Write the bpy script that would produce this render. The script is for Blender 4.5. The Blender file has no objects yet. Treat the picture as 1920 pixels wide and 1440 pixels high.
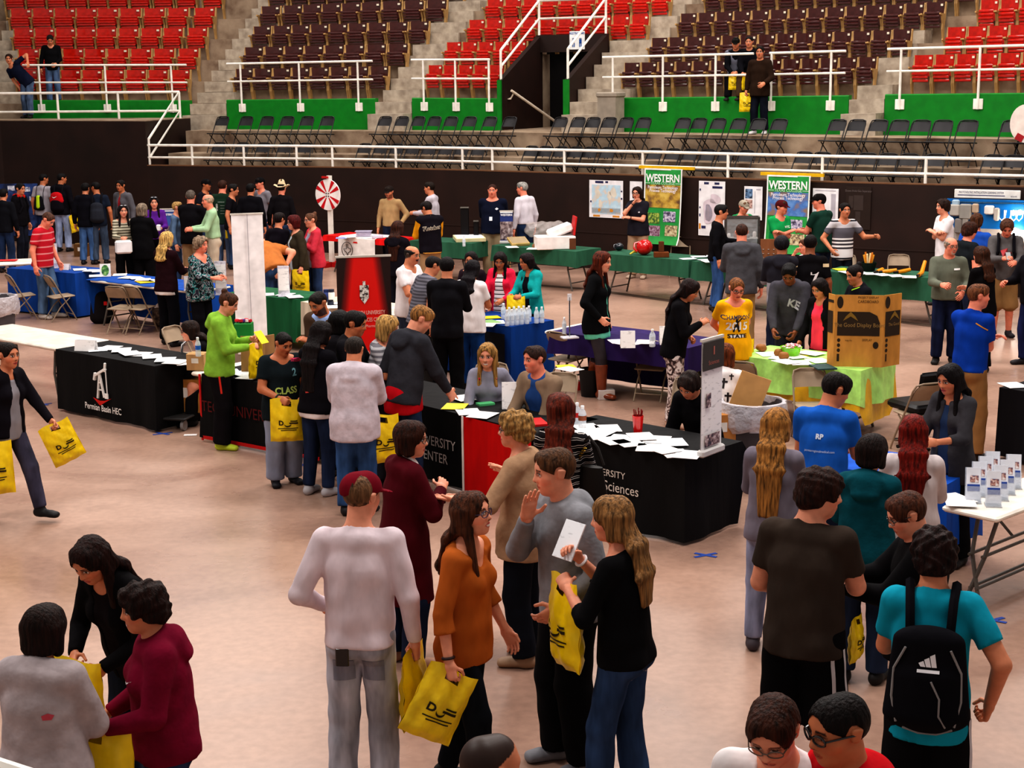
import bpy, math, random
import numpy as np
from mathutils import Vector, Matrix
from mathutils.bvhtree import BVHTree
random.seed(7)
SC = bpy.context.scene
COL = SC.collection
PI = math.pi
# ------------------------------------------------------------------ camera
F_PX, CAM_H, PITCH, ROLL = 2900.0, 3.86, math.atan((720-144.0)/2900.0), -math.atan(.010)
CAM_R = Matrix.Rotation(PI/2-PITCH, 3, 'X') @ Matrix.Rotation(ROLL, 3, 'Z')
cam_d = bpy.data.cameras.new('camera'); cam = bpy.data.objects.new('camera', cam_d); COL.objects.link(cam)
cam_d.sensor_fit = 'HORIZONTAL'; cam_d.sensor_width = 36.0; cam_d.lens = F_PX*36.0/1920.0
cam_d.clip_start = .1; cam_d.clip_end = 200
cam.matrix_world = Matrix.Translation((0, 0, CAM_H)) @ CAM_R.to_4x4()
SC.camera = cam
def at(px, py, z=0.0):
    """the point of the hall seen at that place of the photograph, at height z"""
    d = CAM_R @ Vector(((px-960)/F_PX, (720-py)/F_PX, -1.0))
    t = (z-CAM_H)/d.z
    return Vector((d.x*t, d.y*t, z))
def aty(px, py, Y):
    d = CAM_R @ Vector(((px-960)/F_PX, (720-py)/F_PX, -1.0))
    t = Y/d.y
    return Vector((d.x*t, Y, CAM_H+d.z*t))
def proj(p):
    v = CAM_R.transposed() @ (Vector(p)-Vector((0, 0, CAM_H)))
    return (960+F_PX*v.x/-v.z, 720-F_PX*v.y/-v.z, F_PX/-v.z)
# ------------------------------------------------------------------ materials
def lin(c):
    if isinstance(c, str):
        c = [int(c[i:i+2], 16)/255 for i in (0, 2, 4)]
    return tuple((v/12.92 if v <= .04045 else ((v+.055)/1.055)**2.4) for v in c[:3])+(1.0,)
MATS = {}
class NT:
    def __init__(s, m): s.t = m.node_tree; s.n = s.t.nodes; s.l = s.t.links
    def add(s, typ, **kw):
        o = s.n.new('ShaderNode'+typ)
        for k, v in kw.items():
            if k.startswith('i_'):
                key = k[2:]; key = int(key) if key.isdigit() else key.replace('_', ' ')
                o.inputs[key].default_value = v
            else: setattr(o, k, v)
        return o
    def link(s, a, ao, b, bi): s.l.new(a.outputs[ao], b.inputs[bi])
def base_mat(name, col, rough=.8, spec=.25, metal=0.0):
    m = bpy.data.materials.new(name); m.use_nodes = True
    b = m.node_tree.nodes['Principled BSDF']
    b.inputs['Base Color'].default_value = lin(col); b.inputs['Roughness'].default_value = rough
    b.inputs['Specular IOR Level'].default_value = spec; b.inputs['Metallic'].default_value = metal
    return m, NT(m), b
def ramp(nt, stops, const=False):
    r = nt.add('ValToRGB'); e = r.color_ramp
    if const: e.interpolation = 'CONSTANT'
    while len(e.elements) < len(stops): e.elements.new(.5)
    for i, (p, c) in enumerate(stops):
        e.elements[i].position = p; e.elements[i].color = lin(c)
    return r
def shade(c, f):
    c = [int(c[i:i+2], 16)/255 for i in (0, 2, 4)]
    return tuple(max(0, min(1, v*f)) for v in c)
def mat(kind, col, *a):
    """procedural materials, by kind and colour"""
    key = (kind, col)+a
    if key in MATS: return MATS[key]
    nm = kind+'_'+str(len(MATS))
    if kind == 'plain':
        m, nt, b = base_mat(nm, col, *(a or (.6,)))
        tc = nt.add('TexCoord'); n = nt.add('TexNoise', i_Scale=6.0); nt.link(tc, 'Object', n, 'Vector')
        r = ramp(nt, [(.3, shade(col, .93)), (.7, shade(col, 1.04))]); nt.link(n, 'Fac', r, 'Fac'); nt.link(r, 'Color', b, 'Base Color')
    elif kind == 'metal':
        m, nt, b = base_mat(nm, col, .35, .5, .85)
        tc = nt.add('TexCoord'); n = nt.add('TexNoise', i_Scale=30.0); nt.link(tc, 'Object', n, 'Vector')
        r = ramp(nt, [(.3, (.3,)*3), (.7, (.5,)*3)]); nt.link(n, 'Fac', r, 'Fac'); nt.link(r, 'Color', b, 'Roughness')
    elif kind == 'gloss':
        m, nt, b = base_mat(nm, col, .18, .6)
        tc = nt.add('TexCoord'); n = nt.add('TexNoise', i_Scale=12.0); nt.link(tc, 'Object', n, 'Vector')
        r = ramp(nt, [(.3, shade(col, .9)), (.7, shade(col, 1.08))]); nt.link(n, 'Fac', r, 'Fac'); nt.link(r, 'Color', b, 'Base Color')
    elif kind in ('cloth', 'denim', 'knit', 'hair', 'cover', 'poly'):
        m, nt, b = base_mat(nm, col, {'cloth': .9, 'denim': .9, 'knit': .95, 'hair': .6, 'cover': .75, 'poly': .4}[kind], {'hair': .14, 'poly': .45, 'cover': .12}.get(kind, .06))
        tc = nt.add('TexCoord'); mp = nt.add('Mapping'); nt.link(tc, 'Object', mp, 'Vector')
        mp.inputs['Scale'].default_value = {'cloth': (9, 9, 4), 'denim': (10, 10, 3), 'knit': (14, 14, 14), 'hair': (60, 60, 7), 'cover': (7, 7, 1.2), 'poly': (9, 9, 6)}[kind]
        n = nt.add('TexNoise', i_Scale=1.0, i_Detail=3.0); nt.link(mp, 'Vector', n, 'Vector')
        lo, hi = {'cloth': (.92, 1.06), 'denim': (.76, 1.25), 'knit': (.93, 1.05), 'hair': (.45, 1.25), 'cover': (.88, 1.08), 'poly': (.9, 1.08)}[kind]
        r = ramp(nt, [(.3, shade(col, lo)), (.7, shade(col, hi))]); nt.link(n, 'Fac', r, 'Fac'); nt.link(r, 'Color', b, 'Base Color')
        n2 = nt.add('TexNoise', i_Scale={'hair': 1.6, 'cover': 1.4}.get(kind, 1.3), i_Detail=2.0); nt.link(mp, 'Vector', n2, 'Vector')
        bp = nt.add('Bump', i_Strength={'hair': .5, 'knit': .3, 'poly': .6}.get(kind, .42), i_Distance=.02); nt.link(n2, 'Fac', bp, 'Height'); nt.link(bp, 'Normal', b, 'Normal')
    elif kind == 'stripes':      # col, (stops), repeat height in m, offset
        m, nt, b = base_mat(nm, col, .9, .12)
        stops, rep, off = a
        tc = nt.add('TexCoord'); sx = nt.add('SeparateXYZ'); nt.link(tc, 'Object', sx, 'Vector')
        m1 = nt.add('Math', operation='MULTIPLY_ADD'); nt.link(sx, 'Z', m1, 0); m1.inputs[1].default_value = 1/rep; m1.inputs[2].default_value = off
        m2 = nt.add('Math', operation='FRACT'); nt.link(m1, 0, m2, 0)
        r = ramp(nt, stops, True); nt.link(m2, 0, r, 'Fac'); nt.link(r, 'Color', b, 'Base Color')
    elif kind in ('floral', 'aztec'):
        m, nt, b = base_mat(nm, col, .9, .12)
        stops, sc = a
        tc = nt.add('TexCoord')
        if kind == 'floral':
            v = nt.add('TexNoise', i_Scale=sc, i_Detail=1.5, i_Distortion=2.2); nt.link(tc, 'Object', v, 'Vector')
            r = ramp(nt, stops, True); nt.link(v, 'Fac', r, 'Fac')
        else:
            v = nt.add('TexWave', wave_type='RINGS', i_Scale=sc, i_Distortion=6.0); nt.link(tc, 'Object', v, 'Vector')
            r = ramp(nt, stops, True); nt.link(v, 'Fac', r, 'Fac')
        nt.link(r, 'Color', b, 'Base Color')
    elif kind == 'skin':
        m, nt, b = base_mat(nm, col, .5, .3)
        at_ = nt.add('VertexColor'); at_.layer_name = 'Col'
        tc = nt.add('TexCoord'); n = nt.add('TexNoise', i_Scale=22.0); nt.link(tc, 'Object', n, 'Vector')
        r = ramp(nt, [(.3, (.93,)*3), (.7, (1, 1, 1))]); nt.link(n, 'Fac', r, 'Fac')
        mx = nt.add('Mix', data_type='RGBA', blend_type='MULTIPLY'); mx.inputs[0].default_value = 1.0
        nt.l.new(at_.outputs['Color'], mx.inputs[6]); nt.l.new(r.outputs['Color'], mx.inputs[7]); nt.l.new(mx.outputs[2], b.inputs['Base Color'])
    elif kind == 'glass':
        m, nt, b = base_mat(nm, col, .08, .5); b.inputs['Transmission Weight'].default_value = .9; b.inputs['IOR'].default_value = 1.2
        n = nt.add('TexNoise', i_Scale=8.0); r = ramp(nt, [(.3, (.05,)*3), (.7, (.12,)*3)]); nt.link(n, 'Fac', r, 'Fac'); nt.link(r, 'Color', b, 'Roughness')
    elif kind == 'film':         # thin clear plastic
        m, nt, b = base_mat(nm, col, .25, .6); b.inputs['Alpha'].default_value = a[0] if a else .45
        n = nt.add('TexNoise', i_Scale=9.0, i_Detail=3.0); tc = nt.add('TexCoord'); nt.link(tc, 'Object', n, 'Vector')
        bp = nt.add('Bump', i_Strength=.9, i_Distance=.05); nt.link(n, 'Fac', bp, 'Height'); nt.link(bp, 'Normal', b, 'Normal')
    elif kind == 'emit':
        m, nt, b = base_mat(nm, col, .5); b.inputs['Emission Color'].default_value = lin(col); b.inputs['Emission Strength'].default_value = a[0]
        n = nt.add('TexNoise', i_Scale=3.0)
    elif kind == 'paper':        # printed sheet: lines of print by a stretched noise
        m, nt, b = base_mat(nm, col, .7, .2)
        tc = nt.add('TexCoord'); mp = nt.add('Mapping'); nt.link(tc, 'Object', mp, 'Vector'); mp.inputs['Scale'].default_value = (14, 40, 40)
        v = nt.add('TexNoise', i_Scale=1.0, i_Detail=2.0); nt.link(mp, 'Vector', v, 'Vector')
        r = ramp(nt, [(.0, a[0]), (.36, shade(col, .9)), (.42, col), (1, col)]); nt.link(v, 'Fac', r, 'Fac'); nt.link(r, 'Color', b, 'Base Color')
    elif kind == 'photo':        # small printed picture: blotches of three colours
        m, nt, b = base_mat(nm, col, .5, .3)
        tc = nt.add('TexCoord'); v = nt.add('TexNoise', i_Scale=a[2] if len(a) > 2 else 9.0, i_Detail=4.0); nt.link(tc, 'Object', v, 'Vector')
        r = ramp(nt, [(.36, a[0]), (.5, col), (.62, a[1])]); nt.link(v, 'Fac', r, 'Fac'); nt.link(r, 'Color', b, 'Base Color')
    MATS[key] = m
    return m
# ------------------------------------------------------------------ tagging
def tag(o, label, cat, group=None, kind=None):
    if label: o['label'] = label
    if cat: o['category'] = cat
    if group: o['group'] = group
    if kind: o['kind'] = kind
    return o
def empty(name, loc, rz=0.0, label=None, cat=None, group=None):
    o = bpy.data.objects.new(name, None); COL.objects.link(o); o.empty_display_size = .1
    o.location = loc; o.rotation_euler = (0, 0, rz)
    return tag(o, label, cat, group)
def link(name, me, m, parent=None, kind=None):
    o = bpy.data.objects.new(name, me); COL.objects.link(o)
    if m is not None:
        me.materials.clear()
        for x in (m if isinstance(m, (list, tuple)) else [m]): me.materials.append(x)
    if parent is not None: o.parent = parent
    if kind: o['kind'] = kind
    return o
def dup(root, loc, rz, label, group=None):
    r = root.copy(); COL.objects.link(r); r.location = loc; r.rotation_euler = (0, 0, rz); r['label'] = label
    if group: r['group'] = group
    for ch in KIDS.get(root.name, root.children):
        c = ch.copy(); COL.objects.link(c); c.parent = r
        for g in list(ch.children):
            d = g.copy(); COL.objects.link(d); d.parent = c
    return r
KIDS = {}
# ------------------------------------------------------------------ plain meshes
class MB:
    """collects boxes, bars, tubes, lathes and sheets into one mesh"""
    def __init__(s): s.v = []; s.f = []; s.mi = []; s.cur = 0
    def raw(s, v, f):
        b = len(s.v); s.v += [tuple(p) for p in v]; s.f += [tuple(i+b for i in q) for q in f]; s.mi += [s.cur]*len(f); return s
    def box(s, c, d, rz=0, bev=0.0, R=None):
        x, y, z = d[0]/2, d[1]/2, d[2]/2
        R = R or Matrix.Rotation(rz, 3, 'Z'); c = Vector(c)
        if bev <= 0:
            P = [(-x, -y, -z), (x, -y, -z), (x, y, -z), (-x, y, -z), (-x, -y, z), (x, -y, z), (x, y, z), (-x, y, z)]
            return s.raw([c+R@Vector(p) for p in P], [(0, 3, 2, 1), (4, 5, 6, 7), (0, 1, 5, 4), (1, 2, 6, 5), (2, 3, 7, 6), (3, 0, 4, 7)])
        b = min(bev, x*.9, y*.9, z*.9); V = []; 
        rings = [(-z, b), (-z+b, 0), (z-b, 0), (z, b)]
        for zz, ins in rings:
            xx, yy = x-ins, y-ins; e = b if ins == 0 else b*.6
            for p in ((-xx+e, -yy), (xx-e, -yy), (xx, -yy+e), (xx, yy-e), (xx-e, yy), (-xx+e, yy), (-xx, yy-e), (-xx, -yy+e)): V.append((p[0], p[1], zz))
        Fs = [tuple(range(7, -1, -1)), tuple(range(24, 32))]
        for r in range(3):
            for i in range(8): Fs.append((r*8+i, r*8+(i+1) % 8, r*8+8+(i+1) % 8, r*8+8+i))
        return s.raw([c+R@Vector(p) for p in V], Fs)
    def tube(s, pts, r, n=8, closed=False, cap=True):
        pts = [Vector(p) for p in pts]; N = len(pts); V = []; up = None
        for i, p in enumerate(pts):
            a = pts[(i-1) % N] if (closed or i > 0) else p; b = pts[(i+1) % N] if (closed or i < N-1) else p
            t = (b-a); t = t.normalized() if t.length > 1e-9 else Vector((0, 0, 1))
            if up is None: up = Vector((0, 0, 1)) if abs(t.z) < .9 else Vector((1, 0, 0))
            u = (up-t*up.dot(t)); u = u.normalized() if u.length > 1e-6 else t.orthogonal().normalized(); up = u
            w = t.cross(u); rr = r[i] if isinstance(r, (list, tuple)) else r
            for k in range(n):
                an = 2*PI*(k+.5)/n; V.append(p+u*math.cos(an)*rr+w*math.sin(an)*rr)
        Fs = []
        for i in range(N if closed else N-1):
            j = (i+1) % N
            for k in range(n): Fs.append((i*n+k, i*n+(k+1) % n, j*n+(k+1) % n, j*n+k))
        if cap and not closed: Fs += [tuple(range(n-1, -1, -1)), tuple((N-1)*n+k for k in range(n))]
        return s.raw(V, Fs)
    def lathe(s, prof, c=(0, 0, 0), n=20, sx=1.0, sy=1.0, cap=True):
        V = []; c = Vector(c)
        for r, z in prof:
            for k in range(n):
                a = 2*PI*k/n; V.append(c+Vector((math.cos(a)*r*sx, math.sin(a)*r*sy, z)))
        m = len(prof); Fs = []
        for i in range(m-1):
            for k in range(n): Fs.append((i*n+k, i*n+(k+1) % n, (i+1)*n+(k+1) % n, (i+1)*n+k))
        if cap: Fs += [tuple(range(n-1, -1, -1)), tuple((m-1)*n+k for k in range(n))]
        return s.raw(V, Fs)
    def prism(s, poly, h0, h1, M=None):
        """polygon in xy extruded from z=h0 to h1, then transformed"""
        n = len(poly); M = M or Matrix.Identity(4)
        V = [M@Vector((p[0], p[1], h)) for h in (h0, h1) for p in poly]
        Fs = [tuple(range(n-1, -1, -1)), tuple(range(n, 2*n))]+[(i, (i+1) % n, n+(i+1) % n, n+i) for i in range(n)]
        return s.raw(V, Fs)
    def sheet(s, nu, nv, fn, skip=None):
        V = [fn(i/nu, j/nv) for j in range(nv+1) for i in range(nu+1)]; Fs = []
        for j in range(nv):
            for i in range(nu):
                if skip and skip((i+.5)/nu, (j+.5)/nv): continue
                a = j*(nu+1)+i; Fs.append((a, a+1, a+nu+2, a+nu+1))
        return s.raw(V, Fs)
    def mesh(s, name, smooth=False):
        me = bpy.data.meshes.new(name); me.from_pydata([tuple(v) for v in s.v], [], s.f)
        if s.mi and max(s.mi) > 0: me.polygons.foreach_set('material_index', s.mi)
        if smooth:
            me.polygons.foreach_set('use_smooth', [True]*len(me.polygons))
            if smooth != 'all': me.set_sharp_from_angle(angle=.7)
        me.update(); return me
    def obj(s, name, m, parent=None, smooth=True, kind=None):
        return link(name, s.mesh(name, smooth), m, parent, kind)
_fonts = {}
def text_mesh(txt, size=1.0, align='CENTER', extrude=0.0, sx=1.0, bold=0.0):
    """flat lettering as (verts, faces) in its own xy plane"""
    cu = bpy.data.curves.new('lettering', 'FONT'); cu.body = txt; cu.size = size; cu.align_x = align; cu.align_y = 'CENTER'
    cu.extrude = extrude; cu.offset = bold*size; cu.resolution_u = 3
    o = bpy.data.objects.new('lettering', cu); COL.objects.link(o)
    dg = bpy.context.evaluated_depsgraph_get(); me = bpy.data.meshes.new_from_object(o.evaluated_get(dg))
    v = [(p.co.x*sx, p.co.y, p.co.z) for p in me.vertices]; f = [tuple(q.vertices) for q in me.polygons]
    bpy.data.objects.remove(o); bpy.data.curves.remove(cu); bpy.data.meshes.remove(me)
    return v, f
def lettering(mb, txt, size, O, ux, uy, align='CENTER', sx=1.0, bold=.0, bend=None):
    v, f = text_mesh(txt, size, align, 0.0, sx, bold); ux = Vector(ux).normalized(); uy = Vector(uy).normalized(); O = Vector(O)
    P = [O+ux*p[0]+uy*p[1] for p in v]
    if bend: P = [bend(p) for p in P]
    mb.raw(P, f); return mb
# ------------------------------------------------------------------ figures: smooth implicit bodies meshed on a grid
def V3(*a): return np.array(a, float)
def nrm(v): return v/max(np.linalg.norm(v), 1e-9)
class Prim:
    __slots__ = ('a', 'b', 'ra', 'rb', 'w', 'k', 'flat', 'sub')
    def __init__(s, a, b, ra, rb=None, w=None, k=.03, flat=False, sub=False):
        s.a = np.array(a, float); s.b = np.array(b, float)
        ra = ra if isinstance(ra, tuple) else (ra, ra); rb = ra if rb is None else (rb if isinstance(rb, tuple) else (rb, rb))
        s.ra, s.rb, s.k, s.flat, s.sub = ra, rb, k, flat, sub
        s.w = np.array((1., 0, 0)) if w is None else np.array(w, float)
    def grow(s, o, k=None, ob=None):
        ob = o if ob is None else ob
        return Prim(s.a, s.b, (s.ra[0]+o, s.ra[1]+o), (s.rb[0]+ob, s.rb[1]+ob), s.w, s.k if k is None else k, s.flat, s.sub)
    def bbox(s, pad):
        r = max(s.ra+s.rb)+pad
        return np.minimum(s.a, s.b)-r, np.maximum(s.a, s.b)+r
def axis_coords(lo, hi, v, fine=None):
    """coordinates along one axis, spaced v, and vf inside the fine interval"""
    out = [lo]; x = lo
    while x < hi:
        x += fine[2] if fine and fine[0]-1e-9 <= x < fine[1] else v
        out.append(x)
    return np.array(out)
def eval_field(prims, X, Y, Z, pad=.05):
    d = np.full((len(X), len(Y), len(Z)), 1e3, np.float32)
    for p in prims:
        lo, hi = p.bbox(pad); sl = []
        for c, l, h in zip((X, Y, Z), lo, hi):
            i, j = np.searchsorted(c, l), np.searchsorted(c, h); sl.append(slice(i, j))
        if any(q.start >= q.stop for q in sl): continue
        x = X[sl[0]][:, None, None]-p.a[0]; y = Y[sl[1]][None, :, None]-p.a[1]; z = Z[sl[2]][None, None, :]-p.a[2]
        ax = p.b-p.a; L = np.linalg.norm(ax); ax = ax/L if L > 1e-6 else V3(0, 0, 1.)
        w1 = p.w-ax*p.w.dot(ax); w1 = nrm(w1) if np.linalg.norm(w1) > 1e-3 else nrm(np.cross(ax, V3(.3, 1, .2))); w2 = np.cross(ax, w1)
        s = x*ax[0]+y*ax[1]+z*ax[2]; sc = np.clip(s, 0, L); t = sc/L if L > 1e-6 else sc*0
        r1 = p.ra[0]+t*(p.rb[0]-p.ra[0]); r2 = p.ra[1]+t*(p.rb[1]-p.ra[1])
        q1 = (x*w1[0]+y*w1[1]+z*w1[2])/r1; q2 = (x*w2[0]+y*w2[1]+z*w2[2])/r2; rm = np.minimum(r1, r2); ov = s-sc
        if p.flat:
            ov2 = np.minimum(ov, 0); e = (np.sqrt(q1*q1+q2*q2+(ov2/rm)**2)-1)*rm; e = np.maximum(e, s-L)
        else: e = (np.sqrt(q1*q1+q2*q2+(ov/rm)**2)-1)*rm
        e = e.astype(np.float32); D = d[sl[0], sl[1], sl[2]]
        if p.sub:
            k = max(p.k, 1e-4); h = np.clip(.5-.5*(D+e)/k, 0, 1); d[sl[0], sl[1], sl[2]] = D*(1-h)-e*h+k*h*(1-h)
        else:
            k = max(p.k, 1e-4); h = np.clip(.5+.5*(D-e)/k, 0, 1); r = D*(1-h)+e*h-k*h*(1-h)
            d[sl[0], sl[1], sl[2]] = np.where(D > 50, e, r)
    return d
CORN = np.array([(i, j, k) for i in (0, 1) for j in (0, 1) for k in (0, 1)])
EDG = [(a, b) for a in range(8) for b in range(a+1, 8) if np.abs(CORN[a]-CORN[b]).sum() == 1]
def snet(d, X, Y, Z):
    """closed quad mesh of the surface d = 0"""
    s = d < 0; u = s.astype(np.int8)
    c = u[:-1, :-1, :-1]+u[1:, :-1, :-1]+u[:-1, 1:, :-1]+u[1:, 1:, :-1]+u[:-1, :-1, 1:]+u[1:, :-1, 1:]+u[:-1, 1:, 1:]+u[1:, 1:, 1:]
    act = (c > 0) & (c < 8); idx = np.argwhere(act); n = len(idx)
    if n == 0: return np.zeros((0, 3)), np.zeros((0, 4), int)
    vid = np.full(act.shape, -1, np.int32); vid[act] = np.arange(n)
    cv = [d[idx[:, 0]+q[0], idx[:, 1]+q[1], idx[:, 2]+q[2]] for q in CORN]
    acc = np.zeros((n, 3)); cnt = np.zeros(n)
    for a, b in EDG:
        m = (cv[a] < 0) != (cv[b] < 0)
        t = cv[a][m]/(cv[a][m]-cv[b][m]); acc[m] += CORN[a]+t[:, None]*(CORN[b]-CORN[a]); cnt[m] += 1
    fr = acc/cnt[:, None]; P = np.empty((n, 3))
    for q, C in enumerate((X, Y, Z)): P[:, q] = C[idx[:, q]]+fr[:, q]*(C[idx[:, q]+1]-C[idx[:, q]])
    Q = []
    for ax in range(3):
        A = [slice(1, -1)]*3; B = [slice(1, -1)]*3; A[ax] = slice(0, -1); B[ax] = slice(1, None)
        sa, sb = s[tuple(A)], s[tuple(B)]; w = np.argwhere(sa != sb)
        if not len(w): continue
        ins = sa[w[:, 0], w[:, 1], w[:, 2]]; o = [1, 1, 1]; o[ax] = 0; w = w+np.array(o)
        e1, e2 = [(1, 2), (2, 0), (0, 1)][ax]; U = np.zeros(3, int); U[e1] = 1; W = np.zeros(3, int); W[e2] = 1
        g = lambda q: vid[q[:, 0], q[:, 1], q[:, 2]]
        q = np.stack([g(w-U-W), g(w-W), g(w), g(w-U)], 1); q[~ins] = q[~ins][:, ::-1]; Q.append(q)
    return P, np.concatenate(Q)
def np_mesh(name, P, Q, col=None):
    me = bpy.data.meshes.new(name); n, m = len(P), len(Q)
    me.vertices.add(n); me.vertices.foreach_set('co', np.asarray(P, np.float32).ravel())
    me.loops.add(4*m); me.loops.foreach_set('vertex_index', np.asarray(Q, np.int32).ravel())
    me.polygons.add(m); me.polygons.foreach_set('loop_start', np.arange(0, 4*m, 4, dtype=np.int32))
    me.update(calc_edges=True); me.validate(); me.polygons.foreach_set('use_smooth', np.ones(len(me.polygons), bool))
    if col is not None:
        a = me.color_attributes.new('Col', 'FLOAT_COLOR', 'POINT'); c = np.ones((n, 4), np.float32); c[:, :3] = col; a.data.foreach_set('color', c.ravel())
    me.update(); return me
def grid_of(prims, v, pad=.02, fine=None, lo=None, hi=None):
    L = np.min([p.bbox(0)[0] for p in prims if not p.sub], 0)-pad; Hh = np.max([p.bbox(0)[1] for p in prims if not p.sub], 0)+pad
    if lo is not None: L = np.maximum(L, lo)
    if hi is not None: Hh = np.minimum(Hh, hi)
    return [axis_coords(L[i], Hh[i], v, None if fine is None else (fine[0][i], fine[1][i], fine[2])) for i in range(3)]
def clean_q(P, Q): return P, Q
def implicit(prims, v, post=None, pad=.02, fine=None, lo=None, hi=None):
    X, Y, Z = grid_of(prims, v, pad, fine, lo, hi)
    d = eval_field(prims, X, Y, Z)
    if post is not None: d = post(d, X[:, None, None], Y[None, :, None], Z[None, None, :])
    d[0] = d[-1] = 1; d[:, 0] = d[:, -1] = 1; d[:, :, 0] = d[:, :, -1] = 1
    return snet(d.astype(np.float32), X, Y, Z)
def relax(P, Q, it=1, f=.5):
    for _ in range(it):
        acc = np.zeros_like(P); c = np.zeros(len(P))
        for a, b in ((0, 1), (1, 2), (2, 3), (3, 0)):
            np.add.at(acc, Q[:, a], P[Q[:, b]]); np.add.at(acc, Q[:, b], P[Q[:, a]]); np.add.at(c, Q[:, a], 1); np.add.at(c, Q[:, b], 1)
        P = P*(1-f)+f*acc/np.maximum(c, 1)[:, None]
    return P
def rot(axis, deg):
    return np.array(Matrix.Rotation(math.radians(deg), 3, Vector(axis)))
ARMS = {  # hand relative to the shoulder centre: outward, forward, up (in body heights), elbow pole (outward, forward, up)
 'down': ((.155, .02, -.315), (.45, -.7, -.2)), 'downf': ((.15, .07, -.30), (.4, -.8, -.2)), 'hold': ((.06, .21, -.16), (.5, -.45, -.8)),
 'low': ((.10, .15, -.23), (.5, -.6, -.6)), 'chest': ((.02, .15, -.10), (.6, -.2, -.8)), 'chin': ((-.005, .135, .045), (.55, .15, -.9)),
 'cross': ((-.06, .092, -.12), (.85, -.1, -.6)), 'pocket': ((.135, .065, -.25), (.7, -.7, -.1)), 'back': ((.02, -.10, -.26), (.9, -.5, -.1)),
 'reach': ((.08, .25, -.20), (.6, -.4, -.7)), 'hip': ((.15, .03, -.225), (.9, -.5, -.1)), 'lap': ((.05, .20, -.24), (.5, -.4, -.7)),
 'out': ((.25, .17, -.12), (.4, -.3, -.85)), 'phone': ((.02, .19, -.06), (.5, -.2, -.85)), 'face': ((.01, .13, .06), (.6, .2, -.8)),
 'side': ((.19, .06, -.28), (.6, -.7, -.1)), 'strap': ((.07, .10, -.03), (.5, .0, -.85)), 'table': ((.10, .24, -.24), (.6, -.5, -.5))}
class Fig: pass
def skeleton(sp):
    """joints of one figure in its own frame: x to its right, y forward, z up"""
    H = sp['H']; f = Fig(); f.H = H; g = sp.get('g', 1.0); fem = sp.get('sex', 'm') == 'f'; f.g = g; f.fem = fem
    sit = sp.get('sit'); f.sit = sit
    pz = (sit+.085) if sit else sp.get('pz', .53)*H
    lean, side, tw = sp.get('lean', 2), sp.get('side', 0), sp.get('twist', 0)
    f.P = V3(0, 0, pz); B = rot((1, 0, 0), -lean)@rot((0, 1, 0), side); f.u = B@V3(0, 0, 1); f.pr = V3(1., 0, 0); f.pf = V3(0, 1., 0)
    B2 = B@rot((0, 0, 1), -tw); f.xr = B2@V3(1, 0, 0); f.yf = B2@V3(0, 1, 0)
    f.W = f.P+f.u*.10*H; f.C = f.P+f.u*.20*H; f.S = f.P+f.u*.285*H
    f.N = f.S+f.u*.025*H+f.yf*.004*H
    hy, hp, hr = sp.get('hy', 0), sp.get('hp', 4), sp.get('hr', 0)
    HB = rot((0, 0, 1), -tw-hy)@rot((1, 0, 0), -hp)@rot((0, 1, 0), hr)
    if sp.get('hrel', 0): HB = B@HB
    f.hx, f.hf, f.hz = HB@V3(1, 0, 0), HB@V3(0, 1, 0), HB@V3(0, 0, 1)
    nk = f.u*.6+f.hz*.4
    f.Hc = f.N+nrm(nk)*.050*H+f.hz*.038*H+f.hf*.018*H
    f.hs = .134*H*sp.get('hs', 1.0)*(1.03 if H < 1.7 else 1.0)
    f.top = f.Hc+f.hz*f.hs*.53
    sw = (.086 if fem else .098)*H*(1+.45*(g-1)); f.sw = sw
    la, lf = .170*H, .145*H; f.arm = {}
    for sd, nm in ((1, 'R'), (-1, 'L')):
        sh = f.S+f.xr*sd*sw-f.u*.012*H
        pose = sp.get('arm'+nm, 'down'); pole = None
        if isinstance(pose, str): tgt, pole = ARMS[pose]
        else: tgt, pole = pose[0], (pose[1] if len(pose) > 1 else (.5, -.5, -.7))
        T = f.S+f.xr*sd*tgt[0]*H+f.yf*tgt[1]*H+(f.u if sp.get('armrel', 1) else V3(0, 0, 1))*tgt[2]*H
        dv = T-sh; D = np.linalg.norm(dv); mx = (la+lf)*.985
        if D > mx: T = sh+dv/D*mx; D = mx
        pv = f.xr*sd*pole[0]+f.yf*pole[1]+f.u*pole[2]; ax = (T-sh)/D; pv = nrm(pv-ax*pv.dot(ax))
        c = (la*la+D*D-lf*lf)/(2*la*D); c = max(-1, min(1, c)); el = sh+ax*la*c+pv*la*math.sqrt(1-c*c)
        f.arm[nm] = (sh, el, T)
    f.leg = {}; ft = sp.get('feet', ((.062, .0), (.062, -.02)) if not sit else ((.07, .27), (.07, .25))); l1 = l2 = .237*H
    lift = sp.get('lift', (0, 0)); turn = sp.get('toe', (12, 12))
    for sd, nm, q, lf_, tt in ((1, 'R', ft[0], lift[0], turn[0]), (-1, 'L', ft[1], lift[1], turn[1])):
        hp_ = f.P+V3(sd*.046*H*(1.05 if fem else 1.0)*(1+.5*(g-1)), 0, -.015*H)
        an = V3(sd*q[0]*H, q[1]*H, .043*H+lf_*H); dv = an-hp_; D = np.linalg.norm(dv); mx = (l1+l2)*.995
        if D > mx: an = hp_+dv/D*mx; D = mx
        ax = (an-hp_)/D; pv = V3(sd*.12, 1, .25 if sit else 0); pv = nrm(pv-ax*pv.dot(ax)); c = min(1, (l1*l1+D*D-l2*l2)/(2*l1*D))
        kn = hp_+ax*l1*c+pv*l1*math.sqrt(max(0, 1-c*c))
        toe = V3(math.sin(math.radians(sd*tt)), math.cos(math.radians(tt)), -.0 if lf_ == 0 else -.35)
        f.leg[nm] = (hp_, kn, an, nrm(toe))
    return f
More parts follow.
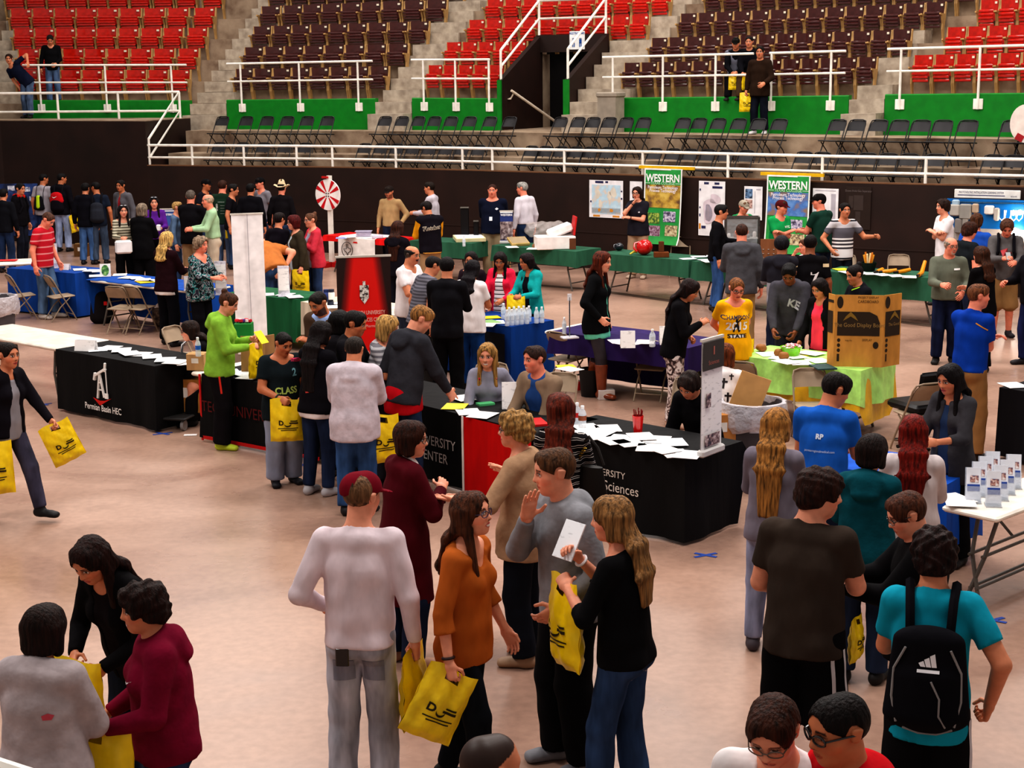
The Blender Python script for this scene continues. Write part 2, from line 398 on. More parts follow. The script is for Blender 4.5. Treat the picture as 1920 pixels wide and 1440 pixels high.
def torso_prims(f, o=0.0, hem=None, loose=1.0):
    H, g, u, P, xr, pr = f.H, f.g, f.u, f.P, f.xr, f.pr; gy = 1+(g-1)*1.5; T = []
    a = lambda s: P+u*s*H; mid = nrm(xr+pr)
    if f.fem: R = [(.091, .062), (.084, .060), (.070, .051), (.080, .055), (.072, .046)]
    else: R = [(.085, .061), (.082, .060), (.078, .056), (.090, .062), (.082, .048)]
    R = [(r[0]*H*g+o, r[1]*H*gy+o) for r in R]
    T.append(Prim(a(-.02), a(.05), R[0], R[1], pr, .03)); T.append(Prim(a(.05), a(.11), R[1], R[2], mid, .03))
    T.append(Prim(a(.11), a(.20), R[2], R[3], xr, .03)); T.append(Prim(a(.20), a(.262), R[3], R[4], xr, .03))
    sl, sr = f.arm['L'][0], f.arm['R'][0]; sr_ = .032*H+o
    T.append(Prim(sl*.93+sr*.07, sr*.93+sl*.07, sr_, sr_, f.yf, .035))
    T.append(Prim(f.S+f.yf*-.008*H, f.S+u*.022*H, (.062*H+o, .042*H+o), (.036*H+o*.6, .034*H+o*.6), xr, .04))
    if f.fem:
        for s in (-1, 1): T.append(Prim(a(.195)+xr*s*.040*H+f.yf*.036*H*gy, a(.190)+xr*s*.040*H+f.yf*.040*H*gy, .034*H*g+o, None, None, .03))
    if g > 1.12 and not f.fem: T.append(Prim(a(.08)+f.yf*.03*H*(g-1)*4, a(.06)+f.yf*.03*H*(g-1)*4, (.07*H*g+o, .06*H*g+o), None, xr, .04))
    return T
def butt_prims(f, o=0.0):
    H = f.H; return [Prim(f.P+V3(s*.043*H, -.028*H, -.025*H), f.P+V3(s*.043*H, -.030*H, -.03*H), .044*H*f.g+o, None, None, .03) for s in (-1, 1)]
def arm_prims(f, nm, o=0.0, upto=2.0, oe=None, flat=True):
    sh, el, ha = f.arm[nm]; H = f.H; g = 1+(f.g-1)*.7; oe = o if oe is None else oe; T = []
    k = .85 if f.fem else 1.0
    r0, r1, r2 = .0315*H*g*k+o, .0255*H*g*k+o, .0165*H*k+o
    if upto <= 1.0:
        e = sh+(el-sh)*upto; re = r0+(r1-r0)*upto+(oe-o); T.append(Prim(sh, e, r0, re, None, .03, flat))
    else:
        T.append(Prim(sh, el, r0, r1, None, .03)); q = min(upto-1, 1.0); e = el+(ha-el)*q; re = r1+(r2-r1)*q+(oe-o)
        if not flat or q < 1: T.append(Prim(el, e, r1, re, None, .012, flat))
        else: T.append(Prim(el, e, r1, re, None, .012, True))
    return T
def leg_prims(f, nm, o=0.0, upto=2.0, r=None, flat=False, flare=0.0):
    hp_, kn, an, toe = f.leg[nm]; H = f.H; g = f.g; T = []
    R = r or (.047, .036, .0235); R = [q*H*(1+(g-1)*(.9, .7, .3)[i])+o for i, q in enumerate(R)]
    if upto <= 1: e = hp_+(kn-hp_)*upto; T.append(Prim(hp_, e, R[0], R[0]+(R[1]-R[0])*upto+flare, None, .02, flat))
    else:
        T.append(Prim(hp_, kn, R[0], R[1], None, .02)); e = kn+(an-kn)*(upto-1); T.append(Prim(kn, e, R[1], R[1]+(R[2]-R[1])*(upto-1)+flare, None, .02, flat))
        if r is None: T.append(Prim(kn+(an-kn)*.2-toe*.012*H, kn+(an-kn)*.5-toe*.010*H, .025*H*g+o, .019*H*g+o, None, .03))
    return T
def head_prims(f):
    h, c = f.hs, f.Hc; q = lambda x, y, z: c+(f.hx*x+f.hf*y+f.hz*z)*h
    k = .05*h; w = f.hx; E = lambda a, r, kk=.10, sub=False, b=None: Prim(q(*a), q(*(b or (a[0], a[1], a[2]+.001))), (r[0]*h, r[1]*h), None, w, kk*h, False, sub)
    def ell(a, rx, ry, rz, kk=.10, sub=False):   # ellipsoid with its axis upright
        r = min(rx, ry); d = max(rz-r, .001); return Prim(q(a[0], a[1], a[2]-d), q(a[0], a[1], a[2]+d), (rx*h, ry*h), None, w, kk*h, False, sub)
    jw = .92 if f.fem else 1.0
    T = [Prim(f.S+f.u*.0*f.H, c-f.hz*.26*h-f.hf*.08*h, .036*f.H*(.85 if f.fem else 1.05)*(1+(f.g-1)*.8), .032*f.H*(.85 if f.fem else 1.05)*(1+(f.g-1)*.8), None, .02)]
    T += [Prim(q(0, -.13, .13), q(0, .09, .15), (.325*h, .345*h), (.30*h, .335*h), w, .06*h), ell((0, .10, -.13), .255*jw, .30, .33, .14),
          Prim(q(0, .20, -.36), q(0, .27, -.39), (.14*jw*h, .10*h), (.10*jw*h, .09*h), w, .16*h),
          Prim(q(-.12, .29, .115), q(.12, .29, .115), .085*h, None, f.hz, .10*h),
          Prim(q(-.15, .21, -.10), q(.15, .21, -.10), .13*h, None, f.hz, .12*h),
          Prim(q(-.125, .41, .035), q(-.12, .43, .035), .075*h, None, w, .07*h, False, True), Prim(q(.12, .43, .035), q(.125, .41, .035), .075*h, None, w, .07*h, False, True),
          Prim(q(-.13, .305, .03), q(-.13, .308, .03), .075*h, None, w, .02*h), Prim(q(.13, .305, .03), q(.13, .308, .03), .075*h, None, w, .02*h),
          Prim(q(0, .36, .05), q(0, .45, -.10), .030*h, .052*h, w, .07*h), Prim(q(-.05, .40, -.115), q(.05, .40, -.115), .038*h, None, w, .05*h),
          Prim(q(-.075, .355, -.235), q(.075, .355, -.235), (.030*h, .045*h), None, f.hz, .05*h), Prim(q(-.06, .355, -.285), q(.06, .355, -.285), (.032*h, .04*h), None, f.hz, .04*h)]
    for s in (-1, 1): T += [Prim(q(s*.325, -.06, -.07), q(s*.345, -.09, .08), (.035*h, .075*h), (.045*h, .10*h), w, .03*h)]
    return T
def head_local(f, P):
    d = (P-f.Hc)/f.hs; return d@f.hx, d@f.hf, d@f.hz
SKIN = {'p': (.92, .62, .50), 't': (.82, .52, .38), 'o': (.76, .46, .31), 'b': (.56, .32, .20), 'd': (.36, .20, .13), 'r': (.93, .56, .45)}
def srgb(c): c = np.asarray(c, float); return np.where(c <= .04045, c/12.92, ((c+.055)/1.055)**2.4)
def hexc(c): return tuple(int(c[i:i+2], 16)/255 for i in (0, 2, 4))
def paint_body(f, P, sp):
    sk = np.array(SKIN[sp.get('skin', 'p')]); col = np.tile(sk, (len(P), 1)); x, y, z = head_local(f, P); ax = np.abs(x)
    near = (np.abs(z) < .62) & (ax < .5) & (np.abs(y) < .62); hc = np.array(hexc(sp.get('hair', ('short', '2a1a12'))[1]))
    fr = near & (y > .16)
    def mix(m, c, a=1.0): col[m] = col[m]*(1-a)+np.array(c)*a
    mix(fr & (((ax-.20)/.11)**2+((z+.12)/.10)**2 < 1), sk*np.array((1.03, .90, .88)), .5)       # cheeks
    mix(fr & (((ax-.13)/.10)**2+((z-.05)/.085)**2 < 1), sk*.62, .55)                                # eye socket shade, painted into the skin colour
    mix(fr & (((ax-.13)/.066)**2+((z-.03)/.028)**2 < 1), (.86, .82, .80))
    mix(fr & (((ax-.13)/.032)**2+((z-.03)/.031)**2 < 1), (.10, .06, .05))
    mix(fr & (((ax-.13)/.085)**2+((z-.060)/.014)**2 < 1), (.12, .07, .06), .8)
    mix(fr & (np.abs(ax-.135) < .085) & (np.abs(z-.135+.25*(ax-.13)**2*8) < .020), hc*.8, .75)
    lip = fr & ((ax/.115)**2+((z+.258)/.052)**2 < 1)
    mix(lip, (.72, .28, .27) if f.fem else sk*np.array((.86, .62, .60)), .85)
    if sp.get('smile'): mix(fr & ((ax/.10)**2+((z+.262)/.024)**2 < 1), (.93, .90, .86))
    else: mix(fr & ((ax/.10)**2+((z+.260)/.010)**2 < 1), (.30, .10, .09), .8)
    mix(fr & (np.abs(ax-.035) < .022) & (np.abs(z+.142) < .018), sk*.4, .8)
    if sp.get('beard'):
        bc, amt = np.array(hexc(sp['beard'][0])), sp['beard'][1]
        mix(near & (y > -.06) & (z < -.19+.28*np.maximum(0, ax-.12)) & (z > -.55) & ~lip & ((y < .36) | (z < -.30)), bc, amt)
        mix(fr & (ax < .13) & (np.abs(z+.195) < .026), bc, amt)
    if sp.get('goatee'): mix(fr & (((ax/.14)**2+((z+.30)/.15)**2) < 1) & ~lip, hexc(sp['goatee']), .8)
    if sp.get('stache'): mix(fr & (ax < .14) & (np.abs(z+.20) < .035), hexc(sp['stache']), .95)
    st = sp.get('hair', ('short',))[0]
    if st in ('balding', 'buzz', 'fade'):
        m = near & (z-.02-.62*(y+.30) > 0) & (y < .28)
        if st == 'balding': mix(near & (y < .12) & (z > -.28+.5*(y+.35)) & (z < .30), hc, .75)
        else: mix(m, hc, .93 if st == 'buzz' else .93)
    return srgb(col)
def hand_mesh(f, nm, sp, v):
    sh, el, w = f.arm[nm]; sd = 1 if nm == 'R' else -1; pose = sp.get('hand'+nm, 'relax'); pose, *opt = (pose if isinstance(pose, tuple) else (pose,))
    d = nrm(w-el); inw = -f.xr*sd
    if opt: d = nrm(d+f.xr*sd*opt[0][0]+f.yf*opt[0][1]+f.u*opt[0][2])
    n0 = inw+(f.u*-.7 if abs(d.dot(f.u)) < .6 else 0*inw)
    if len(opt) > 1: n0 = f.xr*sd*opt[1][0]+f.yf*opt[1][1]+f.u*opt[1][2]
    n = nrm(n0-d*n0.dot(d)); t = np.cross(d, n)*sd; L = .108*f.H*(.92 if f.fem else 1.0)*1.02
    curl = {'relax': (18, 28, 22), 'grip': (55, 75, 45), 'flat': (3, 5, 4), 'fist': (72, 88, 50), 'hold': (35, 45, 30), 'point': (18, 22, 15)}[pose]
    T = [Prim(w-d*.12*L, w+d*.12*L, (.155*L, .12*L), (.19*L, .125*L), t, .02), Prim(w+d*.12*L, w+d*.46*L, (.20*L, .125*L), (.225*L, .095*L), t, .012)]
    rr = max(.050*L, v*.62)
    for i, (tt, ln, st) in enumerate(((.165, .40, .47), (.055, .45, .49), (-.055, .42, .485), (-.16, .33, .455))):
        p = w+d*st*L+t*tt*L; a = 0.0; dd = nrm(d+t*tt*.35)
        for j, s in enumerate((.44, .32, .24)):
            a += curl[j]*(1+.06*i)*(.25 if pose == 'point' and i == 0 else 1); q = nrm(dd*math.cos(math.radians(a))+n*math.sin(math.radians(a)))
            e = p+q*ln*L*s; T.append(Prim(p, e, rr*(1-.08*j), rr*(1-.08*(j+1)), None, .004)); p = e
    p = w+d*.16*L+t*.15*L+n*.03*L; cl = {'grip': .9, 'fist': 1.0, 'hold': .6}.get(pose, .3)
    q1 = nrm(d*.62+t*.75+n*(.25+.5*cl)); q2 = nrm(d*.85+t*(.35-.5*cl)+n*(.15+.6*cl))
    e = p+q1*.24*L; T += [Prim(p, e, rr*1.25, rr*1.1, None, .01), Prim(e, e+q2*.22*L, rr*1.08, rr*.9, None, .005)]
    f.palm = getattr(f, 'palm', {}); f.palm[nm] = (w+d*.42*L+n*.10*L, d, n, t)
    return implicit(T, v, pad=.015)
def hair_prims(f, sp):
    st, colr = sp['hair'][0], sp['hair'][1]; ln = sp['hair'][2] if len(sp['hair']) > 2 else None
    h, c, H = f.hs, f.Hc, f.H; q = lambda x, y, z: c+(f.hx*x+f.hf*y+f.hz*z)*h; w = f.hx
    def ell(a, rx, ry, rz, kk=.08, sub=False):
        r = min(rx, ry); d = max(rz-r, .001); return Prim(q(a[0], a[1], a[2]-d), q(a[0], a[1], a[2]+d), (rx*h, ry*h), None, w, kk*h, False, sub)
    t = {'short': .045, 'buzz': .012, 'fade': .03, 'balding': .02, 'curly': .11, 'shaggy': .085, 'bob': .075, 'long': .055, 'bun': .035, 'pony': .035, 'crop': .06, 'pixie': .10, 'none': .02, 'spike': .06, 'hood': .12}[st]
    T = [Prim(q(0, -.13, .13), q(0, .09, .15), ((.325+t)*h, (.345+t)*h), ((.305+t)*h, (.335+t)*h), w, .06*h)]
    slant = (-.22, .62)           # lower edge: z > a + b (y + .3)
    if st in ('curly', 'shaggy', 'pixie'): slant = (-.36, .42); T.append(ell((0, -.20, -.10), .32+t*.8, .26+t, .30)); 
    if st == 'crop': slant = (-.30, .50)
    if st == 'spike': T.append(Prim(q(0, .08, .40), q(0, .20, .47), (.24*h, .12*h), (.18*h, .08*h), w, .06*h))
    if st in ('curly', 'pixie'): T += [Prim(q(s*.20, .18, .34), q(s*.05, .30, .34), .13*h, None, w, .05*h) for s in (-1, 1)]
    if st in ('short', 'crop', 'shaggy'): T.append(Prim(q(-.14, .22, .36), q(.14, .24, .35), .10*h, None, w, .08*h))
    cutface = True; face = (.30, .34, -.14, .49)
    if st in ('bob', 'long'):
        face = (.26, .36, -.14, .48)
        slant = (-9, 0); L = ln if ln is not None else (.30 if st == 'bob' else 1.5)
        sv = nrm(-f.u*1.0+V3(0, 0, -1.2)); lo = L*h*.5
        back = f.N-f.yf*(.052*H)*(1+(f.g-1)) ; b0 = q(0, -.27, .08)
        if st == 'bob': T += [Prim(b0, q(0, -.25, -.28-.3*L), (.37*h, .20*h), (.35*h, .17*h), w, .08*h), *[Prim(q(s*.31, -.06, .10), q(s*.32, .02, -.30-.45*L), (.11*h, .25*h), (.10*h, .16*h), w, .08*h) for s in (-1, 1)]]
        else:
            e0 = f.S-f.yf*.050*H+f.u*.035*H; e = f.S-f.yf*.072*H-f.u*.05*H; e2 = e+sv*max(0.0, L-.75)*h-f.yf*.006*H
            T += [Prim(b0, q(0, -.27, -.30), (.37*h, .19*h), (.36*h, .17*h), w, .08*h), Prim(q(0, -.26, -.25), e0, (.36*h, .17*h), (.38*h, .14*h), f.xr, .12*h), Prim(e0, e, (.38*h, .14*h), (.40*h, .11*h), f.xr, .12*h), Prim(e, e2, (.40*h, .11*h), (.27*h, .07*h), f.xr, .12*h)]
            T += [Prim(q(s*.31, -.08, .12), q(s*.32, -.06, -.36), (.11*h, .24*h), (.10*h, .18*h), w, .08*h) for s in (-1, 1)]
            if sp.get('front', 1):
                for s in (-1, 1):
                    if sp.get('front', 1) == 1 or sp['front'] == s*2: T.append(Prim(q(s*.31, .0, -.30), f.S+f.xr*s*.050*H+f.yf*.062*H-f.u*(.02*H+.35*h*min(L, 1.6)), (.10*h, .14*h), (.09*h, .05*h), f.xr, .05*h))
        T.append(Prim(q(-.16, .16, .36), q(.16, .16, .36), .11*h, None, w, .08*h))
    extra = []
    if st == 'bun': slant = (-.30, .45); extra = [Prim(q(0, -.34, .42), q(0, -.36, .45), .15*h, None, w, .05*h)]
    if st == 'pony':
        slant = (-.30, .45); L = ln or 1.0
        extra = [Prim(q(0, -.44, .12), q(.02, -.58, -.05), .09*h, .13*h, w, .04*h), Prim(q(.02, -.58, -.05), q(.04, -.52, -.05-L*.9), .12*h, .05*h, w, .04*h)]
    def post(d, X, Y, Z):
        def hl(ax): return ((X-c[0])*ax[0]+(Y-c[1])*ax[1]+(Z-c[2])*ax[2])/h
        x, y, z = hl(f.hx), hl(f.hf), hl(f.hz); an = np.arctan2(x, y+.05)
        am = {'curly': .035, 'shaggy': .02, 'bob': .008, 'long': .008, 'pixie': .03}.get(st, .006)*h
        if st in ('curly', 'pixie', 'shaggy'): d = d+am*(np.sin(x*19+2*np.sin(z*9))*np.sin(z*17+y*7)+np.sin(y*21+z*5)*.7)
        else: d = d+am*(np.sin(an*26+z*2)*.7+np.sin(an*11+1.0)*.6)+(am*1.1*(np.sin(x*34+z*1.5+np.sin(z*3))*.6+np.sin(x*15+2)*.6)*(z < -.2) if st == 'long' else 0)
        fa = np.sqrt((x/face[0])**2+((y-.44)/face[1])**2+((z-face[2])/face[3])**2)
        cut = (1-fa)*.28*h
        d = np.maximum(d, cut)
        if slant[0] > -5: d = np.maximum(d, -(z-slant[0]-slant[1]*(y+.3))*h*.8)
        if st == 'balding': d = np.maximum(d, (z-.16-.4*np.abs(x))*h)
        if st in ('short', 'crop', 'fade', 'spike', 'pony', 'bun'): d = np.maximum(d, (1-np.sqrt(((np.abs(x)-.36)/.16)**2+((y+.05)/.13)**2+((z-.0)/.18)**2))*.14*h)
        return d
    return T, extra, post
def do_hair(f, sp, v):
    T, extra, post = hair_prims(f, sp)
    X, Y, Z = grid_of(T+extra, v, .025)
    d = post(eval_field(T, X, Y, Z), X[:, None, None], Y[None, :, None], Z[None, None, :]).astype(np.float32)
    if extra: d = np.minimum(d, eval_field(extra, X, Y, Z))
    d[0] = d[-1] = 1; d[:, 0] = d[:, -1] = 1; d[:, :, 0] = d[:, :, -1] = 1
    return snet(d, X, Y, Z)
PEOPLE = {}
def smin(a, b, k):
    h = np.clip(.5+.5*(a-b)/k, 0, 1); return np.where(a > 50, b, np.where(b > 50, a, a*(1-h)+b*h-k*h*(1-h)))
def fold(d, X, Y, Z, amp, ph):
    return d+amp*(np.sin(Z*36+3*np.sin(X*9+Y*7+ph)+ph)*.6+np.sin((X*.8+Z*.5+Y*.4)*29+ph*2)*.5+np.sin((X-Y*.6-Z*.4)*47+ph)*.3)
def finish(d, X, Y, Z):
    d = d.astype(np.float32); d[0] = d[-1] = 1; d[:, 0] = d[:, -1] = 1; d[:, :, 0] = d[:, :, -1] = 1
    return snet(d, X, Y, Z)
TOPS = {'tee': (.011, .66, -.065, .016), 'long': (.011, 2.0, -.05, .008), 'threeq': (.012, 1.45, -.06, .016), 'hoodie': (.021, 2.0, -.05, .013), 'jacket': (.021, 2.0, -.05, .014),
        'blazer': (.019, 2.0, -.09, .014), 'cardigan': (.017, 1.95, -.07, .012), 'coat': (.020, 2.0, -.27, .014), 'polo': (.013, .70, -.05, .022), 'blouse': (.016, 1.40, -.06, .026), 'shirt': (.013, 1.97, -.02, .010), 'tank': (.010, .25, -.06, .01), 'fleece': (.026, 2.0, -.07, .02)}
def top_mesh(f, sp, tp, v):
    kind = tp[0]; o, sl, hem, os_ = TOPS[kind]; opt = tp[2] if len(tp) > 2 else {}
    o = opt.get('o', o); sl = opt.get('sleeve', sl); hem = opt.get('hem', hem)*f.H; H = f.H; u = f.u
    T = torso_prims(f, o); a = lambda s: f.P+u*s*H
    w = opt.get('loose', 1.0); rb = ((.094 if f.fem else .091)*H*f.g*w+o+.003, (.068*H*(1+(f.g-1)*1.5))*w+o+.004); rt = ((.080 if f.fem else .090)*H*f.g+o, .062*H*(1+(f.g-1)*1.5)+o)
    T.append(Prim(a(.17), f.P+u*max(hem, -.08*H), rt, rb, f.pr, .035))
    if hem < -.08*H:
        T += butt_prims(f, o); kn = (f.leg['L'][1]+f.leg['R'][1])/2; e = f.P+nrm(kn-f.P)*(-hem+.03*H)
        T.append(Prim(f.P, e, (rb[0], rb[1]+.01*H), (rb[0]*opt.get('flare', .98), rb[1]*1.1), f.pr, .03))
    elif hem < -.015*H: T += butt_prims(f, o+.004)
    if kind in ('hoodie', 'fleece') and opt.get('hood', 1) and kind == 'hoodie':
        T += [Prim(f.S+f.xr*s*.045*H+f.yf*.012*H+u*.012*H, f.S-f.yf*.045*H+u*.006*H, .030*H, .034*H, None, .02) for s in (-1, 1)]
        T += [Prim(f.S-f.yf*.048*H+u*.01*H, f.S-f.yf*.075*H-u*.035*H, (.072*H, .034*H), (.056*H, .026*H), f.xr, .02)]
    if kind in ('jacket', 'blazer', 'polo', 'shirt', 'fleece', 'coat'):
        T += [Prim(f.S+f.xr*s*.034*H+f.yf*.026*H+u*.010*H, f.S-f.yf*.030*H+u*.024*H, .015*H+o*.4, .017*H+o*.4, None, .012) for s in (-1, 1)]
    A = []
    for nm in 'LR': A += arm_prims(f, nm, o+(.004 if kind == 'coat' else 0), opt.get('sleeve'+nm, sl), oe=os_)
    G = grid_of(T+A, v, .03); X, Y, Z = G; x, y, z = X[:, None, None], Y[None, :, None], Z[None, None, :]
    d = eval_field(T, X, Y, Z); s = (x-f.P[0])*u[0]+(y-f.P[1])*u[1]+(z-f.P[2])*u[2]
    if hem >= -.08*H: d = np.maximum(d, hem-s)
    else:
        q = nrm(kn-f.P); d = np.maximum(d, (x-f.P[0])*q[0]+(y-f.P[1])*q[1]+(z-f.P[2])*q[2]+hem)
    cx = (x-f.S[0])*f.xr[0]+(y-f.S[1])*f.xr[1]+(z-f.S[2])*f.xr[2]; cy = (x-f.S[0])*f.yf[0]+(y-f.S[1])*f.yf[1]+(z-f.S[2])*f.yf[2]; cz = (x-f.S[0])*u[0]+(y-f.S[1])*u[1]+(z-f.S[2])*u[2]
    nk = opt.get('neck', {'tee': .026, 'tank': .0, 'hoodie': .046, 'jacket': .040, 'shirt': .040, 'polo': .038, 'blazer': .038, 'fleece': .044, 'coat': .040, 'blouse': .016, 'long': .024, 'threeq': .018, 'cardigan': .026}[kind])*H
    d = np.maximum(d, cz-nk+cy*.55)
    sc = opt.get('scoop', {'blouse': .05, 'threeq': .05, 'tank': .07, 'tee': .022, 'long': .022}.get(kind, 0))*H
    if sc: d = np.maximum(d, (1-np.sqrt((cx/(.048*H))**2+((cz-.03*H)/(sc+.03*H))**2+((cy-.06*H)/(.062*H))**2))*.03*H)
    op = opt.get('open')
    if op: # open front: a wedge out of the front panel
        wd = (op[0]+(op[1]-op[0])*np.clip(-cz/(.36*H), 0, 1))*H; d = np.maximum(d, np.where(cy > .0, wd-np.abs(cx), -1))
    d2 = eval_field(A, X, Y, Z); d = smin(d, d2, .022)
    d = fold(d, x, y, z, opt.get('fold', .0028), sp['seed']*1.7)
    return finish(d, X, Y, Z)
PANTS = {'jeans': ((.052, .043, .037), .006, 1.97, .003), 'skinny': ((.049, .040, .031), .007, 1.97, 0), 'boot': ((.051, .040, .034), .006, 2.0, .014), 'slacks': ((.053, .045, .040), .008, 1.99, .004), 'baggy': ((.057, .050, .046), .010, 2.0, .006),
         'shorts': ((.058, .060, .055), .012, 1.12, .010), 'leggings': ((.048, .039, .028), .006, 1.9, 0), 'capri': ((.053, .048, .043), .008, 1.6, .006)}
def pants_mesh(f, sp, bt, v):
    r, o, up, fl = PANTS[bt[0]]; H = f.H; T = [Prim(f.P-f.u*.02*H, f.P+f.u*.05*H, ((.086 if not f.fem else .091)*H*f.g+o, .062*H*(1+(f.g-1)*1.3)+o), ((.082)*H*f.g+o, .060*H*(1+(f.g-1)*1.3)+o), f.pr, .03)]+butt_prims(f, o+.002)
    Lg = leg_prims(f, 'R', o, up, r, True, fl); Lg2 = leg_prims(f, 'L', o, up, r, True, fl)
    X, Y, Z = grid_of(T+Lg+Lg2, v, .025); d1 = smin(eval_field(T, X, Y, Z), eval_field(Lg, X, Y, Z), .03); d2 = eval_field(Lg2, X, Y, Z)
    d2 = smin(eval_field(T, X, Y, Z), d2, .03); d = np.minimum(d1, d2)
    x, y, z = X[:, None, None], Y[None, :, None], Z[None, None, :]; s = (x-f.P[0])*f.u[0]+(y-f.P[1])*f.u[1]+(z-f.P[2])*f.u[2]
    d = np.maximum(d, s-.060*H); d = fold(d, x, y, z, .0030 if bt[0] not in ('leggings', 'skinny') else .0012, sp['seed'])
    return finish(d, X, Y, Z)
def shoe_mesh(f, nm, sp, v, boots=False):
    hp_, kn, an, toe = f.leg[nm]; H = f.H; z0 = an[2]-.043*H; zv = V3(0, 0, 1); t2 = nrm(V3(toe[0], toe[1], 0)); lift = toe[2] < -.1
    tv = toe if lift else t2; upv = nrm(zv-tv*zv.dot(tv)); base = an-upv*.043*H; wd = nrm(np.cross(tv, upv))
    A = base-tv*.022*H+upv*.024*H; B = base+tv*.092*H+upv*.015*H
    T = [Prim(A, B, (.024*H, .026*H), (.028*H, .017*H), wd, .01), Prim(B-tv*.03*H+upv*.004*H, B, (.028*H, .02*H), (.026*H, .015*H), wd, .01), Prim(an+upv*.004*H, A+tv*.02*H, .026*H, .028*H, None, .02)]
    if boots: T += [Prim(an, an+(kn-an)*.80, .031*H, .046*H, None, .015, True)]
    def post(d, x, y, z):
        return np.maximum(d, -((x-base[0])*upv[0]+(y-base[1])*upv[1]+(z-base[2])*upv[2]))
    return implicit(T, v, post, .02)
def surf_hit(bvh, o, d):
    h = bvh.ray_cast(Vector(o), Vector(d), 2.0); return (np.array(h[0]), np.array(h[1])) if h[0] is not None else (None, None)
def decal(f, bvh, polys, center, face, m, name, parent, size=1.0, up=None, lift=.004, roll=0, axis=None):
    """flat shapes laid on a garment. polys: (verts2d, faces); center: (x,z) in body heights from the shoulder centre; face +1 chest, -1 back"""
    H = f.H; yf = f.yf*face if axis is None else nrm(f.xr*axis[0]+f.yf*axis[1]); xr = np.cross(yf, f.u)*-1 if axis is not None else (-f.xr*face); up_ = f.u; xr = nrm(np.cross(up_, yf))
    c = f.S+f.xr*center[0]*H+f.u*center[1]*H+(f.yf*center[2]*H if len(center) > 2 else 0); V = []; Fs = []; cr, sr = math.cos(math.radians(roll)), math.sin(math.radians(roll))
    for vs, fs in polys:
        b = len(V)
        for p in vs:
            a, z = p[0]*cr-p[1]*sr, p[0]*sr+p[1]*cr
            q = c+xr*a*size+up_*z*size; hit, n = surf_hit(bvh, q+yf*.6, -yf)
            V.append(hit+yf*lift if hit is not None and (hit-c).dot(yf) > -.25 else q+yf*.05)
        Fs += [tuple(i+b for i in t) for t in fs]
    mb = MB(); mb.raw(V, Fs); return mb.obj(name, m, parent, smooth=False)
def subdiv2(polys, n=2):
    return polys
def txt(s, sx=1.0, bold=.02, dy=0, dx=0, sc=1.0):
    v, fcs = text_mesh(s, 1.0, 'CENTER', 0, sx, bold); return ([(p[0]*sc+dx, p[1]*sc+dy) for p in v], fcs)
def poly(pts): return (pts, [tuple(range(len(pts)))])
def grid_patch(w, h, n=6, m=3):
    V = [(-w/2+w*i/n, -h/2+h*j/m) for j in range(m+1) for i in range(n+1)]
    return (V, [(j*(n+1)+i, j*(n+1)+i+1, (j+1)*(n+1)+i+1, (j+1)*(n+1)+i) for j in range(m) for i in range(n)])
def strip(bvh, pts, out, side, wid, m, name, parent):
    """a narrow band laid along points on a garment"""
    V = []; Fs = []; o = np.array(out)
    for p in pts:
        for s in (-1, 1):
            hit, n = surf_hit(bvh, np.array(p)+np.array(side)*s*wid/2+o*.4, -o); V.append(hit+o*.004 if hit is not None else np.array(p)+np.array(side)*s*wid/2)
    for i in range(len(pts)-1): Fs.append((2*i, 2*i+1, 2*i+3, 2*i+2))
    mb = MB(); mb.raw(V, Fs); return mb.obj(name, m, parent, smooth=False)
def glasses_mesh(f, dark=False):
    h, c = f.hs, f.Hc; q = lambda x, y, z: c+(f.hx*x+f.hf*y+f.hz*z)*h; mb = MB(); r = .017*h if dark else .011*h
    for s in (-1, 1):
        cx = s*.15
        pts = [q(cx+.115*math.cos(t)*(1 if abs(math.cos(t)) < .9 else 1), .425-.25*(abs(cx+.115*math.cos(t))-.15)**1-.0, .02+.075*math.sin(t)) for t in np.linspace(0, 2*PI, 14, endpoint=False)]
        mb.tube(pts, r, 5, closed=True); mb.tube([q(s*.265, .385, .04), q(s*.35, .10, .05), q(s*.36, -.05, .03)], r, 5)
    mb.tube([q(-.04, .455, .035), q(.04, .455, .035)], r, 5); return mb
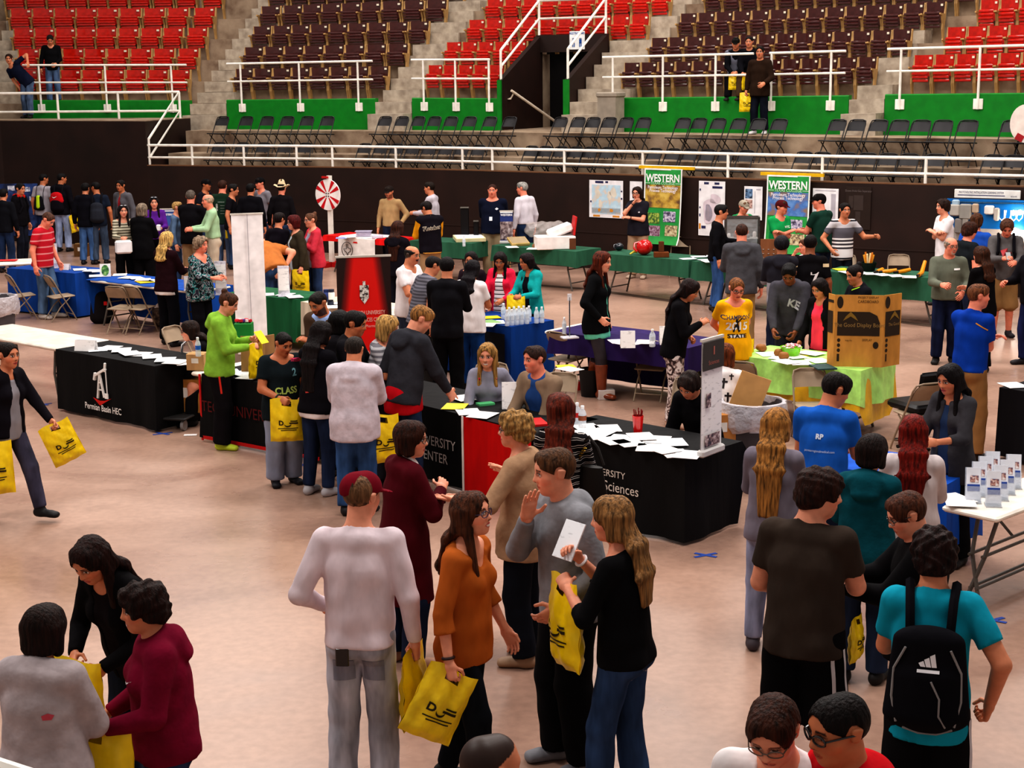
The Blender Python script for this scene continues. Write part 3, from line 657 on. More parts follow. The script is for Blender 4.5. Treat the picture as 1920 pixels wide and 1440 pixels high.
def cap_mesh(f, v, yaw=0, cowboy=False):
    h, c = f.hs, f.Hc; R = rot(f.hz, yaw); hf = R@f.hf; hx = R@f.hx; q = lambda x, y, z: c+(hx*x+hf*y+f.hz*z)*h
    if cowboy:
        T = [Prim(q(0, -.02, .16), q(0, -.02, .55), (.40*h, .44*h), (.27*h, .36*h), hx, .05*h)]
        br = [Prim(q(s*.28, -.02+y*.30, .17+.05*(1-abs(y))), q(s*.62, -.02+y*.22, .36-.06*abs(y)), (.30*h, .035*h), (.20*h, .030*h), hf, .03*h) for s in (-1, 1) for y in (-1, 0, 1)]
        br += [Prim(q(0, .3, .16), q(0, .78, .12), (.42*h, .04*h), (.25*h, .03*h), hx, .03*h), Prim(q(0, -.3, .16), q(0, -.80, .12), (.42*h, .04*h), (.25*h, .03*h), hx, .03*h)]
        T += br; T.append(Prim(q(0, -.3, .68), q(0, .3, .68), .10*h, None, hx, .06*h, False, True))
        return implicit(T, v, pad=.03)
    T = [Prim(q(0, -.13, .15), q(0, .08, .17), (.375*h, .385*h), (.36*h, .375*h), hx, .04*h)]
    br = [Prim(q(0, .34, .13), q(0, .66, .07), (.27*h, .035*h), (.20*h, .022*h), hx, .03*h)]
    def post(d, x, y, z):
        zz = ((x-c[0])*f.hz[0]+(y-c[1])*f.hz[1]+(z-c[2])*f.hz[2])/h; yy = ((x-c[0])*hf[0]+(y-c[1])*hf[1]+(z-c[2])*hf[2])/h
        return np.maximum(d, -(zz-.08-.10*yy)*h)
    X, Y, Z = grid_of(T+br, v, .02); d = post(eval_field(T, X, Y, Z), X[:, None, None], Y[None, :, None], Z[None, None, :])
    d = smin(d, eval_field(br, X, Y, Z), .012); return finish(d, X, Y, Z)
def base_of(sp): return sp.get('base', 0.0)
def person(key, crown, H, az, label, **sp):
    """a figure whose crown is seen at the photograph's pixel hp; az: 0 faces the camera, 90 the right, 180 away"""
    if key[0] in 'WM' and 'pos' not in sp:      # nobody stands inside the arena wall
        for _ in range(20):
            sp['H'] = H; t0 = skeleton(sp).top; q = at(crown[0], crown[1], base_of(sp)+t0[2]); i = int(np.argmin(np.hypot(WALL.q[:, 0]-q.x, WALL.q[:, 1]-q.y)))
            if (WALL.q[i]-V3(q.x, q.y)).dot(WALL.n[i]) > .42: break
            H += .02
    sp['H'] = H; sp.setdefault('seed', len(PEOPLE)*1.31+.3); sp.setdefault('hair', ('short', '2a1a12'))
    base = sp.get('base', 0.0)
    f = skeleton(sp); phi = math.radians(az+180); cr, sr = math.cos(phi), math.sin(phi)
    top = f.top+f.hz*.02
    if 'pos' in sp: X0, Y0 = sp['pos']
    else:
        p = at(crown[0], crown[1], base+top[2]); X0 = p.x-(top[0]*cr-top[1]*sr); Y0 = p.y-(top[0]*sr+top[1]*cr)
    f.M = Matrix.Translation((X0, Y0, base)) @ Matrix.Rotation(phi, 4, 'Z'); f.world = lambda q: f.M @ Vector(tuple(q)); f.az = az
    dist = math.hypot(X0, Y0); near = dist < 13; mid = dist < 20
    v, vf = (.0105, .0052) if near else (.014, .0075) if mid else (.019, .0105)
    root = empty('person', (X0, Y0, base), phi, label, 'person', sp.get('group'))
    lo_z = None
    body = torso_prims(f)+butt_prims(f)+arm_prims(f, 'L', flat=False)+arm_prims(f, 'R', flat=False)+leg_prims(f, 'L')+leg_prims(f, 'R')+head_prims(f)
    hl = f.Hc-.62*f.hs; hh = f.Hc+.62*f.hs
    P, Q = implicit(body, v, None, .02, (hl, hh, vf))
    parts = [(P, Q)]
    for nm in 'LR': parts.append(hand_mesh(f, nm, sp, .0048 if near else .0062 if mid else .009))
    n = 0; PP = []; QQ = []
    for p, q in parts: PP.append(p); QQ.append(q+n); n += len(p)
    P = np.concatenate(PP); Q = np.concatenate(QQ); link('body', np_mesh('body', P, Q, paint_body(f, P, sp)), mat('skin', 'c08060'), root)
    cap = sp.get('cap')
    if sp['hair'][0] not in ('none', 'buzz'):
        p, q = do_hair(f, sp, .0065 if near else .009 if mid else .012)
        if len(p): link('hair', np_mesh('hair', p, q), mat('hair', sp['hair'][1]), root)
    if cap:
        p, q = cap_mesh(f, .007 if near else .010, cap[1] if len(cap) > 1 else 0, cap[0] == 'cowboy')
        link('cowboy_hat' if cap[0] == 'cowboy' else 'cap', np_mesh('cap', p, q), mat('cloth', cap[2] if cap[0] == 'cowboy' else cap[0]), root)
    if sp.get('glasses'): glasses_mesh(f, sp['glasses'] == 'dark').obj('glasses', mat('gloss', '1a1414' if sp['glasses'] in (1, 'dark') else sp['glasses']), root)
    cl = sp.get('top'); names = {'tee': 'shirt', 'long': 'shirt', 'threeq': 'shirt', 'tank': 'shirt', 'polo': 'shirt', 'fleece': 'pullover'}; f.bvh = {}
    for tp in ([cl] if isinstance(cl[0], str) else cl):
        p, q = top_mesh(f, sp, tp, v*1.0); p = relax(p, q, 1, .4); m = tp[1] if not isinstance(tp[1], str) else mat('knit' if tp[0] in ('hoodie', 'fleece', 'cardigan') else 'cloth', tp[1])
        me = np_mesh('top', p, q); o = link(names.get(tp[0], tp[0]), me, m, root); f.bvh['top'] = BVHTree.FromPolygons([tuple(t) for t in p], [tuple(int(i) for i in t) for t in q])
        f.topobj = o
    bt = sp.get('bot', ('jeans', '26324c')); p, q = pants_mesh(f, sp, bt, v*1.05); p = relax(p, q, 1, .4)
    m = bt[1] if not isinstance(bt[1], str) else mat('denim' if bt[0] in ('jeans', 'skinny', 'boot') and len(bt) < 3 else 'cloth', bt[1])
    f.botobj = link('shorts' if bt[0] == 'shorts' else 'leggings' if bt[0] == 'leggings' else 'jeans' if bt[0] in ('jeans', 'boot', 'skinny') and len(bt) < 3 else 'trousers', np_mesh('bottom', p, q), m, root); f.bvh['bot'] = BVHTree.FromPolygons([tuple(t) for t in p], [tuple(int(i) for i in t) for t in q])
    sh = sp.get('shoes', '1c1818')
    for nm in 'LR':
        p, q = shoe_mesh(f, nm, sp, .008 if near else .011 if mid else .014, sp.get('boots', False)); link('boot' if sp.get('boots') else 'shoe', np_mesh('shoe', p, q), mat('gloss' if sp.get('boots') else 'plain', sh), root)
    if sp.get('belt'):
        pass
    f.root = root; PEOPLE[key] = f
    return f
# ------------------------------------------------------------------ light and air
wd = bpy.data.worlds.new('hall_air'); SC.world = wd; wd.use_nodes = True
wb = wd.node_tree.nodes['Background']; wb.inputs[0].default_value = (1.0, .93, .88, 1); wb.inputs[1].default_value = .36
SC.view_settings.view_transform = 'Standard'; SC.view_settings.look = 'Medium High Contrast'; SC.view_settings.exposure = 0.02
SC.cycles.max_bounces = 6; SC.cycles.diffuse_bounces = 3; SC.cycles.glossy_bounces = 2; SC.cycles.transmission_bounces = 4; SC.cycles.transparent_max_bounces = 8; SC.cycles.caustics_reflective = False; SC.cycles.caustics_refractive = False
for i, (x, y, e, s) in enumerate(((-7, 8, 620, 3.5), (3, 9, 620, 3.5), (-8, 19, 760, 4), (1, 19, 760, 4), (9, 18, 700, 4), (-6, 28, 620, 4), (4, 25, 560, 4), (-7, 37, 520, 5), (3, 34, 480, 5), (11, 31, 460, 5))):
    ld = bpy.data.lights.new('ceiling_lamp', 'AREA'); ld.energy = e; ld.size = s; ld.color = (1, .945, .905)
    lo = bpy.data.objects.new('ceiling_lamp', ld); COL.objects.link(lo); lo.location = (x, y, 11.5)
# ------------------------------------------------------------------ curves of the arena: the low wall and the seating bowl behind it
class Curve:
    def __init__(s, pts, sm=25):
        p = np.array(pts, float); L = np.concatenate([[0], np.cumsum(np.linalg.norm(np.diff(p, axis=0), axis=1))])
        n = 600; t = np.linspace(0, L[-1], n); q = np.stack([np.interp(t, L, p[:, 0]), np.interp(t, L, p[:, 1])], 1)
        k = np.ones(2*sm+1)/(2*sm+1); e = np.concatenate([q[0]+(q[0]-q[sm:0:-1]), q, q[-1]+(q[-1]-q[-2:-sm-2:-1])])
        q = np.stack([np.convolve(e[:, i], k, 'valid') for i in (0, 1)], 1); s.t = np.concatenate([[0], np.cumsum(np.linalg.norm(np.diff(q, axis=0), axis=1))]); s.q = q
        d = np.gradient(q, axis=0); d /= np.linalg.norm(d, axis=1)[:, None]; s.n = np.stack([-d[:, 1], d[:, 0]], 1); s.L = s.t[-1]
    def at(s, t, u=0.0):
        p = V3(np.interp(t, s.t, s.q[:, 0]), np.interp(t, s.t, s.q[:, 1])); n = nrm(V3(np.interp(t, s.t, s.n[:, 0]), np.interp(t, s.t, s.n[:, 1]))); return p+n*u, n
    def find(s, px, u, z):
        """the place along the curve that stands at that column of the photograph"""
        P = s.q+s.n*u; best = []
        R = np.array(CAM_R.transposed()); v = np.concatenate([P, np.full((len(P), 1), z-CAM_H)], 1)@R.T; x = 960+F_PX*v[:, 0]/-v[:, 2]
        return float(np.interp(px, x, s.t))
WALL = Curve([(-16, 38.9), (-12, 37.6), (-8.4, 36.34), (-6.04, 35.55), (-3.77, 34.75), (-1.1, 33.3), (2.38, 31.02), (3.35, 30.25), (5.94, 28.3), (7.37, 27.5), (8.85, 26.75), (12, 24.9), (15, 22.8)], 18)
BOWL = Curve([(-20, 40.1), (-16, 40.1), (-12.65, 40.0), (-9.57, 39.75), (-8.04, 39.4), (-7.04, 39.0), (-3.23, 37.5), (-2.28, 37.04), (-.24, 35.98), (2.48, 34.42), (4.96, 32.85), (6.81, 31.59), (7.45, 31.14), (9.65, 29.5), (12.5, 27.4), (16, 24.6)], 18)
ZW, ZA, ZB, ZC, ZG, Z0, RISE, TREAD = 1.92, 1.57, 2.15, 2.65, 3.40, 3.31, .545, .80
_gx = [(45, 188), (200, 188), (355, 188), (425, 187), (560, 186), (700, 184.5), (773, 183), (935, 184), (1167, 183), (1400, 181), (1590, 179), (1660, 177), (1920, 174)]
_t = []; _z = []
for px, py in _gx:
    t = BOWL.find(px, 0, ZG); p, n = BOWL.at(t); z = min((abs(proj((p[0], p[1], zz))[1]-py), zz) for zz in np.arange(2.9, 3.9, .01))[1]; _t.append(t); _z.append(z-ZG)
def dz(t): return float(np.interp(t, _t, _z))
CONC = mat('plain', 'b09a86', .9)
def concrete():
    m, nt, b = base_mat('concrete', 'b09a86', .92, .15); tc = nt.add('TexCoord'); n = nt.add('TexNoise', i_Scale=2.2, i_Detail=5.0); nt.link(tc, 'Object', n, 'Vector')
    r = ramp(nt, [(.3, '6e5848'), (.5, '94806c'), (.72, 'a8947e')]); nt.link(n, 'Fac', r, 'Fac'); nt.link(r, 'Color', b, 'Base Color')
    n2 = nt.add('TexNoise', i_Scale=40.0); nt.link(tc, 'Object', n2, 'Vector'); bp = nt.add('Bump', i_Strength=.25, i_Distance=.01); nt.link(n2, 'Fac', bp, 'Height'); nt.link(bp, 'Normal', b, 'Normal'); return m
CONC = concrete()
def steps_mat():
    m, nt, b = base_mat('stair_concrete', 'b8a898', .92, .15); tc = nt.add('TexCoord'); n = nt.add('TexNoise', i_Scale=5.0, i_Detail=5.0); nt.link(tc, 'Object', n, 'Vector')
    r = ramp(nt, [(.3, '8f8172'), (.7, 'bcae9c')]); nt.link(n, 'Fac', r, 'Fac'); nt.link(r, 'Color', b, 'Base Color'); return m
STEP = steps_mat()
def floor_mat():
    m, nt, b = base_mat('floor_concrete', 'c8a890', .55, .3); tc = nt.add('TexCoord'); mp = nt.add('Mapping'); nt.link(tc, 'Object', mp, 'Vector'); mp.inputs['Scale'].default_value = (.45, .6, 1)
    n = nt.add('TexNoise', i_Scale=1.0, i_Detail=6.0, i_Roughness=.55, i_Distortion=.6); nt.link(mp, 'Vector', n, 'Vector')
    r = ramp(nt, [(.28, '8e7062'), (.5, 'a58473'), (.72, 'b89684')]); nt.link(n, 'Fac', r, 'Fac')
    n3 = nt.add('TexNoise', i_Scale=14.0, i_Detail=4.0); nt.link(tc, 'Object', n3, 'Vector'); r3 = ramp(nt, [(.3, (.93,)*3), (.65, (1, 1, 1))]); nt.link(n3, 'Fac', r3, 'Fac')
    mx = nt.add('Mix', data_type='RGBA', blend_type='MULTIPLY'); mx.inputs[0].default_value = 1.0; nt.l.new(r.outputs['Color'], mx.inputs[6]); nt.l.new(r3.outputs['Color'], mx.inputs[7]); nt.l.new(mx.outputs[2], b.inputs['Base Color'])
    r2 = ramp(nt, [(.3, (.5,)*3), (.7, (.66,)*3)]); nt.link(n, 'Fac', r2, 'Fac'); nt.link(r2, 'Color', b, 'Roughness'); return m
def wall_mat():
    m, nt, b = base_mat('wall_paint', '2c1810', .6, .3); tc = nt.add('TexCoord'); n = nt.add('TexNoise', i_Scale=1.5, i_Detail=5.0); nt.link(tc, 'Object', n, 'Vector')
    r = ramp(nt, [(.3, '1e0f0a'), (.7, '2a1610')]); nt.link(n, 'Fac', r, 'Fac'); nt.link(r, 'Color', b, 'Base Color'); return m
WMAT = wall_mat(); GREEN = mat('plain', '0c7a20', .5); WHITE = mat('plain', 'f2ece2', .4)
mb = MB(); mb.box((-1, 17, -.1), (46, 48, .2)); mb.obj('floor', floor_mat(), kind='structure')
def ribbon(mb, C, t0, t1, prof, n=None, cap=True):
    """profile of (u, z) points swept along a curve between t0 and t1"""
    n = n or max(2, int((t1-t0)/.5)); V = []; m = len(prof)
    for i in range(n+1):
        t = t0+(t1-t0)*i/n
        for u, z in prof:
            p, nn = C.at(t, u); V.append((p[0], p[1], z(t) if callable(z) else z))
    F = [(i*m+k, (i+1)*m+k, (i+1)*m+(k+1) % m, i*m+(k+1) % m) for i in range(n) for k in range(m)]
    if cap: F += [tuple(range(m)), tuple(n*m+k for k in range(m-1, -1, -1))]
    return mb.raw(V, F)
tW0 = WALL.find(276, 0, ZW); TL = WALL.L
mb = MB(); ribbon(mb, WALL, tW0, TL, [(0, 0), (0, .72), (-.012, .725), (-.012, .745), (0, .75), (0, ZW), (.14, ZW), (.14, 0)]); mb.obj('wall_front', WMAT, smooth=False, kind='structure')
mb = MB(); ribbon(mb, WALL, tW0, TL, [(-.004, ZW-.012), (-.004, ZW+.012), (.15, ZW+.012), (.15, ZW-.012)]); mb.obj('trim_1', mat('plain', '6e4c34', .6), smooth=False, kind='structure')
mb = MB(); ribbon(mb, WALL, tW0, TL, [(.14, ZA-.4), (.14, ZA), (.95, ZA), (.95, ZB), (1.8, ZB), (1.8, ZC), (4.2, ZC), (4.2, ZA-.4)]); mb.obj('floor_terrace', CONC, smooth=False, kind='structure')
# strip where the raised apron meets the ice floor
mb = MB(); pts = [at(*p) for p in ((985, 533), (1100, 542), (1262, 565), (1420, 580), (1690, 604), (1790, 617))]
for a, b in zip(pts, pts[1:]):
    d = (b-a); s = Vector((-d.y, d.x, 0)).normalized()*.10; mb.raw([a-s, b-s, b+s, a+s, a-s+Vector((0, 0, .004)), b-s+Vector((0, 0, .004)), b+s+Vector((0, 0, .004)), a+s+Vector((0, 0, .004))], [(4, 5, 6, 7), (0, 1, 5, 4), (2, 3, 7, 6)])
mb.obj('trim_2', mat('plain', '57453a', .9), smooth=False, kind='structure')
# tunnel block on the left: higher front wall, side wall, platform
a0, _ = WALL.at(tW0, 0); pw = at(0, 225, 2.95); dirf = nrm(V3(pw.x-a0[0], pw.y-a0[1])); e0 = a0+dirf*9; e0m = V3(pw.x, min(pw.y, 38.6)); back = V3(-dirf[1], dirf[0]); back = back if back[1] > 0 else -back
backr = nrm(V3(.46, 1.0)); r1 = a0+V3(.55, 2.5)
mb = MB(); q = [tuple(a0), tuple(r1), (-17, 40.0), (-17, e0m[1]), tuple(e0m)]; mb.prism(q[::-1], 0, 2.93); mb.obj('wall_tunnel', WMAT, smooth=False, kind='structure')
mb = MB(); g = .02; mb.prism(q[::-1], 2.93, 2.95); mb.obj('floor_tunnel_top', CONC, smooth=False, kind='structure')
# seating bowl terraces
tv0, tv1 = BOWL.find(941, 0, 2.6), BOWL.find(1062, 0, 2.6); NR = 8
mb = MB()
def bowl_piece(t0, t1, r0):
    pr = [(.05+TREAD*r0, 1.0)]
    for r in range(r0, NR):
        pr += [(.05+TREAD*r, lambda t, r=r: Z0+RISE*r+dz(t)), (.05+TREAD*(r+1), lambda t, r=r: Z0+RISE*r+dz(t))]
    pr += [(.05+TREAD*NR, 1.0)]; ribbon(mb, BOWL, t0, t1, pr)
bowl_piece(0, tv0, 0); bowl_piece(tv0, tv1, 3); bowl_piece(tv1, BOWL.L, 0); mb.obj('floor_bowl', CONC, smooth=False, kind='structure')
mb = MB(); ribbon(mb, BOWL, 0, BOWL.L, [(.06+TREAD*NR, 1), (.06+TREAD*NR, 11), (.3+TREAD*NR, 11), (.3+TREAD*NR, 1)]); mb.obj('wall_back', mat('plain', '6a5648', .9), smooth=False, kind='structure')
gi = 0
for x0, x1 in ((45, 355), (425, 704), (773, 941), (1168, 1592), (1660, 2010)):
    gi += 1; mb = MB(); t0, t1 = BOWL.find(x0, 0, ZG), BOWL.find(x1, 0, ZG)
    ribbon(mb, BOWL, t0, t1, [(-.02, ZA), (-.02, lambda t: ZG+dz(t)-.02), (0, lambda t: ZG+dz(t)), (.14, lambda t: ZG+dz(t)), (.14, ZA)]); mb.obj('wall_green_%d' % gi, GREEN, smooth=False, kind='structure')
# vomitory: dark side walls rising with the stand, lintel, green ends, black doorway
def vom_wall(t, w, u1, zt0, zt1, name):
    mb = MB(); C = BOWL; prof = [(0, 1.6), (0, zt0), (u1, zt1), (u1+.05, zt1), (u1+.05, 1.6)]; V = []
    for s in (-w/2, w/2):
        for u, z in prof:
            p, n = C.at(t, u); n0 = C.at(t)[1]; tx = V3(n0[1], -n0[0]); p = C.at(t, 0)[0]+n0*u+tx*s; V.append((p[0], p[1], z))
    m = len(prof); mb.raw(V, [tuple(range(m-1, -1, -1)), tuple(range(m, 2*m))]+[(i, (i+1) % m, m+(i+1) % m, m+i) for i in range(m)]); return mb.obj(name, WMAT, smooth=False, kind='structure')
UV = 1.95; zt0, zt1 = 3.79, 4.82
tva, tvb = BOWL.find(938, 0, 3.0), BOWL.find(1063, 0, 3.0)
vom_wall(tva, .12, UV, zt0, zt1, 'wall_doorway_near'); vom_wall(tvb, .12, UV, zt0, zt1, 'wall_doorway_far')
n0 = BOWL.at((tva+tvb)/2)[1]; pA = BOWL.at(tva)[0]+BOWL.at(tva)[1]*UV; pB = BOWL.at(tvb)[0]+BOWL.at(tvb)[1]*UV; mid = (pA+pB)/2; ang = math.atan2(pB[1]-pA[1], pB[0]-pA[0]); Lv = np.linalg.norm(pB-pA)
mb = MB(); mb.box((mid[0], mid[1], 4.62), (Lv+.1, .14, .40), ang); mb.obj('wall_lintel', WMAT, smooth=False, kind='structure')
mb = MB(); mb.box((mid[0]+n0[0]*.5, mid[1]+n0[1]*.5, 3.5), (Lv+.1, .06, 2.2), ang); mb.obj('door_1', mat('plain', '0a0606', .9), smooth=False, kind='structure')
mb = MB(); mb.prism([tuple(BOWL.at(tva, -.3)[0]), tuple(BOWL.at(tvb, -.3)[0]), tuple(BOWL.at(tvb, 2.5)[0]), tuple(BOWL.at(tva, 2.5)[0])], 2.2, ZC+.01); mb.obj('floor_doorway', CONC, smooth=False, kind='structure')
for i, (t, w) in enumerate(((tva, .10), (tvb, .14))):
    mb = MB(); p, n = BOWL.at(t, -.03); mb.box((p[0], p[1], (ZC+zt0)/2), (w, .05, zt0-ZC), ang); mb.obj('trim_%d' % (3+i), GREEN, smooth=False, kind='structure')
# stairways between the blocks, concrete pier, restroom sign
def stairway(xa, xb, name, rows=7, k0=0):
    mb = MB(); t0, t1 = BOWL.find(xa, 0, ZG), BOWL.find(xb, 0, ZG)
    for k in range(k0, rows*2+2):
        z = Z0+RISE/2*(k-1); u = -.42+.40*k; ribbon(mb, BOWL, t0, t1, [(u, z-.30 if k else ZA), (u, lambda t, z=z: z+dz(t)), (u+.44, lambda t, z=z: z+dz(t)), (u+.44, z-.30)], n=2)
    return mb.obj(name, STEP, smooth=False, kind='structure')
stairway(-60, 44, 'stairs_1', k0=2); stairway(356, 424, 'stairs_2'); stairway(704, 772, 'stairs_3'); stairway(1069, 1167, 'stairs_4'); stairway(1593, 1659, 'stairs_5')
t = BOWL.find(1146, -.3, 2.6); p, n = BOWL.at(t, -.32); a_ = math.atan2(-n[0], n[1]); mb = MB(); mb.box((p[0], p[1], 3.03), (.44, .42, .80), a_); mb.box((p[0], p[1], 3.46), (.50, .48, .10), a_, .02); mb.obj('wall_pier', mat('plain', '9a8e80', .9), smooth=False, kind='structure')
def W(t, u, z, C=None):
    p, n = (C or BOWL).at(t, u); return Vector((p[0], p[1], z))
# ------------------------------------------------------------------ railings
def rail_thing(label, top, mid, posts, plates, name='guard_rail', r=.027):
    c = top[0]; root = empty(name, (0, 0, 0), 0, label, 'railing'); root.location = (c.x, c.y, min(min(p[1].z for p in posts), c.z)); o = Vector(root.location)
    MB().tube([p-o for p in top], r, 8).obj('top_rail', WHITE, root); MB().tube([p-o for p in mid], r*.9, 8).obj('mid_rail', WHITE, root)
    for a, b in posts: MB().tube([a-o, b-o], r*.95, 8).obj('post', WHITE, root)
    for p, ang in plates: mb = MB(); mb.box(p-o, (.19, .03, .20), ang, .006); mb.obj('base_plate', WHITE, root)
    return root
def bowl_rail(label, xa, xb, post_x, plate_x, zt=.87, zm=.44, n=8):
    U = -.06
    T = [BOWL.find(xa+(xb-xa)*i/n, U, ZG+zt) for i in range(n+1)]; ZZ = lambda t, h: ZG+dz(t)+h
    top = [W(t, U, ZZ(t, zt)) for t in T]; mid = [W(t, U, ZZ(t, zm)) for t in T]; posts = []; plates = []
    for px in post_x:
        t = BOWL.find(px, U, ZG+zt); low = -.30 if px in plate_x else -.02; posts.append((W(t, U, ZZ(t, low)), W(t, U, ZZ(t, zt))))
        if px in plate_x: nn = BOWL.at(t)[1]; plates.append((W(t, -.04, ZZ(t, -.20)), math.atan2(-nn[0], nn[1])))
    return rail_thing(label, top, mid, posts, plates)
bowl_rail('white pipe railing on the green wall below the red seats by the tunnel', 42, 349, (72, 196, 320), (72, 196, 320))
bowl_rail('white pipe railing below the brown seats between the two stairways', 425, 698, (450, 560, 670), (450, 560, 670))
bowl_rail('short white pipe railing beside the dark doorway ramp', 771, 918, (793, 853, 916), (793, 853, 916))
bowl_rail('white pipe railing below the brown seats, from the pier to the gap', 1130, 1413, (1149, 1243, 1342), (1243, 1342))
bowl_rail('white pipe railing stub past the gap below the brown seats', 1443, 1586, (1447, 1559), (1447, 1559))
bowl_rail('white pipe railing below the red seats at the right edge', 1664, 2005, (1690, 1838, 1985), (1690, 1838, 1985))
# long railing on the low wall
pp = (300, 360, 457, 556, 623, 742, 867, 923, 1058, 1205, 1365, 1542, 1736, 1935); T = np.linspace(tW0, WALL.find(1990, .07, ZW), 40)
rail_thing('long white two-bar railing along the top of the dark front wall', [W(t, .07, ZW+.46, WALL) for t in T], [W(t, .07, ZW+.18, WALL) for t in T],
    [(W(WALL.find(x, .07, ZW+.3), .07, ZW, WALL), W(WALL.find(x, .07, ZW+.3), .07, ZW+.46, WALL)) for x in pp[1:]]+[(W(tW0+.03, .07, ZW, WALL), W(tW0+.03, .07, ZW+.62, WALL))], [], r=.030)
# tunnel railing and its slanting end
A_ = Vector((a0[0], a0[1], 0)); b2 = Vector((back[0], back[1], 0)); df = Vector((dirf[0], dirf[1], 0)); c0 = A_+Vector((.47, 1.7, 0))
zt_, zm_ = 3.58, 3.13
dl = (Vector((e0m[0], e0m[1]+.45, 0))-c0).normalized(); line = lambda s, z: c0+dl*s+Vector((0, 0, z))
sl0 = W(tW0+.03, .07, ZW+.60, WALL); sl1 = W(tW0+.03, .07, ZW+.17, WALL)
ps = [.0, 1.55, 3.1, 4.7]
rail_thing('white two-bar railing on the dark tunnel block, sloping down at its end', [sl0, line(0, zt_), line(8, zt_)], [sl1, line(0, zm_), line(8, zm_)], [(line(s, 2.95), line(s, zt_)) for s in ps], [], r=.032)
# doorway railings
def vline(t, u, z): n = BOWL.at(t)[1]; p = BOWL.at(t)[0]+n*u; return Vector((p[0], p[1], z))
h1, h2 = .80, .38
TB = [vline(tva, .05, zt0+h1-.14), vline(tva, UV, zt1+h1), vline(tvb, UV, zt1+h1), vline(tvb, .05, zt0+h1-.14)]
MBm = [vline(tva, .05, zt0+.30), vline(tva, UV, zt1+h2), vline(tvb, UV, zt1+h2), vline(tvb, .05, zt0+.30)]
rail_thing('white railing rising over both sides of the dark doorway', TB, MBm, [(vline(tva, .05, zt0), TB[0]), (vline(tvb, .05, zt0), TB[3]), (vline(tva, UV, zt1), TB[1]), (vline(tvb, UV, zt1), TB[2])], [], r=.032)
root = empty('handrail', tuple(vline(tva, .2, 3.5)), 0, 'pale sloping handrail on the dark doorway side wall', 'handrail'); o = Vector(root.location); off = Vector((n0[1], -n0[0], 0))*.16
MB().tube([vline(tva, .25, 3.55)+off-o, vline(tva, 1.75, 2.74)+off*4-o], .03, 8).obj('rail', mat('plain', 'd8c8b4', .5), root); mb = MB(); mb.tube([vline(tva, .35, 3.48)+off-o, vline(tva, .35, 3.38)+off*.6-o, vline(tva, .30, 3.36)-o+off*.4], .018, 6); mb.lathe([(.05, -.01), (.05, .01)], vline(tva, .30, 3.36)-o+off*.45, 12); mb.obj('bracket', mat('plain', 'd8c8b4', .5), root)
p = mid-n0*.085; s_ = V3(math.cos(ang), math.sin(ang)); p = pA+s_*Lv*.60-n0*.085
root = empty('restroom_sign', (p[0], p[1], 4.56), ang, 'white restroom sign with blue figures above the dark doorway', 'sign'); mb = MB(); mb.box((0, 0, .12), (.40, .02, .42), 0, .006); mb.obj('panel', mat('plain', 'f0f0ee', .5), root)
mb = MB(); lettering(mb, 'RESTROOMS', .07, (0, -.013, .28), (1, 0, 0), (0, 0, 1), bold=.02)
for s, w in ((-.09, .035), (.09, .05)):
    mb.lathe([(.001, 0), (.032, .0), (.032, .004), (.001, .004)], (s, -.014, .17), 10); mb.box((s, -.013, .10), (w*1.3, .004, .10)); mb.box((s-.02, -.013, .02), (.022, .004, .10)); mb.box((s+.02, -.013, .02), (.022, .004, .10))
mb.raw([(-.02, -.013, -.06), (.02, -.013, -.06), (.02, -.013, .20), (-.02, -.013, .20)], []) if 0 else None
mb.obj('lettering', mat('plain', '1f4f9a', .5), root, smooth=False)
# ------------------------------------------------------------------ arena seats
def seat_proto(name, col):
    root = empty(name, (0, -50, 0)); w = .415; m = mat('gloss', col); tan = mat('plain', 'ac8654', .5)
    mb = MB()
    def back(a, b, y0):
        x = (a-.5)*w; return (x, y0-.05*(1-(2*a-1)**2)*-1-.02-.10*(.5-b)*-.6+.03*b, .42+.42*b)
    mb.sheet(8, 4, lambda a, b: back(a, b, -.03)); mb.sheet(8, 4, lambda a, b: (lambda q: (q[0], q[1]+.022, q[2]))(back(1-a, b, -.03)))
    e = [back(i/8, 1, -.03) for i in range(9)]; mb.raw([p for q in e for p in (q, (q[0], q[1]+.022, q[2]))], [(2*i, 2*i+2, 2*i+3, 2*i+1) for i in range(8)])
    mb.obj('backrest', m, root)
    mb = MB()
    for k in range(5):
        z = .34+.068*k; y = -.16-.10*math.sin(PI*(k+.5)/5)*.5-.012*k; mb.box((0, y, z), (w-.05, .035, .058), 0, .014)
    mb.obj('seat', m, root)
    for s in (-1, 1):
        mb = MB(); M = Matrix.Translation((s*.226, 0, 0)) @ Matrix(((0, 0, 1, 0), (1, 0, 0, 0), (0, 1, 0, 0), (0, 0, 0, 1)))
        mb.prism([(-.10, 0), (-.02, 0), (-.05, .22), (-.06, .34), (.0, .52), (.035, .84), (.0, .845), (-.05, .60), (-.30, .615), (-.31, .585), (-.22, .56), (-.16, .40), (-.17, .28), (-.12, .12)], -.017, .017, M); mb.obj('side_frame', tan, root, smooth=False)
    mb = MB(); mb.box((.16, -.055, .78), (.055, .012, .045)); mb.obj('number_plate', mat('plain', 'eadfc8', .5), root)
    KIDS[root.name] = list(root.children); return root
RED, BRN = seat_proto('arena_seat', 'c01c0e'), seat_proto('arena_seat', '47211f')
ORD = 'first second third fourth fifth sixth seventh eighth ninth tenth eleventh twelfth thirteenth fourteenth fifteenth sixteenth'.split()
ROWN = ['lowest', 'second', 'third', 'fourth', 'fifth']
used = {}
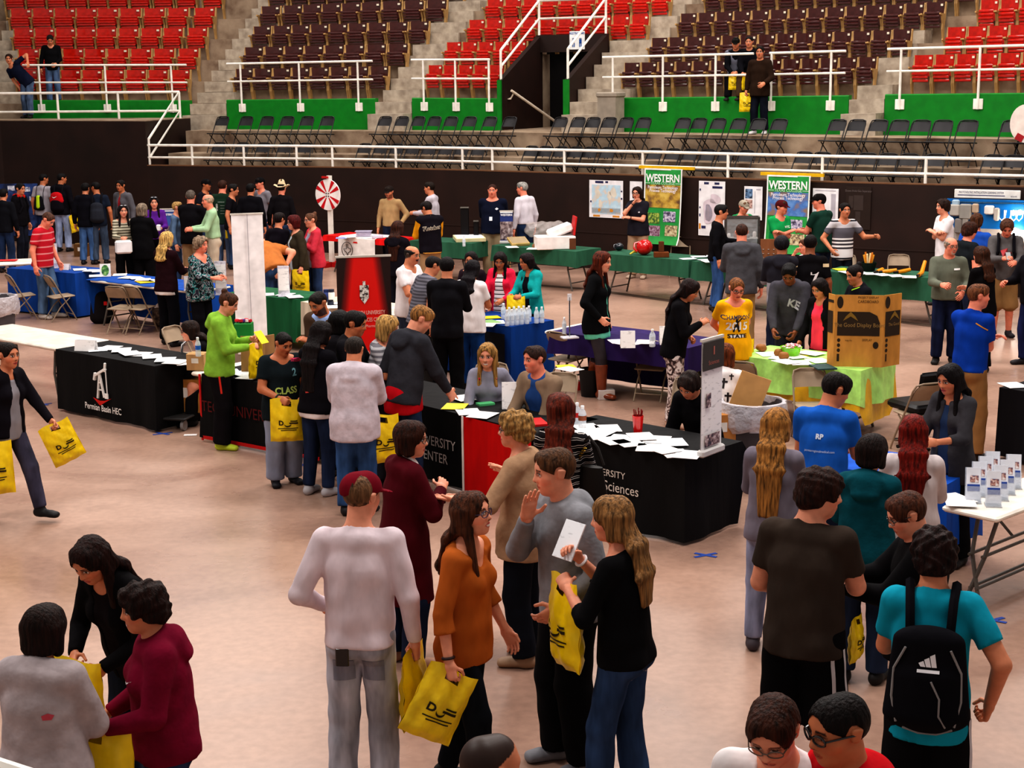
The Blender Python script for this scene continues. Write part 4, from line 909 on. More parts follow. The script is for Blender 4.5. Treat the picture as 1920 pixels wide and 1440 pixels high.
SECT = [('red', 'by the tunnel block', RED, [(33, 360, 8), (35, 378, 8), (27, 395, 9), (21, 411, 9), (13, 428, 10)]),
        ('brown', 'between the two stairways', BRN, [(442, 732, 8), (458, 769, 8), (474, 808, 9), (488, 842, 9), (505, 877, 10)]),
        ('red', 'around the doorway', RED, [(804, 948, 5), (838, 990, 5), (880, 1220, 10), (914, 1262, 10)]),
        ('brown', 'past the doorway', BRN, [(1171, 1646, 14), (1222, 1711, 14), (1276, 1774, 14), (1326, 1838, 14)]),
        ('red', 'at the right edge', RED, [(1713, 1958, 6), (1775, 1973, 5), (1837, 1991, 4)])]
for cn, where, proto, rows in SECT:
    for r, (xa, xb, n) in enumerate(rows):
        u, zf = .72+TREAD*r, Z0+RISE*r; ta, tb = BOWL.find(xa, u, zf+.6), BOWL.find(xb, u, zf+.6)
        for i in range(n):
            t = ta+(tb-ta)*(i+.5)/n; p, nn = BOWL.at(t, u); a = math.atan2(-nn[0], nn[1]); wd_ = np.linalg.norm(BOWL.at(tb, u)[0]-BOWL.at(ta, u)[0])/n
            lab = '%s seat from the left in the %s %s row %s' % (ORD[i], ROWN[r], cn, where); loc = (p[0], p[1], zf+dz(t)); grp = '%s arena seats %s' % (cn, where)
            if proto.name not in used: o = proto; o.location = loc; o.rotation_euler = (0, 0, a); o['label'] = lab; o['group'] = grp; used[proto.name] = 1
            else: o = dup(proto, loc, a, lab, grp)
            o.scale = (wd_/.49, 1, 1); o['category'] = 'seat'
# ------------------------------------------------------------------ folding chairs
def chair_proto(name, fr, seatc, backc, solid):
    """steel folding chair facing -y, seat at .44 m"""
    root = empty(name, (0, -60, 0)); m = mat('plain', fr, .4); w = .20
    for s in (-1, 1): MB().tube([(s*w, -.22, 0), (s*w, -.14, .18), (s*w*.98, .02, .48), (s*w*.95, .15, .76)], .0115, 6).obj('front_leg', m, root)
    for s in (-1, 1): MB().tube([(s*(w-.025), .22, 0), (s*(w-.025), .05, .26), (s*(w-.025), -.13, .43)], .0105, 6).obj('rear_leg', m, root)
    MB().tube([(-w, -.17, .11), (w, -.17, .11)], .008, 6).tube([(-w+.025, .16, .10), (w-.025, .16, .10)], .008, 6).obj('cross_bar', m, root)
    mb = MB(); mb.box((0, -.03, .445), (.385, .385, .025), 0, .012, Matrix.Rotation(-.06, 3, 'X')); mb.obj('seat', mat(*seatc), root)
    mb = MB()
    def bk(a, b, off):
        x = (a-.5); wd = .375*(1 if b < .5 else math.sqrt(max(0, 1-((b-.5)/.52)**2))*.42+.58); return (x*wd, .10+.105*b+.03*(1-(2*a-1)**2)+off, .635+.195*b)
    mb.sheet(8, 6, lambda a, b: bk(a, b, 0)); mb.sheet(8, 6, lambda a, b: bk(1-a, b, .014)); mb.obj('backrest', mat(*backc), root)
    MB().tube([(-w*.95, .15, .76), (-w*.85, .185, .825), (-w*.5, .205, .845), (w*.5, .205, .845), (w*.85, .185, .825), (w*.95, .15, .76)], .0115, 6).obj('back_frame', m, root)
    KIDS[root.name] = list(root.children); return root
BCH = chair_proto('folding_chair', '1c1a1c', ('plain', '1a181a', .5), ('plain', '2a282a', .5), 0)
CH = [('left of the first gap', (418, 463, 502, 540, 577, 615), (412, 455, 495, 535, 573)),
      ('under the green wall beside the doorway', (723, 755, 786, 816, 847, 882, 920, 957), (685, 715, 745, 775, 805, 837, 867, 898)),
      ('in front of the concrete pier', (1052, 1085, 1113, 1143, 1175, 1208), (997, 1023, 1052, 1080, 1107, 1140)),
      ('below the man with the yellow bag', (1282, 1312, 1348, 1386, 1423, 1462), (1228, 1262, 1294, 1327, 1361, 1399)),
      ('below the far stairway', (1571, 1607, 1648, 1687, 1727, 1768, 1815), (1507, 1541, 1588, 1626, 1665, 1704, 1753)),
      ('at the right edge', (1897, 1935), (1862, 1901, 1940))]
first = True
for where, rear, front in CH:
    for row, xs, u, z in (('rear', rear, 1.42, ZB), ('front', front, .56, ZA)):
        for i, x in enumerate(xs):
            t = WALL.find(x-3, u+.15, z+.75); p, nn = WALL.at(t, u); a = math.atan2(-nn[0], nn[1])-.22; lab = '%s black folding chair of the %s row %s' % (ORD[i], row, where)
            if first: o = BCH; o.location = (p[0], p[1], z); o.rotation_euler = (0, 0, a); o['label'] = lab; o['group'] = 'black folding chairs on the terrace'; first = False
            else: o = dup(BCH, (p[0], p[1], z), a, lab, 'black folding chairs on the terrace')
            o['category'] = 'chair'
# ------------------------------------------------------------------ tables and cloths
TZ = .745
def fr(A, B, z=TZ):
    a, b = at(A[0], A[1], z), at(B[0], B[1], z); d = b-a; return a, b, math.atan2(d.y, d.x), Vector((d.x, d.y, 0)).length
TABS = {}
def locs(A, B, D, z=TZ):
    a, b, an, L = fr(A, B, z); n = Vector((-math.sin(an), math.cos(an), 0)); c = (a+b)/2+n*D/2; c.z = 0; return c, an, L
def leg_frame(mb, s, L, D, zt):
    x = s*(L/2-.28)
    for y in (-D/2+.10, D/2-.10): mb.tube([(x+s*.12, y, 0), (x, y*.9, zt*.55), (x-s*.03, y*.7, zt)], .016, 8)
    mb.tube([(x, -D/2+.12, zt*.55), (x, D/2-.12, zt*.55)], .012, 6); mb.tube([(x+s*.08, -D/2+.105, zt*.2), (x+s*.08, D/2-.105, zt*.2)], .012, 6); mb.tube([(x, 0, zt*.55), (x-s*.36, 0, zt)], .011, 6)
def table(label, A, B, D=.76, col='efe6da', L=None):
    c, an, L_ = locs(A, B, D); L = L or L_
    root = empty('folding_table', tuple(c), an, label, 'table'); mb = MB(); mb.box((0, 0, TZ-.022), (L, D, .044), 0, .015); mb.obj('tabletop', mat('plain', col, .35), root)
    for s in (-1, 1): mb = MB(); leg_frame(mb, s, L, D, TZ-.044); mb.obj('leg', mat('plain', '5c5650', .4), root)
    return root
def cloth(label, A, B, D=.76, drop=(.72, .72, .72, .72), col='141314', lab=None, amp=.018, z=TZ+.004, name='tablecloth', m=None, tz=TZ, grow=.012):
    c, an, L = locs(A, B, D, tz); root = empty(name, (c.x, c.y, 0), an, label, 'tablecloth'); mb = MB(); hx, hy = L/2+grow, D/2+grow
    P = []; nx, ny = max(6, int(L/.07)), max(6, int(D/.07)); r = .03
    f_, ri, ba, le = drop
    for i in range(nx+1): P.append((-hx+2*hx*i/nx, -hy, 0, -1, f_, i/nx))
    for i in range(1, ny): P.append((hx, -hy+2*hy*i/ny, 1, 0, ri, i/ny))
    for i in range(nx+1): P.append((hx-2*hx*i/nx, hy, 0, 1, ba, i/nx))
    for i in range(1, ny): P.append((-hx, hy-2*hy*i/ny, -1, 0, le, i/ny))
    n = len(P); M = 7; V = []
    per = 2*(hx+hy)*2; sd = (hash(label) % 100)/10 if False else sum(map(ord, label)) % 17
    for k in range(M+1):
        t = k/M
        for i, (x, y, nxx, nyy, dr, q) in enumerate(P):
            e = min(q, 1-q); cor = max(0, 1-e/.12) if (nyy != 0) else max(0, 1-e/.2); s = i*.07
            w = amp*t*(math.sin(s*9+sd)+.6*math.sin(s*21+sd*2)+.8)+.02*t*cor
            ax, ay = (nxx, nyy); 
            if cor > 0: ax += (1 if x > 0 else -1)*.7*cor*(nyy != 0); ay += (1 if y > 0 else -1)*.7*cor*(nxx != 0)
            V.append((x+ax*w, y+ay*w, max(.004, z-dr*t*(1+.06*cor*(dr < .6)))))
    mb.raw(V, [(k*n+(i+1) % n, k*n+i, (k+1)*n+i, (k+1)*n+(i+1) % n) for k in range(M) for i in range(n)]); mb.raw([V[i] for i in range(n)], [tuple(range(n))])
    o = mb.obj('drape', m or mat('cover', col), root); root['L'] = L; root['D'] = D; root.pop('L'); root.pop('D')
    TABS[label] = (root, L, D); return root, L, D, an, c
def on_front(root, L, D, px, A, B, z):
    """local point on the front face of a cloth below the pixel column px"""
    f = (px-A[0])/(B[0]-A[0]); return (-L/2+L*f, -D/2-.05, z)
# black cloth with pump jack, and the bare white table behind it
A, B = (107, 655), (290, 687); root, L, D, an, c = cloth('black floor-length tablecloth with white pump jack emblem and HEC lettering', A, B, .74, (.72, .72, .10, .72))
mb = MB(); ox = -L/2+L*.50; y = -D/2-.062; S = .42; oz = .27
def pl(pts, w): mb.tube([(ox+p[0]*S, y, oz+p[1]*S) for p in pts], w*S, 4)
pl([(-.20, 0), (-.06, .72)], .035); pl([(.10, .05), (-.06, .72)], .035); pl([(-.15, .25), (.05, .25)], .025); pl([(-.12, .45), (0, .45)], .025)
pl([(-.28, .62), (.22, .86)], .045); pl([(-.30, .50), (-.24, .70)], .05); pl([(.18, .78), (.22, 1.02)], .035); pl([(.22, .86), (.24, .15)], .016); mb.box((ox+.20*S, y, oz+.10*S), (.14*S, .012, .14*S))
lettering(mb, 'Permian Basin HEC', .105, (ox, y, .155), (1, 0, 0), (0, 0, 1), bold=.012, sx=.84); mb.obj('emblem', mat('plain', 'f4f0ec', .6), root, smooth=False)
mb = MB(); q = [(-.42, .0), (-.12, -.20), (.42, .06), (.1, -.04), (-.10, -.06)]; mb.raw([(ox+p[0]*S, y-.002, oz+p[1]*S) for p in q], [(0, 1, 4), (1, 3, 4), (1, 2, 3)]); mb.obj('check_mark', mat('plain', 'd01c14', .6), root, smooth=False)
table('bare white folding table behind the black pump jack cloth', (-75, 621), (107, 653), col='dccfc2')
table('bare white folding table end with a red paper, at the far left', (-120, 500), (62, 492), .7)
# dark red edged cloth and white table under it
A, B = (357, 697), (600, 735); table('white folding table under the red-edged black cloth', A, B)
A2 = (381, 701); root, L, D, an, c = cloth('black tablecloth with red edging beneath the green hoodie woman', A2, B, .80, (.70, .70, .1, .0), amp=.012)
mb = MB(); mb.box((-L/2-.02, -D/2-.035, .38), (.025, .012, .73)); mb.box((0, -D/2-.045, .055), (L, .012, .035)); mb.obj('red_edging', mat('plain', 'c81818', .7), root)
mb = MB(); lettering(mb, 'TECH UNIVERSITY', .17, (-L/2+L*.36, -D/2-.05, .40), (1, 0, 0), (0, 0, 1), sx=.9); mb.obj('lettering', mat('plain', '5c1212', .8), root, smooth=False)
# the two joined black cloths in the middle
A, B = (672, 731), (1006, 811); root, L, D, an, c = cloth('black tablecloth with a red panel and UNIVERSITY CENTER lettering', A, B, .76, (.72, .72, .10, .72))
f = lambda px: -L/2+L*(px-A[0])/(B[0]-A[0]); y = -D/2-.055
mb = MB(); mb.sheet(8, 4, lambda a, b: (f(888)+(f(1004)-f(888))*a, y+.004*math.sin(a*20), .02+.732*b)); mb.obj('red_panel', mat('cover', 'c41010'), root)
mb = MB(); mb.box((f(886), y-.003, .38), (.022, .008, .745)); mb.box(((f(830)+f(886))/2, y-.003, .012), (f(886)-f(830), .008, .022)); mb.obj('white_border', mat('plain', 'eee6e0', .7), root)
mb = MB(); lettering(mb, 'UNIVERSITY', .135, (f(872), y, .43), (1, 0, 0), (0, 0, 1), 'RIGHT', sx=.92); lettering(mb, 'CENTER', .135, (f(857), y, .28), (1, 0, 0), (0, 0, 1), 'RIGHT', sx=.92); mb.obj('lettering', mat('plain', 'cfc8c4', .7), root, smooth=False)
A, B = (1012, 807), (1284, 860); root, L, D, an, c = cloth('long black tablecloth with white Human Sciences lettering, papers on top', A, B, .80, (.72, .72, .10, .72)); y = -D/2-.055; HS = (A, B, D)
mb = MB(); lettering(mb, 'UNIVERSITY', .085, (f(1) if 0 else -L/2+L*(1150-A[0])/(B[0]-A[0])-.02, y, .50), (1, 0, 0), (0, 0, 1), sx=1.0); lettering(mb, 'Human Sciences', .125, (-L/2+L*(1146-A[0])/(B[0]-A[0]), y, .385), (1, 0, 0), (0, 0, 1), sx=.92); mb.obj('lettering', mat('plain', 'd8d0c8', .7), root, smooth=False)
# blue cloth with bottles
A, B = (790, 586), (958, 613); root, L, D, an, c = cloth('royal blue tablecloth under the rows of water bottles', A, B, .74, col='0d3a80')
mb = MB(); mb.sheet(10, 5, lambda a, b: (L/2-.62+.56*a, -D/2-.055, .05+.60*b)); mb.obj('dark_panel', mat('plain', '0a0a12', .8), root)
mb = MB(); prof = [(math.cos(t)*.13, .42+math.sin(t)*.10) for t in np.linspace(0, PI, 12)]; mb.raw([(L/2-.34+p[0], -D/2-.06, p[1]) for p in prof], [tuple(range(12))]); lettering(mb, 'TECH', .07, (L/2-.34, -D/2-.06, .34), (1, 0, 0), (0, 0, 1)); mb.obj('dome_emblem', mat('plain', 'a8b0b8', .7), root, smooth=False)
# purple
A, B = (1024, 621), (1290, 653); table('white folding table under the purple cloth', (1020, 620), (1290, 653), .76); cloth('dark purple tablecloth hung short over the white table edge', (1034, 622), B, .78, (.26, .3, .70, .0), '2a1a50', amp=.012)
# lime over yellow
A, B = (1378, 667), (1613, 696); cloth('yellow plastic tablecloth hanging below the lime one', A, B, .76, (.42, .60, .4, .4), m=mat('poly', 'e0b020'), amp=.02, z=TZ); root, *_ = cloth('lime green plastic tablecloth under the cardboard display board', A, B, .78, (.36, .40, .36, .36), m=mat('poly', 'b4ec7c'), amp=.035, z=TZ+.008, grow=.02)
table('white folding table under the lime green cloth', A, B)
# right side tables
cloth('black tablecloth at the right edge beside the khaki trousers', (1877, 727), (2010, 748), .7, (.70, .7, .7, .70), '161418')
table('white folding table holding the brochure stands, at the right edge', (1765, 948), (1870, 971), 1.5)
cloth('bright blue tablecloth between the red haired woman and the standing cards', (1500, 866), (1775, 908), .72, (.70, .55, .6, .7), '1450b0')
# left blue tables
cloth('blue floor-length tablecloth beside the man in the red polo', (15, 503), (140, 513), .74, col='10408c'); table('white table with its edge showing under the blue runner cloth', (168, 524), (362, 546)); cloth('blue tablecloth leaving the white table edge bare', (168, 523.5), (362, 545.5), .78, (.012, .55, .70, .55), '14489a', amp=.012)
cloth('dark green tablecloth behind the tall white banner back', (428, 549), (556, 562), .74, (.62, .6, .6, .6), '1e5a38'); cloth('cream tablecloth behind the bearded man in the brown sweater', (566, 566), (745, 592), .74, (.45, .4, .4, .55), 'cfc0ac')
# green cloths along the wall, with their tables
for lb, A, B, dr in (('green tablecloth beside the letterman jacket', (770, 451), (884, 457), .30), ('green tablecloth with the number card at its corner', (924, 460), (1080, 472), .28), ('green tablecloth under the red helmet', (1122, 475), (1291, 489), .29), ('green tablecloth behind the grey hoodie', (1299, 490), (1480, 505), .32), ('green tablecloth covered in tools by the white shirt man', (1545, 509), (1765, 523), .36)):
    cloth(lb, A, B, .74, (dr, dr, dr, dr), '2c5a44', amp=.012); table('folding table under the '+lb.replace('tablecloth', 'cloth'), A, B, .74)
mb_c = at(930, 468, .66); mb = MB(); mb.box((0, 0, 0), (.10, .006, .13)); lettering(mb, '42', .08, (0, -.006, -.02), (1, 0, 0), (0, 0, 1)); o = mb.obj('number_card', mat('plain', 'f2efe8', .6), None, smooth=False); o.location = (mb_c.x, mb_c.y-.03, .63); tag(o, 'small white number card pinned to the green cloth corner', 'card')
# red cloth table with white runner
A, B = (608, 441), (736, 451); table('folding table under the red cloth by the prize wheel', A, B, .7); cloth('bright red tablecloth by the prize wheel', A, B, .72, (.11, .1, .1, .1), 'd41414'); c, an, L = locs(A, B, .72)
root = empty('table_runner', (c.x, c.y, 0), an, 'white table runner with a round black Texas emblem hanging over the red cloth', 'runner'); f = lambda px: -L/2+L*(px-A[0])/(B[0]-A[0])
prof = [(.30, .758), (-.34, .758), (-.395, .735), (-.41, .15)]
mb = MB(); mb.sheet(6, 3, lambda a, b: (f(637)+(f(706)-f(637))*a, prof[round(b*3)][0], prof[round(b*3)][1])); mb.obj('runner_cloth', mat('plain', 'efeae6', .8), root)
mb = MB(); cx = f(655); mb.tube([(cx+.15*math.cos(t), -.418, .50+.15*math.sin(t)) for t in np.linspace(0, 2*PI, 24, endpoint=False)], .006, 4, True); tx = [(-.02, .11), (.02, .11), (.02, .04), (.10, .02), (.09, -.03), (.03, -.06), (.02, -.11), (-.03, -.05), (-.07, -.03), (-.10, .01), (-.02, .01)]; mb.tube([(cx+p[0], -.418, .50+p[1]) for p in tx], .007, 4, True); lettering(mb, 'TEXAS', .05, (cx-.02, -.42, .70), (1, 0, 0), (0, 0, 1)); mb.obj('emblem', mat('plain', '26221f', .6), root, smooth=False)
# ------------------------------------------------------------------ tan folding chairs
TCH = chair_proto('folding_chair', '8f7c68', ('plain', '9c8872', .5), ('plain', '98846e', .5), 0); first = True
for i, (px, py, rz, lab) in enumerate([
  (42, 598, 120, 'tan folding chair with a red book, left of the red polo man'), (114, 600, 125, 'tan folding chair half hidden behind the red polo man'), (232, 624, 160, 'tan folding chair, left of the pair at the blue table'), (262, 624, 152, 'tan folding chair, right of the pair at the blue table'),
  (1062, 730, 135, 'tan folding chair with yellow papers beside the tall brown boots'), (1222, 748, 158, 'tan folding chair tucked in at the purple cloth, right of the brown boots'), (1392, 796, 155, 'tan folding chair under the cross print vest'), (1520, 826, 2, 'tan chair facing out before the lime cloth'), (1720, 846, 200, 'tan folding chair beside the woman in the dark cardigan'),
  (1352, 905, 20, 'tan folding chair behind the small standing banner'), (1045, 835, -20, 'tan folding chair under the man in the tan blazer'), (925, 812, 5, 'tan folding chair under the seated blonde woman'), (1388, 528, -10, 'tan folding chair behind the green table with leaflets'), (1275, 518, -10, 'tan folding chair behind the red helmet'), (1583, 560, -10, 'tan folding chair behind the jersey number seven'), (1683, 560, -12, 'tan folding chair behind the tools on green'), (345, 722, 60, 'tan folding chair under the woman looking at her phone'), (1290, 845, -15, 'tan folding chair under the slumped man in black')]):
    p = at(px, py); a = math.radians(rz)
    if first: o = TCH; o.location = p; o.rotation_euler = (0, 0, a); first = False; o['label'] = lab; o['group'] = 'tan folding chairs'
    else: o = dup(TCH, p, a, lab, 'tan folding chairs')
    o['category'] = 'chair'; o.scale = (.95, .95, .89)
p = at(1722, 838); root = empty('office_chair', tuple(p), math.radians(205), 'black padded office chair behind the dark haired woman', 'chair')
mb = MB(); mb.box((0, 0, .46), (.5, .5, .09), 0, .03); mb.obj('seat', mat('plain', '141214', .4), root); mb = MB(); mb.box((0, .23, .70), (.44, .06, .30), 0, .025, Matrix.Rotation(-.15, 3, 'X')); mb.obj('backrest', mat('plain', '141214', .4), root)
mb = MB(); mb.tube([(0, 0, .06), (0, 0, .42)], .03, 8); [mb.tube([(0, 0, .08), (math.cos(t)*.28, math.sin(t)*.28, .035)], .02, 6) for t in np.linspace(0, 2*PI, 5, endpoint=False)]; mb.obj('base', mat('plain', '1a1818', .4), root)
# ------------------------------------------------------------------ small things
def sheet_item(name, px, py, w, h, rz, m, lab, cat, group=None, z=TZ+.014, t=.004):
    p = at(px, py, z); mb = MB(); mb.box((0, 0, 0), (w, h, t)); o = mb.obj(name, m, None, smooth=False); o.location = p; o.rotation_euler = (0, 0, math.radians(rz)); return tag(o, lab, cat, group)
PAP = mat('paper', 'f4f0ee', '9a9a9a'); PAPB = mat('paper', 'eef0f4', '3c5a9a'); PAPR = mat('paper', 'f4eeec', 'c04040'); rp = random.Random(3)
def papers(lst, lab, group, m=PAP, z=TZ+.014, size=(.216, .279), name='paper_sheet', cat='paper', t=.004):
    for i, q in enumerate(lst):
        px, py = q[:2]; sheet_item(name, px, py, size[0], size[1], q[2] if len(q) > 2 else rp.uniform(-40, 40), m if not isinstance(m, list) else m[i % len(m)], lab, cat, group, z+.0035*i*0+(i % 4)*.0045, t)
papers([(1100, 801, 15), (1128, 810, -30), (1090, 813, 10), (1105, 818, 30), (1140, 803, 5), (1165, 822, -20), (1180, 830, 20), (1203, 818, 10), (1232, 824, -15), (1262, 829, 5), (1218, 839, -10), (1243, 842, 30), (1266, 850, 10), (1290, 852, -20), (1150, 826, 25)], 'white printed sheet lying on the Human Sciences table', 'printed sheets on the Human Sciences table', [PAP, PAPB, PAP, PAPR])
papers([(182, 655, 20), (205, 652, -15), (228, 656, 10), (245, 662, 30), (262, 664, -10), (285, 668, 15), (310, 674, 5), (330, 678, -15), (345, 680, 25)], 'printed brochure lying on the black pump jack table', 'brochures on the pump jack table', [PAPB, PAP, PAP])
papers([(878, 772, 10), (905, 778, -25), (870, 746, 30)], 'white sheet on the black table before the seated pair', 'sheets before the seated pair', PAP)
papers([(1000, 792, 14)], 'red folder at the end of the red panelled table', None, mat('plain', 'cc1616', .5), name='folder', cat='folder', t=.02)
papers([(853, 762, -10)], 'yellow sheet under the hand of the boy in the dark hoodie', None, mat('plain', 'f2dc3c', .7))
papers([(430, 697, 20), (470, 706, -20), (455, 700, 40), (565, 727, 10)], 'white form lying on the red-edged black table', 'forms on the red-edged table', PAPB)
papers([(1440, 664, 10), (1465, 670, -30), (1490, 668, 20), (1520, 662, 45), (1500, 680, 0), (1535, 676, 15), (1475, 678, 30)], 'crumpled white and pink paper lying on the lime cloth', 'papers on the lime cloth', [PAP, PAPR])
papers([(1500, 664, 25)], 'yellow sheet among the papers on lime green', None, mat('plain', 'e8d020', .7)); papers([(1543, 688, 10)], 'dark notebook at the foot of the cardboard board', None, mat('plain', '2c4a48', .6), name='notebook', cat='notebook', t=.015)
papers([(225, 515, 10), (240, 520, -20), (255, 521, 30), (268, 524, 5), (285, 526, -15), (180, 517, 15)], 'white leaflet on the blue runner table', 'leaflets on the blue runner table', [PAP, PAPR]); papers([(272, 528, 30)], 'yellow envelope near the edge of the blue runner table', None, mat('plain', 'eec020', .7), size=(.25, .33), name='envelope', cat='envelope')
papers([(150, 505, 20), (172, 507, -10), (185, 508, 15)], 'white papers stacked on the far blue cloth', 'papers on the far blue cloth', PAP); papers([(10, 488, 5)], 'red paper on the white table at far left', None, mat('plain', 'd02828', .7), size=(.4, .25))
papers([(1160, 640, 10), (1175, 644, 40), (1210, 641, -10)], 'white card lying on the purple cloth', 'cards on the purple cloth', PAP); papers([(1062, 688, 10), (1068, 692, 40)], 'yellow and white papers on the tan chair by the boots', 'papers on the chair', [mat('plain', 'e8cc30', .7), PAP], z=.475)
papers([(1790, 935, 20), (1800, 940, -10)], 'white paper lying beside the brochure stands', 'papers beside the brochure stands', PAP); papers([(1532, 876, 10), (1526, 879, 30)], 'white leaflet on the bright blue cloth', 'leaflets on bright blue', PAP); papers([(1900, 722, 10)], 'white sheet on the black cloth at the right edge', None, PAP)
papers([(1310, 481, 5), (1338, 480, -10), (1325, 487, 20), (1352, 486, 0), (1290, 485, 15), (1368, 484, 30)], 'blue and white leaflet in the rows by the tan chair', 'leaflet rows on the green cloth', [PAPB], size=(.26, .20))
papers([(960, 463, 10), (1000, 466, -10), (1330, 490, 10)], 'white sheet on the green cloths by the wall', 'sheets on the green cloths', PAP); papers([(500, 552, 10), (535, 552, -15), (552, 556, 20)], 'white leaflet on the dark green cloth', 'leaflets on the dark green cloth', PAP); papers([(628, 575, 10), (640, 568, -20)], 'sheet lying on the cream cloth', 'sheets on the cream cloth', PAP)
papers([(1615, 512, 10), (1635, 513, -10), (1655, 515, 20), (1680, 517, 5), (1705, 519, -15), (1590, 510, 15)], 'leaflet among the tools on the green cloth', 'leaflets among the tools', [PAP, PAPR, PAPB]); papers([(1578, 505, 10)], 'yellow sheet on the tool table', None, mat('plain', 'f0dc20', .7))
papers([(930, 604, 5), (918, 603, 30), (912, 609, -10)], 'leaflet on the royal blue cloth', 'leaflets on the royal blue cloth', [PAP, mat('plain', '7aa060', .7), PAPR]); papers([(916, 595, 15)], 'yellow folder on the royal blue cloth', None, mat('plain', 'e8c818', .7), size=(.3, .22), name='folder', cat='folder')
papers([(868, 468), ] if 0 else [(640, 446, 5), (655, 444, 20)], 'pale leaflet on the red table', 'leaflets on the red table', [mat('plain', '8890c8', .7), PAP])
def tent(px, py, w, h, lab, name='tent_card', rz=0, z=TZ+.006, m=None, text=None, tc='223044', group=None):
    p = at(px, py, z); root = empty(name, tuple(p), math.radians(rz), lab, 'card', group); mb = MB(); mb.box((0, -.02, h/2), (w, .004, h), 0, 0, Matrix.Rotation(-.25, 3, 'X')); mb.box((0, .045, h/2), (w, .004, h), 0, 0, Matrix.Rotation(.25, 3, 'X')); mb.obj('card', m or PAP, root, smooth=False)
    if text: mb = MB(); lettering(mb, text, h*.34, (0, -.026, h*.5), (1, 0, 0), (0, .25, 1)); mb.obj('lettering', mat('plain', tc, .7), root, smooth=False)
    return root
tent(161, 658, .26, .13, 'white folded name card on the black pump jack table', rz=-15); tent(122, 506, .16, .10, 'white tent card on the far blue cloth', rz=-10); tent(1177, 652, .17, .20, 'blank white card standing on the purple cloth'); tent(1250, 646, .17, .22, 'white card standing by the bottle on purple'); tent(955, 766, .14, .26, 'plain white card standing before the tan blazer')
p = at(198, 519, TZ+.006); root = empty('picture_frame', tuple(p), math.radians(10), 'small framed green picture standing on the blue runner table', 'picture frame'); mb = MB(); R_ = Matrix.Rotation(-.15, 3, 'X'); mb.box((0, 0, .105), (.17, .012, .21), 0, .003, R_); mb.obj('frame', mat('plain', 'e8e4de', .5), root); mb = MB(); mb.lathe([(.001, 0), (.07, 0)], (0, 0, 0), 20, 1, 1.25, False); v = [R_@Vector((q[0]*.85, -.008, q[1]))+Vector((0, -.001, .105)) for q in mb.v]; m2 = MB(); m2.raw(v, mb.f); m2.obj('picture', mat('photo', '4c8a44', '9ac070', '2c5430', 20.0), root)
# brochure stands
def brochure_stand(px, py, lab, group):
    p = at(px, py, TZ); root = empty('brochure_stand', tuple(p), math.radians(-10), lab, 'brochure stand', group); R_ = Matrix.Rotation(-.22, 3, 'X')
    mb = MB(); mb.box((0, -.008, .06), (.115, .006, .12), 0, 0, R_); mb.box((0, .035, .125), (.115, .006, .25), 0, 0, R_); mb.box((0, .0, .004), (.115, .13, .008)); mb.obj('holder', mat('film', 'dfe6f0', .35), root, smooth=False)
    mb = MB(); mb.box((0, .018, .135), (.10, .018, .235), 0, 0, R_); mb.obj('leaflets', mat('plain', 'e9ecf4', .5), root, smooth=False)
    mb = MB(); off = R_@Vector((0, -.011, 0)); c_ = Vector((0, .018, .135))
    for z, hh, w in ((-.03, .05, .09),): q = c_+R_@Vector((0, -.0105, z)); mb.box(q, (w, .003, hh), 0, 0, R_)
    mb.obj('blue_print', mat('plain', '2c4a9a', .5), root, smooth=False); mb = MB(); q = c_+R_@Vector((.005, -.0105, .035)); mb.box(q, (.06, .003, .05), 0, 0, R_); mb.obj('picture', mat('photo', 'b07a6a', 'e8e0e0', '30406a', 40.0), root, smooth=False); return root
BS = [(1824, 941), (1836, 929), (1848, 918), (1860, 908), (1862, 948), (1875, 936), (1888, 925), (1900, 914)]
first = None
for i, (x, y) in enumerate(BS):
    lab = '%s blue and white brochure stand of the %s row on the white table' % (('nearest', 'second', 'third', 'farthest')[i % 4], ('inner', 'outer')[i//4])
    if first is None: first = brochure_stand(x, y, lab, 'brochure stands'); KIDS[first.name] = list(first.children)
    else: dup(first, at(x, y, TZ), math.radians(-10), lab, 'brochure stands')
# bottles
def bottle(px, py, lab, group=None, lc='d8e4f0', z=TZ+.006, h=.21, first=None):
    p = at(px, py, z)
    root = empty('water_bottle', tuple(p), 0, lab, 'bottle', group); s = h/.21
    mb = MB(); mb.lathe([(.028*s, 0), (.032*s, .006), (.032*s, .05), (.029*s, .06), (.032*s, .07), (.032*s, .13), (.026*s, .155), (.013*s, .178), (.012*s, .186)], n=12); mb.obj('bottle_body', mat('film', 'e4ecf4', .55), root)
    mb = MB(); mb.lathe([(.0325*s, .075), (.0325*s, .12)], n=12, cap=False); mb.obj('bottle_label', mat('plain', lc, .4), root); mb = MB(); mb.lathe([(.015*s, .183), (.015*s, .205), (.012*s, .208)], n=10); mb.obj('bottle_cap', mat('plain', 'f4f4f4', .4), root); return root
b0 = bottle(951, 611, 'clear water bottle standing in the cluster on royal blue', 'water bottles on the royal blue cloth'); KIDS[b0.name] = list(b0.children)
for x, y in ((960, 610), (969, 609), (978, 608), (988, 607), (955, 606), (964, 605), (973, 604), (982, 603), (992, 603), (1006, 606), (1016, 605)): dup(b0, at(x, y, TZ+.006), 0, 'clear water bottle standing in the cluster on royal blue', 'water bottles on the royal blue cloth')
bottle(944, 598, 'single water bottle apart from the cluster on royal blue'); bottle(1082, 797, 'clear soda bottle with a red label on the Human Sciences table', lc='c02828', h=.24); bottle(1092, 803, 'nearly empty brown soda bottle on the Human Sciences table', lc='8a4a30', h=.24); bottle(1223, 650, 'clear water bottle standing on the purple cloth', h=.24); bottle(1058, 626, 'clear cup-like bottle at the end of the purple cloth', h=.17)
